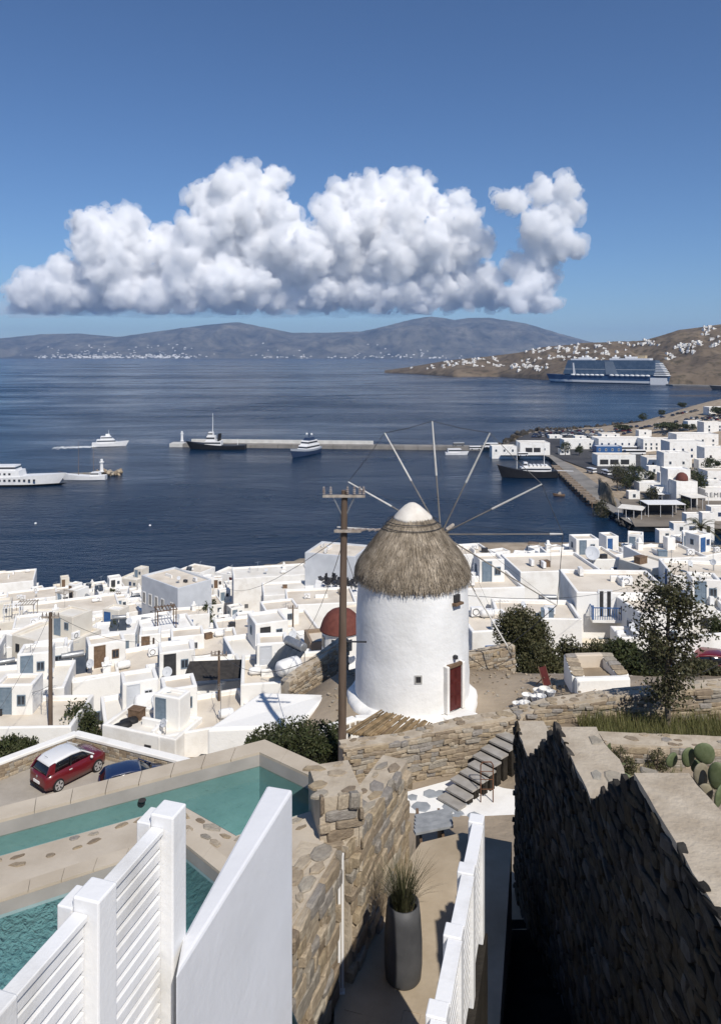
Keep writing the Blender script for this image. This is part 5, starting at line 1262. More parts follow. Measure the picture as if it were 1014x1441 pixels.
def car(label, loc, rz, body, roof, group=None, name='parked_car'):
    t = thing(name, label, 'car', loc, rz, group)
    S = [(-1.84, .62, .30, .50, .70), (-1.78, .76, .22, .55, .86), (-1.45, .84, .18, .58, .93), (-.7, .86, .17, .58, .95), (.3, .86, .17, .57, .95), (.95, .85, .18, .56, .92), (1.45, .81, .20, .54, .84), (1.75, .70, .24, .50, .72), (1.85, .52, .32, .48, .62)]
    def ring(x, w, z0, zm, z1): return [(x, -w * .93, z0), (x, -w, zm - .12), (x, -w * 1.0, zm + .1), (x, -w * .94, z1), (x, -w * .5, z1 + .03), (x, w * .5, z1 + .03), (x, w * .94, z1), (x, w * 1.0, zm + .1), (x, w, zm - .12), (x, w * .93, z0)]
    link('body', loft([ring(*s) for s in S]).mesh('body', body, 0, True), t)
    G_ = [(-1.72, .72, .94, .98), (-1.45, .70, .94, 1.28), (-1.1, .69, .94, 1.41), (-.3, .69, .94, 1.455), (.25, .67, .94, 1.40), (.62, .66, .93, 1.20), (1.02, .66, .92, .95)]
    def gr(x, w, z0, z1): return [(x, -w - .08, z0), (x, -w * .88 - .02, z1 - .06), (x, -w * .72, z1), (x, w * .72, z1), (x, w * .88 + .02, z1 - .06), (x, w + .08, z0)]
    link('windows', loft([gr(*g) for g in G_]).mesh('windows', CGL, 0, True), t)
    Rf = [(-1.50, .70, 1.27), (-1.42, .70, 1.335), (-1.1, .69, 1.435), (-.3, .69, 1.48), (.22, .67, 1.425), (.36, .665, 1.36)]
    link('roof', loft([[(x, -w * .93 - .02, z - .10), (x, -w * .90 - .02, z - .04), (x, -w * .7, z), (x, w * .7, z), (x, w * .90 + .02, z - .04), (x, w * .93 + .02, z - .10)] for x, w, z in Rf]).mesh('roof', roof, 0, True), t)
    for s in (-1, 1):
        MB().hexa([Vector((.30, s * .66 - .03, 1.34)), Vector((.36, s * .66 - .03, 1.34)), Vector((.36, s * .66 + .03, 1.34)), Vector((.30, s * .66 + .03, 1.34))], [Vector((.28, s * .64 - .03, 1.40)), Vector((.34, s * .64 - .03, 1.40)), Vector((.34, s * .64 + .03, 1.40)), Vector((.28, s * .64 + .03, 1.40))]).build('pillar_top', roof, t)
        MB().tube((.34, s * .66, 1.36), (1.0, s * .745, .955), .035, .035, 6).build('front_pillar', roof, t)
        MB().tube((-.35, s * .70, 1.38), (-.42, s * .775, .95), .04, .04, 6).build('door_pillar', CGL, t)
        MB().hexa([Vector((-1.78, s * .72 - .05, .93)), Vector((-1.35, s * .755 - .05, .93)), Vector((-1.35, s * .755 + .03, .93)), Vector((-1.78, s * .72 + .03, .93))], [Vector((-1.52, s * .62 - .05, 1.30)), Vector((-1.22, s * .645 - .05, 1.36)), Vector((-1.22, s * .645 + .035, 1.36)), Vector((-1.52, s * .62 + .03, 1.30))]).build('rear_pillar', roof if roof is body else body, t)
        link('mirror', MB().ball((.72, s * .95, .99), (.08, .1, .07), 8, 6).mesh('mirror', roof, 0, True), t)
        link('tail_light', MB().ball((-1.74, s * .62, .74), (.08, .12, .09), 8, 6).mesh('tail_light', LAMP, 0, True), t)
        link('headlight', MB().ball((1.68, s * .55, .66), (.14, .14, .09), 8, 6).mesh('headlight', HLAMP, 0, True), t)
        MB().box(-.55, -.38, s * .862 - .015, s * .862 + .015, .80, .835).build('door_handle', roof, t)
        for x in (-1.15, 1.17):
            w = link('wheel', MB().tube((0, -.1, 0), (0, .1, 0), .31, .31, 22).mesh('wheel', TYRE, .03), t, (x, s * .79, .31))
            mb = MB(); mb.tube((0, s * .1, 0), (0, s * .112, 0), .235, .235, 20); link('rim', mb.mesh('rim', RIM), w)
            mb = MB()
            for k in range(5): a = 2 * math.pi * k / 5 + .3; m = Matrix.Translation((.135 * math.cos(a), s * .114, .135 * math.sin(a))) @ Matrix.Rotation(-a, 4, 'Y'); mb.box(-.05, .07, -.004, .004, -.03, .03, m)
            o = mb.build('rim_gap', TYRE, w); o['kind'] = 'stuff'
    MB().box(-1.90, -1.86, -.26, .26, .46, .58).build('number_plate', PAINT, t)
    MB().box(-1.87, -1.80, -.60, .60, .26, .34).build('rear_bumper_trim', TYRE, t)
    link('badge', MB().tube((-1.87, 0, .76), (-1.845, 0, .76), .06, .06, 12).mesh('badge', RIM), t)
    MB().tube((-1.25, 0, 1.43), (-1.42, 0, 1.58), .008).build('aerial', TYRE, t)
    return t
rw, fw_ = G(78, 1114, RZ0 + .1), G(134, 1090, RZ0 + .1); dv = Vector((math.cos(R(53)), math.sin(R(53)), 0)); ctr = rw + dv * 1.3 + Vector((-dv.y, dv.x, 0)) * .79
redcar = car('small red hatchback with white roof parked by the parapet', (ctr.x, ctr.y, RZ0 + .105), math.atan2(dv.y, dv.x), CRED, CWH); redcar.scale = (1.04, 1.12, 1.12)
bc = P(188, 1100, 40.6); car('dark blue car half hidden behind the pool rim', (bc.x, bc.y, RZ0 + .105), R(22), CBL, CBL)
rc = P(985, 926, 43); z = T(rc.x, rc.y); car('dark red car parked beyond the slim tree', (rc.x, rc.y, z), R(172), CRED, CRED)
mb = MB(); pq = [P(948, 912, 41), P(965, 899, 42.5), P(990, 893, 44), P(1030, 890, 46)]
for a, b in zip(pq, pq[1:]): mb.hexa([Vector((p[0], p[1] + d, a.z - 2.5)) for p, d in ((a, -.12), (b, -.12), (b, .12), (a, .12))], [Vector((a.x, a.y - .12, a.z)), Vector((b.x, b.y - .12, b.z)), Vector((b.x, b.y + .12, b.z)), Vector((a.x, a.y + .12, a.z))])
o = mb.build('road_wall', WHITE); tag(o, 'white roadside wall curving above the dark red car', 'wall')

# ------------------------------------------------------------------ plants
def gb(x, y, Y): p = P(x, y, Y); return Vector((p.x, p.y, T(p.x, p.y)))
def px_bush(label, x, ytop, Y, wpx, hm=None, seed=1, n=3500, leaf=.14, material=None, dep=.8, name='bush', group=None, k=36):
    b = gb(x, 900, Y); h = P(x, ytop, Y).z - b.z; w = wpx * Y / F / 2
    return bush(name, label, b, (w, w * dep, h * .62), n, leaf, k, material, group, seed)
px_bush('dense olive green bush behind the red car parapet', 113, 988, 48, 72, seed=2, n=7000, leaf=.2)
px_bush('broad dark bush outside the parapet near the pale car roof', 22, 1036, 45.5, 76, seed=3, n=6500, leaf=.2)
px_bush('small dusty bush before the blue shuttered house', 228, 905, 62, 18, seed=4, n=600, leaf=.25, material=LEAFD)
px_bush('spreading dark shrub between grey house and town roofs', 292, 836, 112, 34, seed=5, n=1500, leaf=.4)
rg = np.random.default_rng(77)
bt = gb(736, 950, 43); tree('round_tree', 'rounded olive green tree right of the mill', bt, (1.75, 1.4, 1.55), max(.4, P(736, 905, 43).z - bt.z - 1.0), 11000, .17, 70, LEAFY, None, 41, .09, limbs=14)
for i, (x, yt, Y, w, lab, mt) in enumerate(((708, 905, 41, 40, 'low grey green shrub at the wall end beside the round tree', LEAFD), (765, 915, 40, 66, 'spreading prickly shrub below the round tree', LEAFD), (800, 900, 43, 60, 'dusty prickly shrub behind the white trough', LEAFD), (842, 902, 43, 70, 'tangled prickly hedge shrub under the cream awning', LEAFD), (880, 905, 41, 60, 'dark tangled shrub between awning and slim tree', LEAF), (908, 930, 36, 50, 'dark bush left of the slim tree trunk', LEAF), (985, 940, 36, 60, 'low dry shrub right of the slim tree trunk', LEAFD), (1008, 870, 50, 34, 'upright dark shrub at the bend by the red car', LEAF), (930, 905, 44, 40, 'shadowed shrub behind the slim tree crown', LEAF))):
    px_bush(lab, x, yt - 8, Y, w * 1.15, seed=50 + i, n=6500, leaf=.18, material=LEAFY if i in (1, 3) else mt, k=54)
tb = G(940, 1032, 47.35); tb.z = T(tb.x, tb.y)
st_ = thing('slim_tree', 'slim loose leaved tree growing from the garden grass', 'tree', tb)
mb = MB(); mb.tube((0, 0, -.3), (-.03, 0, 1.6), .10, .085, 9); mb.tube((-.03, 0, 1.6), (-.02, 0, 3.4), .085, .06, 8); mb.tube((-.02, 0, 3.4), (.05, 0, 5.2), .06, .02, 6)
rgn = np.random.default_rng(5); allp = []
for k in range(70):
    z = rgn.uniform(1.1, 5.0); a = rgn.uniform(0, 6.28); L = (1.45 - abs(z - 3.3) * .3) * rgn.uniform(.5, 1.0)
    e = np.array([L * math.cos(a), L * math.sin(a), z + L * rgn.uniform(.0, .75)]); s_ = np.array([-.02, 0, z])
    if z < 1.9: e[2] = z - .2 * rgn.uniform(0, 1)
    mb.tube(s_, e, .022, .006, 5)
    m = 80; t = rgn.uniform(.3, 1.05, m)[:, None]; allp.append(s_ + (e - s_) * t + rgn.normal(0, .16, (m, 3)))
mb.build('trunk', BARK, st_); link('crown', leaf_mesh('crown', np.concatenate(allp), .125, LEAFD, rgn, .55), st_)
# garden grass, bed plants
gp_ = []
while len(gp_) < 9000:
    x, y = rs.uniform(7.4, 14.5), rs.uniform(22.9, 25.4)
    if noise.noise(Vector((x * .8, y * .8, 2))) > -.25: gp_.append((x, y, T(x, y) - .05))
o = blades('garden_grass', np.array(gp_), .62, .02, .45, GRASS, rg); tag(o, 'long green and dry grass in the walled garden', kind='stuff')
gp_ = []
while len(gp_) < 5000:
    x, y = rs.uniform(4.6, 12), rs.uniform(13.5, 21.9)
    if noise.noise(Vector((x * .9, y * .9, 7))) > .02: gp_.append((x, y, T(x, y) - .05))
o = blades('weeds', np.array(gp_), .3, .014, .8, GRASS, rg); tag(o, 'sparse dry weeds on the planted bed behind the stepped wall', kind='stuff')
for i, (x, y, r, h, lab) in enumerate(((875, 1078, .42, .5, 'low green shrub at the edge of the planted bed'), (922, 1050, .5, .45, 'purple tinged shrub near the pale garden wall'), (925, 1070, .4, .4, 'rounded grey green shrub in the planted bed'), (893, 1052, .28, .45, 'reddish dry tuft in the planted bed'), (775, 1040, .5, .75, 'green weeds between stepped wall and yard wall'), (862, 1065, .3, .3, 'tiny dry shrub beside the wall cap'))):
    b = G(x, y, 47.9); b.z = T(b.x, b.y); bush('shrub', lab, b, (r, r, h), 1100, .06, 22, LEAFD if i in (1, 3) else LEAFY, None, 90 + i)
# prickly pear
CACT = mat('cactus_green', (.085, .11, .05), (.14, .165, .085), 6, .6, .004, 40); CACTO = mat('old_cactus_pad', (.19, .165, .115), (.27, .24, .17), 5, .8, .004, 30)
cp_ = P(985, 1108, 15.5); cz_ = T(cp_.x, cp_.y)
cac = thing('prickly_pear', 'prickly pear cactus with fat green pads behind the stepped wall', 'cactus', (cp_.x, cp_.y, cz_))
def pad(c, w, h, tilt, yaw, m):
    mb = MB(); mb.ball((0, 0, 0), (w / 2, .05, h / 2), 14, 10)
    for i, v in enumerate(mb.v): mb.v[i] = (v[0] * (1 + .25 * v[2] / h), v[1], v[2])
    o = link('pad', mb.mesh('pad', m, 0, True), cac); o.location = Vector(c) - Vector((cp_.x, cp_.y, cz_)); o.rotation_euler = (R(8), R(tilt), R(yaw))
for (x, y, Y, w, h, tl, yw, m) in ((968, 1066, 15.6, .34, .46, -8, 15, CACT), (991, 1061, 15.4, .42, .5, -28, -10, CACT), (945, 1070, 15.8, .34, .34, -40, 20, CACT), (986, 1092, 15.3, .36, .6, -10, 10, CACTO), (1008, 1092, 15.0, .34, .62, 5, -20, CACT), (1012, 1120, 14.8, .4, .5, 10, 40, CACT), (990, 1120, 15.1, .36, .55, 4, 0, CACTO), (978, 1078, 15.8, .2, .3, 10, 0, CACT)): pad(P(x, y, Y), w, h, tl, yw, m)
mb = MB(); b0 = Vector((0, 0, -.3)); 
for q in (P(985, 1125, 15.2), P(1005, 1135, 15)): mb.tube(b0, q - Vector((cp_.x, cp_.y, cz_)), .07, .05, 8)
mb.build('stem', CACTO, cac)
ag = P(838, 1022, 21.6); az = T(ag.x, ag.y); agv = thing('agave', 'old agave with drooping leathery leaves at the garden wall end', 'agave', (ag.x, ag.y, az))
for k, (tx, tz_, w) in enumerate(((-.05, 1.25, .10), (.35, 1.0, .14), (.75, .45, .16), (.9, .1, .14), (-.4, .7, .12), (.5, .2, .14))):
    mb = MB(); prev = Vector((.1, 0, -.1)); pts = [prev.lerp(Vector((tx, -.1 - .1 * k, tz_)), s) + Vector((0, 0, .35 * math.sin(math.pi * s) * (.5 if k > 1 else .2))) for s in (0, .3, .6, .85, 1)]
    rr_s = [w * .6, w, w * .9, w * .5, .01]
    for i in range(4):
        a, b = pts[i], pts[i + 1]; s1, s2 = rr_s[i], rr_s[i + 1]; mb.hexa([a + Vector((-s1, 0, -.02)), a + Vector((s1, 0, -.02)), b + Vector((s2, 0, -.02)), b + Vector((-s2, 0, -.02))], [a + Vector((-s1, 0, .02)), a + Vector((s1, 0, .02)), b + Vector((s2, 0, .02)), b + Vector((-s2, 0, .02))])
    mb.build('leaf', CACTO if k == 0 else CACT, agv)

# ------------------------------------------------------------------ smaller poles, wires, roof clutter
def small_pole(label, x, ytop, ybot, Y, arms=True, r=.1):
    a, b = P(x, ytop, Y), P(x, ybot, Y); zg = min(b.z, T(a.x, a.y)); t = thing('utility_pole', label, 'utility pole', (a.x, a.y, zg), 0)
    MB().tube((0, 0, -.4), (0, 0, a.z - zg), r * 1.15, r * .85, 9).build('pole', POLE, t)
    if arms:
        MB().box(-.55, .55, -.07, .07, a.z - zg - .35, a.z - zg - .25).build('crossarm', WOODG, t)
        for xx in (-.5, -.25, .25, .5): insulator(xx, 0, a.z - zg - .25, t)
    return a
q1 = small_pole('slim wooden pole rising beside the red car parapet', 71, 862, 1050, 46.2, True, .13)
q2 = small_pole('short dark pole with tangled fittings before the rounded white house', 20, 968, 1010, 50, True, .12)
q3 = small_pole('dark wooden pole before the blue shuttered window', 216, 898, 945, 64, False, .1)
q4 = small_pole('dark pole with curled brackets near the black shade cloth', 308, 916, 968, 50, True, .09)
q5 = small_pole('pale pole among roofs left of the chapel', 412, 852, 900, 80, True, .1)
q6 = small_pole('dark pole standing among roof terraces behind the slim wooden pole', 112, 885, 935, 80, True, .09)
def wire(a, b, sag, label):
    pts = [a.lerp(b, t / 14) - Vector((0, 0, sag * 4 * (t / 14) * (1 - t / 14))) for t in range(15)]
    o = MB().path(pts, .013, 4).build('cable', DMETAL); tag(o, label, 'cable')
wire(q1, P(216, 902, 64), .7, 'cable from the parapet pole to the pole by the blue window')
wire(q2, q1 - Vector((0, 0, 4.5)), .4, 'cable between the short dark pole and the parapet pole')
wire(q1, P(-10, 1010, 42), .5, 'cable from the parapet pole down past the rounded house')
wire(q3, q4, .8, 'cable between the blue window pole and the shade cloth pole')
wire(q4, P(478, 905, 24.2), 1.2, 'cable from the shade cloth pole to the tall mill pole')
wire(P(486, 752, 24), P(412, 880, 76), 2.0, 'cable from the tall mill pole to the pole by the chapel')
wire(P(655, 838, 36), P(990, 770, 84), 2.0, 'cable crossing the roofs right of the mill')
wire(P(860, 980, 30), P(1030, 925, 36), .3, 'cable slanting behind the slim tree')
wire(P(480, 755, 24), P(300, 800, 150), 3, 'cable from the tall mill pole toward the belfry house')
def roof_at(x, y, Y): return P(x, y, Y)
solar_heater('solar heater tilted on the low white roof in front of the blank white house', P(772, 856, 61) - Vector((0, 0, .45)), R(-4), .85, None)
solar_heater('solar heater with big tank on the roof behind the parapet pole', P(103, 945, 58.5) - Vector((0, 0, .3)), R(25), 1.0, None)
solar_heater('long solar heater beside the pole with curled brackets', P(402, 938, 51) - Vector((0, 0, .2)), R(-48), 1.15, None)
water_tank('round white water tank on the near pale roof', P(209, 1000, 50.6), R(20), PAINT, None, 1.0)
water_tank('white water tank beside the long solar heater', P(406, 950, 49.5), R(40), PAINT, None, .95)
water_tank('black roof tank lying on the near white house', P(172, 1026, 46.4) - Vector((0, 0, .3)), R(35), BLACKP, None, .62)
water_tank('second black roof tank lying on the near white house', P(181, 1020, 46.9) - Vector((0, 0, .3)), R(35), BLACKP, None, .62)
dish('large white satellite dish on the terrace beyond the blank white house', P(833, 778, 87) - Vector((0, 0, 1.2)), R(-15), .85, None)
sh = thing('shade_cloth', 'black shade cloth stretched over a white yard frame', 'awning', P(300, 952, 53)); sh.rotation_euler = (0, 0, R(15))
MB().hexa([Vector((-2.2, -1.1, .3)), Vector((2.1, -1.3, .2)), Vector((2.3, 1.0, .55)), Vector((-1.6, 1.2, .75))], [Vector((-2.2, -1.1, .33)), Vector((2.1, -1.3, .23)), Vector((2.3, 1.0, .58)), Vector((-1.6, 1.2, .78))]).build('cloth', mat('black_cloth', (.03, .027, .025), (.05, .045, .04), 3, .9), sh)
for x, y in ((-2.1, -1), (2, -1.2), (2.2, .9), (-1.5, 1.1)): MB().tube((x, y, -1.6), (x, y, .35), .035).build('pole', PAINT, sh)
# cafe chairs on the white terrace
CH = MB().box(-.22, .22, -.22, .22, .42, .47).box(-.22, .22, .18, .22, .47, .95).box(-.22, -.18, -.22, -.18, 0, .42).box(.18, .22, -.22, -.18, 0, .42).box(-.22, -.18, .18, .22, 0, .42).box(.18, .22, .18, .22, 0, .42).mesh('cafe_chair', DMETAL)
for i in range(26):
    x, y = 455 + (i * 37 % 50), 818 + (i * 13 % 11); p = P(x, y + 2, 110 + (828 - y)); tag(link('cafe_chair', CH, None, (p.x, p.y, p.z), (R(rs.uniform(-40, 40)), 0, rs.uniform(0, 6)), (1.6, 1.6, 1.6)), 'dark cafe chair stacked on the white terrace below the belfry house', 'chair', 'cafe chairs stacked on the terrace')
pv_ = thing('roof_terrace', 'white terrace block carrying the stacked dark chairs', 'terrace', P(478, 845, 114)); pz_ = pv_.location.z
link('wall', MB().box(-4, 3.2, -3, 5, -8, P(478, 829, 114).z - pz_).mesh('wall', WHITE, .1), pv_)
# palm beyond the right hand roofs
pb = gb(985, 760, 112); palm = thing('palm_tree', 'date palm with arching fronds beyond the right hand roofs', 'palm', pb); ph = P(985, 742, 112).z - pb.z
MB().tube((0, 0, -.3), (.1, 0, ph), .28, .2, 10).build('trunk', BARK, palm)
rgp = np.random.default_rng(12)
for k in range(30):
    a = 2 * math.pi * k / 30 + rgp.uniform(-.1, .1); el = rgp.uniform(-.35, 1.1); L = 3.1; pts = []
    for j in range(7):
        s = j / 6; pts.append(Vector((.1 + math.cos(a) * L * s * math.cos(el * (1 - .2 * s)), math.sin(a) * L * s * math.cos(el), ph + L * s * math.sin(el) - 1.5 * s * s)))
    mb = MB()
    for p, q in zip(pts, pts[1:]):
        mb.tube(p, q, .03, .02, 4)
        for m in range(3):
            b = p.lerp(q, m / 3); sd_ = Vector((-math.sin(a), math.cos(a), 0)); f = (q - p).normalized()
            for s in (-1, 1): tpt = b + sd_ * s * .42 + f * .35 - Vector((0, 0, .12)); mb.add([b, b + f * .07, tpt], [(0, 1, 2)])
    mb.build('frond', LEAFY, palm)
for i, (x, yt, Y, w, lab) in enumerate(((868, 756, 118, 40, 'dark tree top behind the terrace houses'), (895, 754, 122, 36, 'second dark tree top behind the terrace houses'), (1005, 756, 106, 30, 'green shrub beside the date palm'), (975, 762, 108, 34, 'low green shrub at the palm trunk'))):
    px_bush(lab, x, yt, Y, w, seed=130 + i, n=2600, leaf=.38, material=LEAFY if i > 1 else LEAF)

# ------------------------------------------------------------------ harbour: quays, pier, beach, car park
QZ = 1.6
QUAYM = mat('quay_concrete', (.17, .16, .145), (.27, .25, .225), .12, .9, .02, 2)
LOT = mat('harbour_asphalt', (.042, .042, .046), (.075, .073, .075), .05, .9)
BEACH = mat('pale_beach_sand', (.48, .41, .32), (.58, .51, .41), .03, .95)
def gq(x, y, z=QZ): p = G(x, y, z); return (p.x, p.y)
def flat(name, pix, z, m, label):
    o = sheet(name, [gq(x, y, z) for x, y in pix], z, m)
    if o.data.polygons[0].normal.z < 0: o.data.flip_normals()
    return tag(o, label, kind='structure')
o = flat('harbour_ground', [(893, 741), (955, 741), (1010, 744), (1100, 748), (1300, 700), (1300, 604), (1000, 603), (925, 606), (905, 660), (872, 705)], 2.44, mat('harbour_earth', (.13, .11, .09), (.22, .19, .155), .08, .95), 'grey brown ground between the harbour houses')
o = flat('car_park', [(704, 641), (776, 641), (905, 690), (1200, 690), (1200, 606), (930, 606), (850, 602), (745, 609), (732, 615), (704, 630)], 2.04, LOT, 'dark asphalt car park and port apron')
o = flat('beach', [(832, 603), (930, 605), (1100, 603), (1100, 584), (1014, 581.5), (930, 592), (850, 600.5)], 2.10, BEACH, 'pale sandy beach beyond the car park')
qp = [(765, 641), (776, 640), (805, 655), (872, 705), (905, 735), (893, 740), (880, 733), (848, 712), (800, 668), (772, 643)]
o = flat('promenade', qp, 2.06, QUAYM, 'worn concrete promenade along the harbour edge')
WOODQ = mat('quay_planks', (.17, .13, .095), (.27, .215, .16), .6, .9)
wq = thing('wooden_jetty', 'brown plank jetty along the harbour promenade', 'jetty', (0, 0, 0))
a0, a1 = G(783, 655, 1.9), G(842, 708, 1.9); u_ = (a1 - a0).normalized(); n_ = Vector((u_.y, -u_.x, 0)); L_ = (a1 - a0).length
n_ = n_ if n_.x < 0 else -n_
for k in range(16):
    s = a0 + u_ * (L_ * k / 16); e = a0 + u_ * (L_ * (k + .62) / 16)
    q = [s + n_ * -1, e + n_ * -1, e + n_ * 3, s + n_ * 3]
    MB().hexa([(p.x, p.y, 1.2) for p in q], [(p.x, p.y, 2.1 + .02 * (k % 2)) for p in q]).build('plank_bay', WOODQ, wq)
for k in range(9):
    s = a0 + u_ * (L_ * k / 8) + n_ * 2.6; MB().tube((s.x, s.y, -3), (s.x, s.y, 2.3), .25, .25, 8).build('pile', BROWN, wq)
pier = thing('pier', 'long concrete breakwater pier crossing the harbour mouth', 'pier', (0, 0, 0))
pa, pb_ = G(243, 622, 2.2), G(705, 627, 2.2); dpt = 9.0
for k in range(24):
    a, b = pa.lerp(pb_, k / 24 + .0004), pa.lerp(pb_, (k + 1) / 24 - .0004)
    MB().hexa([(a.x, a.y - dpt, -5), (b.x, b.y - dpt, -5), (b.x, b.y + 1, -5), (a.x, a.y + 1, -5)], [(a.x, a.y - dpt, 2.2), (b.x, b.y - dpt, 2.2), (b.x, b.y + 1, 2.2), (a.x, a.y + 1, 2.2)]).build('pier_block', QUAYM if k > 0 else mat('pale_pierhead', (.5, .49, .46), (.6, .59, .56), .3, .9), pier)
mb = MB(); a, b = pa.lerp(pb_, .06), pa.lerp(pb_, .62); mb.hexa([(a.x, a.y - 1.0, 2.2), (b.x, b.y - 1.0, 2.2), (b.x, b.y + .8, 2.2), (a.x, a.y + .8, 2.2)], [(a.x, a.y - 1.0, 4.4), (b.x, b.y - 1.0, 4.4), (b.x, b.y + .8, 4.4), (a.x, a.y + .8, 4.4)]); mb.build('parapet', mat('pale_pierhead', (.5, .49, .46)), pier)
def beacon(label, x, y, z, h):
    p = G(x, y, z); t = thing('harbour_beacon', label, 'beacon', p)
    link('tower', MB().lathe([(1.3, 0), (1.3, .5), (.85, .6), (.7, h * .7), (1.2, h * .72), (1.2, h * .78)], 12).mesh('tower', PAINT), t)
    link('lantern', MB().lathe([(.6, h * .78), (.6, h * .94), (.75, h * .95), (.1, h)], 10).mesh('lantern', PAINT), t)
beacon('small white beacon tower on the pale head of the long pier', 256, 621, 2.2, 7)
lq = thing('stone_mole', 'short stone mole with rocks behind the white caique', 'mole', (0, 0, 0))
a, b = G(60, 668, 1.5), G(158, 664, 1.5); MB().hexa([(a.x, a.y - 3, -5), (b.x, b.y - 4, -5), (b.x, b.y + 4, -5), (a.x, a.y + 3, -5)], [(a.x, a.y - 3, 1.4), (b.x, b.y - 3, 1.4), (b.x, b.y + 3, 1.4), (a.x, a.y + 3, 1.4)]).build('core', QUAYM, lq)
it = []
for k in range(70):
    t = rs.random() ** .5; q = a.lerp(b, .45 + t * .63); it.append(Matrix.Translation((q.x + rs.uniform(-1, 2), q.y + rs.uniform(-4.5, 4.5), rs.uniform(-.2, 2.2) * (1 if t > .5 else .5))) @ Euler((rs.random(), rs.random(), rs.random() * 6)).to_matrix().to_4x4() @ Matrix.Diagonal((rs.uniform(1, 2.6), rs.uniform(1, 2), rs.uniform(.8, 1.8), 1)))
place_stones(lq, it, STONE, name='boulder')
beacon('small white beacon tower at the end of the stone mole', 143, 664, 2.2, 6.5)
rk = thing('rock_breakwater', 'dark rocks edging the car park point', 'rocks', (0, 0, 0)); it = []
edge_px = [(700, 630), (728, 614), (742, 608), (800, 604), (850, 600), (905, 595)]
for k in range(150):
    t = rs.random() * 4.99; i = int(t); (x0, y0), (x1, y1) = edge_px[i], edge_px[i + 1]; q = G(x0 + (x1 - x0) * (t - i), y0 + (y1 - y0) * (t - i), 1.2)
    it.append(Matrix.Translation((q.x + rs.uniform(-4, 4), q.y + rs.uniform(-4, 4), rs.uniform(.2, 2.0))) @ Euler((rs.random(), rs.random(), rs.random() * 6)).to_matrix().to_4x4() @ Matrix.Diagonal((rs.uniform(2, 5), rs.uniform(1.5, 4), rs.uniform(1.2, 2.6), 1)))
for k in range(70):
    t = rs.random(); pts3 = [(846, 712), (862, 722), (882, 736), (893, 742)]; i = min(2, int(t * 3)); (x0, y0), (x1, y1) = pts3[i], pts3[i + 1]; q = G(x0 + (x1 - x0) * (t * 3 - i), y0 + (y1 - y0) * (t * 3 - i), .4)
    it.append(Matrix.Translation((q.x + rs.uniform(-3, .5), q.y + rs.uniform(-3, 1), rs.uniform(-.2, 1.0))) @ Euler((rs.random(), rs.random(), rs.random() * 6)).to_matrix().to_4x4() @ Matrix.Diagonal((rs.uniform(1, 2.4), rs.uniform(1, 2), rs.uniform(.6, 1.4), 1)))
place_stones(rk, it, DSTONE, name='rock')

def hb(label, x0, x1, yt, yb, opens=None, d=None, rz=0, wall=None, roof=None, name='harbour_house', nwin=None, fc=None, z0=2.0, **k):
    Y = (H - z0) * F / (yb - HY); w = (x1 - x0) * Y / F; h = max(2.6, (yb - yt) * Y / F); d = d or min(12, w * .7)
    X = ((x0 + x1) / 2 - CX) / F * (Y + d / 2)
    if opens is None:
        nwin = nwin if nwin is not None else max(1, int(w / 5)); opens = [(W_, 'f', -w / 2 + w * (i + .5) / nwin, h * .55, 1.1, 1.4, fc or TEAL) for i in range(nwin)]
        if h > 6: opens += [(W_, 'f', -w / 2 + w * (i + .5) / nwin, h * .2, 1.1, 1.6, fc or TEAL) for i in range(nwin)]
    return house(label, X, Y + d / 2, w, d, h, R(rz), wall=wall, roof=roof or CREAM2, opens=opens, zb=max(1.6, T(X, Y + d / 2)), name=name, mark=False, base=-3, **k)
OB = CREAM2
hb('long white port terminal with a row of small blue windows', 836, 922, 617.5, 634, nwin=9, fc=BLUE, d=14, name='port_building', cat='building')
hb('white port hall with three wide dark openings by the quay', 728, 770, 622, 640.5, opens=[('hole', 'f', u, 3.4, 4.0, 2.6, DARK) for u in (-3.5, 1.2)] + [(W_, 'f', 5.6, 3.8, .9, 1.2, TEAL)], d=12, name='port_building', cat='building')
hb('low white port office left of the wide hall', 690, 725, 627, 640.5, nwin=3, d=8, name='port_building', cat='building', z0=2.0)
hb('white flat roofed shed between the hall and the long terminal', 790, 834, 618, 632, nwin=3, d=10, name='port_building', cat='building')
hb('blue walled quay shop in front of the long terminal', 836, 872, 627, 638, wall=BLUE, nwin=4, fc=WHITE, d=7, name='quay_shop', cat='shop')
hb('white kiosk with two dark windows at the quay head', 786, 800, 631, 640, nwin=2, d=5, name='kiosk', cat='kiosk')
hb('long white shop row right of the blue quay shop', 900, 945, 621, 637, nwin=6, d=10, name='quay_shop', cat='shop')
hb('white house with grey upper terrace behind the promenade', 945, 1004, 620, 640, nwin=4)
hb('wide white house with several windows facing the harbour car park', 935, 985, 625, 650, nwin=4, fc=BLUE)
hb('tall white house with arched loggia on the harbour slope', 928, 965, 636, 668, nwin=2, extra=[(5, 5, 3, 0, 1, 8)])
hb('beige roofed white house behind the harbour trees', 905, 940, 643, 662, nwin=2, roof=CREAM)
hb('white house with red shutters above the harbour trees', 985, 1020, 634, 662, nwin=2, fc=RED)
hb('white sunlit house at the edge of the harbour slope', 988, 1030, 662, 688, nwin=2, roof=CREAM)
hb('low white house beside the domed harbour chapel', 918, 946, 684, 706, nwin=2)
hb('white house with courtyard wall below the harbour trees', 895, 925, 678, 693, opens=[], roof=WHITE)
hb('white bus station with long canopy roof beside the promenade', 836, 890, 639, 656, opens=[('hole', 'f', u, 2.6, 4.4, 2.6, DARK) for u in (-6.5, -1.2, 4.4)], d=9, name='bus_station', cat='building', roof=CREAM)
hb('white stepped house left of the large sign house', 962, 984, 722, 744, nwin=1)
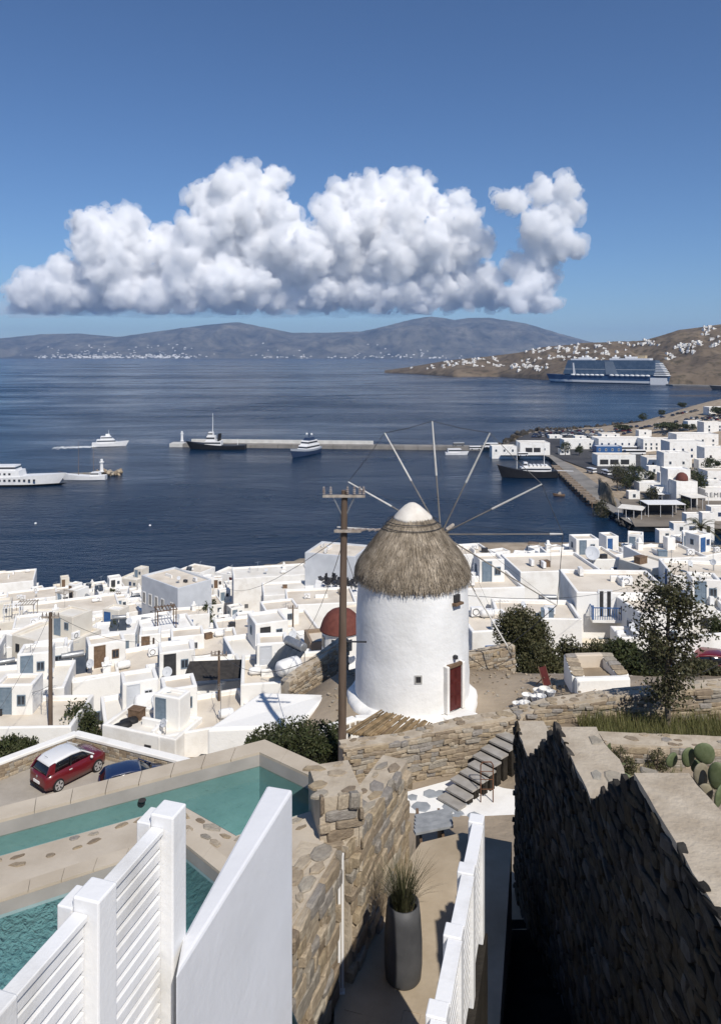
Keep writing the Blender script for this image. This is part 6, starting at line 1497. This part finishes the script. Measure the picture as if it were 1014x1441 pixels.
hb('narrow white house at the inlet with dark doorway', 985, 1002, 720, 752, opens=[('hole', 'f', 0, 2, 1.2, 2.2, DARK)])
sgn = hb('white flat roofed venue with large grey letters on its front', 985, 1040, 688, 706, opens=[], d=8, name='venue', cat='building')
hk = 0
for i, (x, yt, yb, w, fcol) in enumerate(((1006, 603, 612, 26, TEAL), (975, 611, 622, 22, BLUE), (1000, 614, 628, 30, TEAL), (905, 612, 621, 18, TEAL), (960, 645, 660, 20, BLUE), (990, 648, 668, 22, TEAL), (918, 655, 668, 16, TEAL), (1004, 676, 697, 24, RED), (934, 664, 684, 16, BLUE), (905, 664, 676, 18, TEAL), (880, 622, 628, 30, BLUE), (890, 690, 704, 16, TEAL), (938, 706, 722, 16, BLUE), (972, 628, 640, 18, BROWN), (1010, 640, 655, 18, BROWN), (856, 612, 618, 26, TEAL), (780, 612, 617, 18, TEAL), (815, 613, 618, 16, BLUE), (1008, 712, 735, 24, BLUE), (955, 735, 752, 22, TEAL), (978, 748, 766, 24, BROWN), (935, 745, 760, 22, TEAL))):
    nm = {TEAL.name: 'grey', BLUE.name: 'blue', RED.name: 'red', BROWN.name: 'brown'}[fcol.name]
    hb('compact white harbour house with %s joinery' % nm, x - w / 2, x + w / 2, yt, yb, fc=fcol, group='small white houses behind the harbour', roof=rs.choice((CREAM, CREAM2)), chimney=None)
# chapel with brown dome
chp = hb('white harbour chapel body with brown red dome', 944, 974, 676, 712, opens=[('hole', 'f', 0, 3.2, 1.0, 2.4, DARK)], d=9, name='chapel', cat='chapel')
dz_ = (712 - 676) * ((H - 2.0) * F / 212) / F
link('dome', MB().lathe([(2.3, dz_ - .4), (2.3, dz_ + .5), (2.15, dz_ + 1.3), (1.6, dz_ + 2.2), (.8, dz_ + 2.7), (.02, dz_ + 2.85)], 20).mesh('dome', DOME, 0, True), chp)
link('back_hall', block_mesh(9, 7, dz_ + 3.6, .3, 'back_hall'), chp, (0, 6, 0))
# lettering on the venue
fc_ = bpy.data.curves.new('letters', 'FONT'); fc_.body = 'REMEZZO'; fc_.size = 2.6; fc_.extrude = .06; fc_.align_x = 'CENTER'; fc_.space_character = 1.25
to = bpy.data.objects.new('letters', fc_); C.objects.link(to); dg = bpy.context.evaluated_depsgraph_get(); lm = bpy.data.meshes.new_from_object(to.evaluated_get(dg)); bpy.data.objects.remove(to); lm.materials.clear(); lm.materials.append(mat('grey_letters', (.16, .16, .17), (.2, .2, .21), 3, .7))
lo_ = link('sign_lettering', lm, sgn, (-1.2, -4.08, 2.2), (R(90), 0, 0)); lo_['kind'] = 'stuff'
def canopy(label, x0, x1, y, yb, d, rz=0, m=None, name='canopy'):
    Y = (H - 2) * F / (yb - HY); w = (x1 - x0) * Y / F; h = (yb - y) * Y / F; X = ((x0 + x1) / 2 - CX) / F * Y; t = thing(name, label, 'canopy', (X, Y, T(X, Y)), R(rz))
    MB().box(-w / 2, w / 2, -d / 2, d / 2, h - .18, h).build('roof', m or PAINT, t)
    for i in range(4):
        for s in (-1, 1): x = -w / 2 + .3 + (w - .6) * i / 3; MB().tube((x, s * (d / 2 - .3), 0), (x, s * (d / 2 - .3), h - .18), .09, .09, 6).build('post', PAINT, t)
    MB().box(-w / 2 + .6, w / 2 - .6, d / 2 - .5, d / 2 - .3, 0, h - .5).build('back_screen', DARK, t)
canopy('white restaurant canopy at the water with open posts', 905, 958, 705, 726, 8)
canopy('white taverna canopy behind the restaurant canopy', 915, 950, 692, 706, 6)
canopy('beige restaurant canopy jutting over the harbour rocks', 872, 905, 712, 728, 8, -30, CREAM2)
canopy('pale terrace canopy with dark interior beside the venue', 962, 990, 696, 716, 8, 8, CREAM2)
flat('waterside_terrace', [(880, 727), (905, 726), (975, 733), (960, 741), (895, 740)], 2.2, WHITE, 'white waterside restaurant terrace')
# vehicles of the port
def far_car_mesh(body):
    mb = MB(); mb.box(-2.05, 2.05, -.85, .85, .35, .95); mb.hexa([Vector((-1.7, -.82, .95)), Vector((1.1, -.82, .95)), Vector((1.1, .82, .95)), Vector((-1.7, .82, .95))], [Vector((-1.25, -.68, 1.48)), Vector((.4, -.68, 1.48)), Vector((.4, .68, 1.48)), Vector((-1.25, .68, 1.48))]); n1 = len(mb.f)
    mb.box(-1.2, .35, -.66, .66, 1.48, 1.53); n2 = len(mb.f)
    for x in (-1.25, 1.25):
        for y in (-.8, .8): mb.tube((x, y - .1, .33), (x, y + .1, .33), .33, .33, 8)
    me = mb.mesh('far_car', body); me.materials.append(CGL); me.materials.append(TYRE)
    for p in me.polygons: p.material_index = 1 if 6 <= p.index < n1 else (0 if p.index < n2 else 2)
    return me
CARM = [(nm, far_car_mesh(m)) for nm, m in (('white', CWH), ('silver', paint('silver_car_paint', (.35, .36, .38))), ('dark', paint('black_car_paint', (.02, .02, .022))), ('red', CRED), ('blue', CBL), ('grey', paint('grey_car_paint', (.12, .12, .125))))]
nC = 0
for row, (y, xa, xb) in enumerate(((607, 760, 845), (610, 752, 900), (612.5, 748, 1000), (615, 745, 1010), (617, 925, 1012), (606, 925, 1005), (622, 925, 940), (645, 900, 930), (652, 895, 925), (668, 858, 880), (636, 872, 900))):
    x = xa
    while x < xb:
        x += rs.uniform(4.5, 9.5)
        if rs.random() < .72:
            nm, me = rs.choice(CARM); p = G(x, y + rs.uniform(-.6, .6), 2.05); z = max(2.46 if x > 900 else 2.06, T(p.x, p.y)); tag(link('far_car', me, None, (p.x, p.y, z), (0, 0, R(rs.choice((88, 94, -86, 8))))), '%s car in the harbour car park' % nm, 'car', '%s cars parked at the harbour' % nm); nC += 1
def bus(label, x, y, L, rz, m, name='bus'):
    p = G(x, y, 2.06); t = thing(name, label, name, p, R(rz)); k = L / 12
    link('body', MB().box(-L / 2, L / 2, -1.2, 1.2, .4, 3.1 if L > 7 else 2.4).mesh('body', m, .15), t); hz1 = 3.1 if L > 7 else 2.4
    MB().box(-L / 2 - .01, L / 2 + .02, -1.215, 1.215, hz1 * .52, hz1 * .82).build('windows', CGL, t)
    for xx in (-L * .3, L * .32):
        for s in (-1, 1): MB().tube((xx, s * 1.0, .45), (xx, s * 1.22, .45), .45, .45, 10).build('wheel', TYRE, t)
bus('white coach parked by the bus station canopy', 856, 654, 12, 6, CWH); bus('white coach behind the bus station', 893, 640, 12, 4, CWH); bus('pale coach standing beside the blue quay shop', 884, 635, 11, 0, CWH)
bus('white van facing the promenade', 832, 665, 5.2, -70, CWH, 'van'); bus('white minibus right of the promenade van', 853, 668, 5.6, -75, CWH, 'van'); bus('white van on the quay near the excursion boat', 735, 642, 5.5, 5, CWH, 'van')
bus('small white lorry on the pier root', 668, 633, 7, 3, CWH, 'lorry'); bus('grey lorry parked beside the pier lorry', 645, 628, 7, 3, METAL, 'lorry'); bus('white coach at the car park edge beside the lorries', 690, 630, 9, 3, CWH)
for i, (x, yt, yb, w, lab) in enumerate(((893, 650, 688, 38, 'large dark harbour tree above the courtyard wall'), (972, 658, 700, 44, 'broad dark tree right of the harbour chapel'), (868, 648, 690, 30, 'dry brown tree by the promenade bend'), (1000, 645, 672, 34, 'spreading green tree among harbour houses'), (795, 620, 640, 18, 'small dark tree at the quay head'), (815, 625, 641, 14, 'small dark tree beside the blue shop'), (845, 680, 720, 26, 'dry scrub tree below the promenade wall'), (918, 682, 712, 20, 'dry olive shrub beside the restaurant canopy'), (962, 700, 720, 16, 'dark shrub between chapel and venue'), (1012, 600, 614, 30, 'dark tree beside the beach road'), (960, 590, 600, 14, 'small tamarisk on the beach'), (905, 592, 604, 16, 'low tamarisk at the beach end'), (930, 588, 598, 12, 'lone tamarisk by the sand'), (875, 602, 612, 26, 'dark shrub row behind the car park'), (940, 606, 620, 40, 'dark tree clump behind the terminal'), (950, 690, 706, 14, 'dark tree left of the chapel door'), (915, 660, 676, 18, 'dark tree between small harbour houses'), (985, 676, 694, 18, 'dark bushy tree above the venue roof'), (940, 655, 668, 14, 'small dark tree beside the arched loggia house'), (1010, 660, 678, 16, 'dark tree by the sunlit slope house'), (880, 668, 690, 18, 'brown leaved tree behind the promenade wall'), (905, 700, 716, 14, 'olive tree beside the beige restaurant canopy'), (970, 612, 622, 24, 'dark tree row behind the car park houses'))):
    Y = (H - 2) * F / (yb - HY); p = P(x, yb, Y); z = T(p.x, p.y); h = (yb - yt) * Y / F; w2 = w * Y / F / 2
    tree('harbour_tree', lab, (p.x, p.y, z), (w2, w2 * .8, h * .42), h * .16, 1500, max(.5, w2 * .13), 34, LEAFD if 'dry' in lab else LEAF, None, 200 + i, .3)
o = MB().grid(lambda u, v: tuple(Vector((*gq(843 + 24 * u, 672 + 38 * u + 26 * v * (1 - u) + 4 * v, 2), 0)) + Vector((0, 0, 2.3 + 5 * math.sin(math.pi * u) * math.sin(math.pi * v) + rs.uniform(-.2, .2)))), 10, 8).build('earth_bank', mat('scrub_bank', (.10, .08, .05), (.19, .155, .105), .3, .95)); tag(o, 'brown scrub bank beside the promenade', kind='structure')

# ------------------------------------------------------------------ boats
def hull(L, B, Hb, sheer=.5, draft=1.0, trans=.75, fine=.5, rake=.12):
    rings = []; zm = Hb * .1 if draft > 0 else -draft + (Hb + draft) * .3; wb = .55 if draft > 0 else .97; wm = .92 if draft > 0 else .985
    for k in range(15):
        s = k / 14; x = -L / 2 + L * s
        w = B / 2 * (trans + (1 - trans) * min(1, s / .3)) * (1 if s < fine else max(.02, 1 - ((s - fine) / (1 - fine)) ** 1.9))
        z = Hb + sheer * Hb * max(0, (s - .35) / .65) ** 2 + .12 * Hb * max(0, (.2 - s) / .2)
        xo = rake * L * max(0, (s - .6) / .4) ** 2
        rings.append([(x + (xo * .5 if draft < 0 else 0), -w * wb, -draft), (x + xo * (.3 if draft > 0 else .7), -w * wm, zm), (x + xo, -w, z), (x + xo, w, z), (x + xo * (.3 if draft > 0 else .7), w * wm, zm), (x + (xo * .5 if draft < 0 else 0), w * wb, -draft)])
    return loft(rings)
def boat(name, label, x0, x1, yw, flip, rz, hm, B, Hb, Lk=1.0, cat='boat', **hk):
    """hull whose waterline spans picture columns x0..x1 at row yw"""
    p = G((x0 + x1) / 2, yw, 0); L = (x1 - x0) * p.y / F * Lk
    t = thing(name, label, cat, (p.x, p.y, 0), R(rz)); link('hull', hull(L, B, Hb, **hk).mesh('hull', hm, 0, False), t); return t, L
def cabin(t, name, x0, x1, w0, z0, z1, m, tw=.9, win=None, rows=1, front=.6):
    b = [Vector((x0, -w0, z0)), Vector((x1, -w0, z0)), Vector((x1, w0, z0)), Vector((x0, w0, z0))]; q = [Vector((x0 + .1, -w0 * tw, z1)), Vector((x1 - front, -w0 * tw, z1)), Vector((x1 - front, w0 * tw, z1)), Vector((x0 + .1, w0 * tw, z1))]
    o = MB().hexa(b, q).build(name, m, t)
    if win:
        for r in range(rows):
            za = z0 + (z1 - z0) * (r + .38) / rows; zb_ = z0 + (z1 - z0) * (r + .74) / rows; f = lambda z: (z - z0) / (z1 - z0)
            ww = lambda z: w0 * (1 + (tw - 1) * f(z)) + .03; xe = lambda z: x1 - front * f(z) + .03
            MB().hexa([Vector((x0 + .3, -ww(za), za)), Vector((xe(za), -ww(za), za)), Vector((xe(za), ww(za), za)), Vector((x0 + .3, ww(za), za))], [Vector((x0 + .3, -ww(zb_), zb_)), Vector((xe(zb_), -ww(zb_), zb_)), Vector((xe(zb_), ww(zb_), zb_)), Vector((x0 + .3, ww(zb_), zb_))]).build('window_band', win, t)
    return o
def mast(t, x, h, z0=1, r=.12, m=None, name='mast', lean=0, y=0): MB().tube((x, y, z0), (x + lean, y, h), r, r * .5, 6).build(name, m or PAINT, t)
NAVY = mat('navy_hull', (.02, .035, .075), (.03, .05, .10), .5, .4); BLKH = mat('black_hull', (.012, .012, .014), (.02, .02, .022), .5, .5); BOATW = mat('boat_white', (.70, .70, .70), (.76, .76, .76), .5, .45)
STRIPE = mat('grey_hull', (.30, .33, .37), (.36, .39, .43), .5, .4)
# tug
t, L = boat('tugboat', 'black hulled tugboat with pale wheelhouse at the pier head', 270, 346, 632, 1, 178, BLKH, 9.5, 2.6, 1.0, sheer=1.0, fine=.62)
cabin(t, 'deckhouse', -2, 9, 3.2, 2.6, 5.4, BOATW, .95, GLASS); cabin(t, 'bridge', 2, 8, 2.5, 5.4, 8.6, BOATW, .9, GLASS); cabin(t, 'wheelhouse', 3.4, 7, 2.0, 8.6, 11, BOATW, .9, GLASS)
for s in (-1, 1): MB().tube((0, s * 2.0, 2.6), (-.5, s * 2.0, 10), .8, .7, 10).build('funnel', BLKH, t)
mast(t, 4, 23, 11, .28); mast(t, -12, 7, 2.5, .2); MB().tube((3.6, -1.6, 18), (3.6, 1.6, 18), .1).build('yard', BOATW, t)
for k in range(9): MB().tube((-14 + k * 3.2, -4.75, .9), (-14 + k * 3.2, -5.1, .9), .55, .55, 8).build('fender', TYRE, t)
# ferry at the left edge
t, L = boat('ferry', 'white ferry with dark waterline and row of square windows', -60, 76, 683, 1, 3, BOATW, 9, 4.2, 1.0, sheer=.35, fine=.66)
link('boot_stripe', hull(L * 1.004, 9.08, .9, 0.0, .9, fine=.66).mesh('boot_stripe', BLKH), t)
cabin(t, 'superstructure', -19, 8, 4.0, 4.2, 7.2, BOATW, .97, None); cabin(t, 'bridge_deck', -12, 6, 3.6, 7.2, 9.4, BOATW, .93, GLASS); mast(t, -3, 16, 9.4, .35, None, 'mast', -1.2)
for k in range(16): MB().box(-19 + k * 2.2, -18 + k * 2.2, -4.56, -4.40, 2.5, 3.4).build('window', GLASS, t)
for k in range(10): MB().box(-17 + k * 2.2, -16 + k * 2.2, -4.04, -3.94, 5.3, 6.2).build('window', GLASS, t)
# white caique
t, L = boat('caique', 'white two masted wooden caique lying at the stone mole', 92, 149, 675, 1, 182, BOATW, 5.4, 2.0, 1.0, sheer=.7, draft=.8)
mast(t, 3.4, 19, 1.5, .14, BROWN); mast(t, -3.8, 16, 1.5, .13, BROWN); cabin(t, 'deckhouse', -7, -2.5, 1.8, 2.0, 3.8, BOATW, .9, GLASS); MB().tube((9.5, 0, 3), (13, 0, 4.2), .1).build('bowsprit', BROWN, t)
# white motor yacht under way
t, L = boat('motor_yacht', 'white motor yacht under way leaving a foaming wake', 131, 175, 628, 1, 14, BOATW, 6, 2.4, 1.0, sheer=.5)
cabin(t, 'saloon', -7.5, 5.5, 2.6, 2.4, 4.7, BOATW, .9, GLASS, 1, 2.4); cabin(t, 'flybridge', -5, 3, 2.2, 4.7, 6.8, BOATW, .85, GLASS, 1, 2.0); cabin(t, 'radar_arch', -2, 1, 1.2, 6.8, 8.2, BOATW, .7); mast(t, 0, 11, 8.2, .12)
yp = t.location.copy()
# yacht seen bow on
t, L = boat('superyacht', 'dark blue and white yacht moored bow out at the pier', 412, 449, 640, 1, -118, NAVY, 7.2, 2.4, 1.75, sheer=.8, fine=.5)
link('white_bulwark', hull(L * 1.003, 7.28, 3.5, .62, -2.4, fine=.5).mesh('white_bulwark', STRIPE), t)
cabin(t, 'main_deck', -11, 5, 3.1, 3.4, 6.0, BOATW, .95, GLASS, 1, 1.5); cabin(t, 'bridge_deck', -9, 2.5, 2.7, 6.0, 8.6, BOATW, .93, GLASS, 1, 1.5); cabin(t, 'sun_deck', -7, 0, 2.2, 8.6, 10.4, NAVY, .8, None); mast(t, -3.5, 17, 10.4, .25, NAVY)
for s in (-1, 1): link('radar_dome', MB().ball((-3.5, s * 1.7, 12.2), .75, 10, 8).mesh('radar_dome', BOATW, 0, True), t)
# dark schooner
t, L = boat('schooner', 'dark hulled two masted schooner moored at the harbour quay', 708, 782, 672, 1, 179, BLKH, 6.8, 3.3, 1.0, sheer=.9, draft=.8, fine=.6)
MB().box(-12, 11, -3.44, -3.40, 3.0, 3.2).build('rubbing_strake', BOATW, t)
cabin(t, 'deckhouse', -10, 5, 2.5, 3.2, 5.3, BOATW, .97, GLASS); cabin(t, 'upper_deck', -9.5, 1, 2.3, 5.3, 5.7, CREAM2, 1.0); cabin(t, 'wheelhouse', 1.2, 3.6, 1.7, 5.3, 7.6, BOATW, .9, GLASS)
for k in range(5): MB().box(-8.5 + k * 1.9, -7.4 + k * 1.9, -1.6, 1.6, 5.7, 6.5).build('bench', BOATW, t)
mast(t, 6.3, 18.5, 2, .2); mast(t, -7, 17.5, 2, .2); MB().tube((11.5, 0, 4.2), (16, 0, 6.6), .13).build('bowsprit', BROWN, t); MB().tube((6.3, 0, 18), (16, 0, 6.6), .03, .03, 4).build('stay', DMETAL, t); MB().tube((-7, 0, 17), (6.3, 0, 18), .03, .03, 4).build('stay', DMETAL, t)
gw = thing('gangway', 'pale gangway from the schooner stern to the quay', 'gangway', (0, 0, 0)); a, b = G(783, 662, 2.2), G(806, 663, 2.3); MB().hexa([a + Vector((0, -.6, -.1)), b + Vector((0, -.6, -.1)), b + Vector((0, .6, -.1)), a + Vector((0, .6, -.1))], [a + Vector((0, -.6, .1)), b + Vector((0, -.6, .1)), b + Vector((0, .6, .1)), a + Vector((0, .6, .1))]).build('deck', BOATW, gw)
# excursion boat and small craft
t, L = boat('excursion_boat', 'small white excursion boat with cabin windows below the pier', 626, 656, 640, 1, 2, BOATW, 4, 1.5, 1.0); cabin(t, 'cabin', -5, 3.6, 1.7, 1.5, 3.8, BOATW, .95, GLASS)
t, L = boat('rowing_boat', 'little brown boat moored alone off the jetty', 779, 794, 698, 1, 170, BROWN, 1.8, .8, 1.0, draft=.3); cabin(t, 'cuddy', -.8, .8, .6, .8, 1.7, WOODG, .8)
for i, (x, y, lab) in enumerate(((211, 740, 'white mooring buoy off the old town'), (50, 737, 'tiny white buoy left of the old town'), (152, 822, 'white buoy close to the seafront houses'))):
    p = G(x, y, 0); tag(MB().ball((0, 0, .1), .42, 10, 8).build('buoy', BOATW, loc=p), lab, 'buoy')
FOAM = mat('foam', (.5, .52, .54), (.75, .76, .77), .6, .8)
mb = MB(); rgw = random.Random(4)
dirw = Vector((math.cos(R(14)), math.sin(R(14)), 0)); sidew = Vector((-dirw.y, dirw.x, 0))
for k in range(420):
    s = rgw.random() ** 1.6; q = yp - dirw * (8 + 26 * s) + sidew * rgw.gauss(0, 1.2 + 2.6 * s) + Vector((0, 0, .06)); r = rgw.uniform(.4, 1.3) * (1 - .5 * s)
    mb.add([q + Vector((r * 1.6 * math.cos(a), r * math.sin(a), .02 * math.sin(a * 3))) for a in (0, 1.05, 2.1, 3.14, 4.2, 5.2)], [(0, 1, 2, 3, 4, 5)])
for k in range(160):
    s = rgw.random(); sg = rgw.choice((-1, 1)); q = yp + dirw * (8 - 20 * s) + sidew * sg * (2.2 + 3.2 * s) + Vector((0, 0, .05)); r = rgw.uniform(.3, .7); mb.add([q + Vector((r * 2 * math.cos(a), r * .6 * math.sin(a), 0)) for a in (0, 1.05, 2.1, 3.14, 4.2, 5.2)], [(0, 1, 2, 3, 4, 5)])
o = mb.build('wake_foam', FOAM); tag(o, 'white foam wake behind the motor yacht', kind='stuff')
# cruise ship
sp, bp = G(943, 541.3, 0), G(776, 537.6, 0); dv = bp - sp; L = dv.length; mid = (sp + bp) / 2
cs = thing('cruise_ship', 'huge blue and white cruise ship berthed below the headland', 'cruise ship', (mid.x, mid.y, 0), math.atan2(dv.y, dv.x))
CW = BOATW; CGB = mat('ship_blue_glass', (.085, .13, .185), (.14, .19, .25), .12, .25); CN = mat('ship_navy', (.03, .075, .16), (.045, .10, .20), .05, .4)
link('hull', hull(L, 36, 15, .28, 3, .95, .72, .05).mesh('hull', CN), cs)
link('white_band', hull(L * .995, 36.3, 6.5, .15, -2.2, .95, .72, .03).mesh('white_band', CW), cs)
hl = L / 2
MB().box(-hl * .98, -hl * .72, -18.3, 18.3, -1, 14).build('stern_hull', CW, cs)
def deck_row(z, x0, x1, w, m, h=2.4, name='deck'): return MB().box(x0, x1, -w, w, z, z + h).build(name, m, cs)
for k in range(11):
    z = 19.6 + k * 2.75; deck_row(z, -hl * .80, hl * (.74 - .008 * k), 17.2, CGB, 2.2, 'balcony_deck'); deck_row(z + 2.2, -hl * .80, hl * (.745 - .008 * k), 17.5, CN if k not in (3,) else CW, .5, 'deck_edge')
deck_row(15, -hl * .85, hl * .72, 15.5, CN, 4.5, 'promenade_deck')
for s in (-1, 1):
    for k in range(16):
        x = -hl * .68 + k * hl * .083
        if k == 8: continue
        link('lifeboat', MB().ball((x, s * 18.6, 17.8), (5.4, 2.2, 2.2), 10, 6).mesh('lifeboat', CW, 0, True), cs)
    MB().hexa([Vector((-hl * .2, s * 17.6 - .3, 19.6)), Vector((hl * .0, s * 17.6 - .3, 19.6)), Vector((hl * .0, s * 17.6 + .3, 19.6)), Vector((-hl * .2, s * 17.6 + .3, 19.6))], [Vector((-hl * .12, s * 17.6 - .3, 47)), Vector((hl * .02, s * 17.6 - .3, 47)), Vector((hl * .02, s * 17.6 + .3, 47)), Vector((-hl * .12, s * 17.6 + .3, 47))]).build('side_screen', mat('ship_grey_panel', (.16, .2, .25), (.2, .24, .29), .1, .4), cs)
    MB().hexa([Vector((hl * .52, s * 17.6 - .3, 19.6)), Vector((hl * .56, s * 17.6 - .3, 19.6)), Vector((hl * .56, s * 17.6 + .3, 19.6)), Vector((hl * .52, s * 17.6 + .3, 19.6))], [Vector((hl * .55, s * 17.6 - .3, 44)), Vector((hl * .57, s * 17.6 - .3, 44)), Vector((hl * .57, s * 17.6 + .3, 44)), Vector((hl * .55, s * 17.6 + .3, 44))]).build('side_fin', CW, cs)
for k in range(8): z = 19 + k * 3.3; deck_row(z, -hl * (.97 - .016 * k), -hl * .78, 17.8 - .3 * k, CW, 1.6, 'stern_deck'); deck_row(z + 1.6, -hl * (.955 - .016 * k), -hl * .79, 17.0 - .3 * k, GLASS if k < 2 else CGB, 1.7, 'stern_window')
deck_row(15, -hl * .98, -hl * .80, 17.6, GLASS, 4, 'stern_lounge'); deck_row(18.4, -hl * 1.0, -hl * .77, 18.6, CW, .8, 'stern_deck')
for x0, x1, w, z0, z1, m, nm in ((-.70, -.05, 13, 50, 54, CW, 'lido_house'), (-.62, -.5, 8, 54, 60, mat('funnel_tan', (.42, .33, .2), (.5, .4, .26), .1, .5), 'funnel'), (-.5, -.3, 9, 54, 57.5, CW, 'top_house'), (-.18, -.08, 7, 54, 57, CW, 'top_house'), (.25, .62, 12, 49.5, 53, CW, 'forward_house'), (.3, .5, 8, 53, 56, CW, 'forward_house'), (-.3, -.2, 10, 54, 55.5, BLKH, 'screen')): MB().box(hl * x0, hl * x1, -w, w, z0, z1).build(nm, m, cs)
for x in (-.36, -.28, -.12, .36, .44): link('radome', MB().ball((hl * x, 0, 58.5 if x < 0 else 57), 2.6, 10, 8).mesh('radome', CW, 0, True), cs)
dq = thing('cruise_quay', 'grey cruise terminal quay at the foot of the headland', 'quay', (0, 0, 0)); a, b = G(945, 541.5, 2), G(1060, 544, 2); MB().hexa([(a.x, a.y - 4, -4), (b.x, b.y - 4, -4), (b.x, b.y + 30, -4), (a.x, a.y + 30, -4)], [(a.x, a.y - 4, 2.5), (b.x, b.y - 4, 2.5), (b.x, b.y + 30, 2.5), (a.x, a.y + 30, 2.5)]).build('quay_block', QUAYM, dq)
t, L = boat('cargo_boat', 'dark boat with a white mast at the cruise quay end', 1003, 1050, 548, 1, 180, BLKH, 11, 5, 1.0); mast(t, 12, 26, 4, .5); cabin(t, 'deckhouse', -12, 2, 4, 5, 10, BOATW, .9, GLASS)

# ------------------------------------------------------------------ white houses on the headland, one by one
from mathutils.bvhtree import BVHTree
bvh = BVHTree.FromPolygons([v.co[:] for v in headland.data.vertices], [tuple(p.vertices) for p in headland.data.polygons])
HM = []
for i in range(7):
    rq = random.Random(i); mb = MB(); w, d, h = rq.uniform(7, 13), rq.uniform(6, 9), rq.uniform(3, 5); mb.box(-w / 2, w / 2, -d / 2, d / 2, -5, h)
    if rq.random() < .7: mb.box(-w / 2 + 1, w * .1, -d / 2 + 1.5, d / 2 + .5, h, h + 2.8)
    if rq.random() < .6: mb.box(w / 2, w / 2 + 5, -d / 2 + 1, d / 2 - 1, -5, h * .75)
    n1 = len(mb.f)
    for k in range(3): x = -w / 2 + w * (k + .5) / 3; mb.box(x - .7, x + .7, -d / 2 - .06, -d / 2, h * .3, h * .7)
    me = mb.mesh('hillside_house', WHITE); me.materials.append(GLASS)
    for p in me.polygons: p.material_index = 1 if p.index >= n1 else 0
    HM.append(me)
spots = []
rq = random.Random(17)
def band(n, xa, xb, ya, yb): 
    for _ in range(n): spots.append((rq.uniform(xa, xb), rq.uniform(ya, yb)))
band(12, 575, 640, 513, 519); band(30, 625, 700, 503, 511); band(34, 695, 775, 512, 522); band(16, 640, 700, 508, 517); band(34, 740, 800, 487, 497); band(30, 795, 860, 484, 499); band(20, 770, 850, 500, 510); band(20, 850, 915, 482, 496)
band(13, 945, 978, 484, 490); band(16, 975, 1014, 481, 488); band(10, 955, 990, 488, 498); band(9, 985, 1012, 464, 478); band(5, 938, 958, 498, 508); band(8, 990, 1014, 458, 466); band(10, 905, 930, 478, 486); band(8, 700, 760, 505, 512)
eye = Vector((0, 0, H)); nH = 0
for i, (x, y) in enumerate(spots):
    d = (P(x, y, 1000) - eye).normalized(); hit = bvh.ray_cast(eye, d)
    if hit[0] is None or i % 4 == 3: continue
    p = hit[0]; o = link('hillside_house', HM[i % 7], None, p, (0, 0, R(rq.uniform(-40, 40))), (rq.uniform(.5, .95),) * 3)
    wh = 'on the low rocky tip of the headland' if x < 640 else 'in the shore village behind the cruise ship bow' if x < 775 and y > 498 else 'along the headland skyline' if y < 486 and x < 935 else 'on the slope above the cruise ship' if x < 935 else 'on the high brown hill right of the cruise ship'
    tag(o, 'small white house ' + wh, 'house', 'white houses ' + wh); nH += 1
mb = MB()
bvt = BVHTree.FromPolygons([v.co[:] for v in island.data.vertices], [tuple(p.vertices) for p in island.data.polygons])
for k in range(420):
    x = rq.choice((rq.gauss(118, 22), rq.gauss(165, 26), rq.gauss(235, 22), rq.uniform(20, 300), rq.uniform(350, 650))); y = 503.8 - abs(rq.gauss(0, 2.6)) - (rq.random() < .12) * rq.uniform(2, 16)
    hit = bvt.ray_cast(eye, (P(x, y, 1000) - eye).normalized())
    if hit[0] is None: continue
    p = hit[0]; w = rq.uniform(8, 22); mb.box(p.x - w, p.x + w, p.y - 10, p.y + 10, p.z - 10, p.z + rq.uniform(4, 12))
o = mb.build('far_village', WHITE); tag(o, 'white villages speckled along the far island shore', kind='stuff')
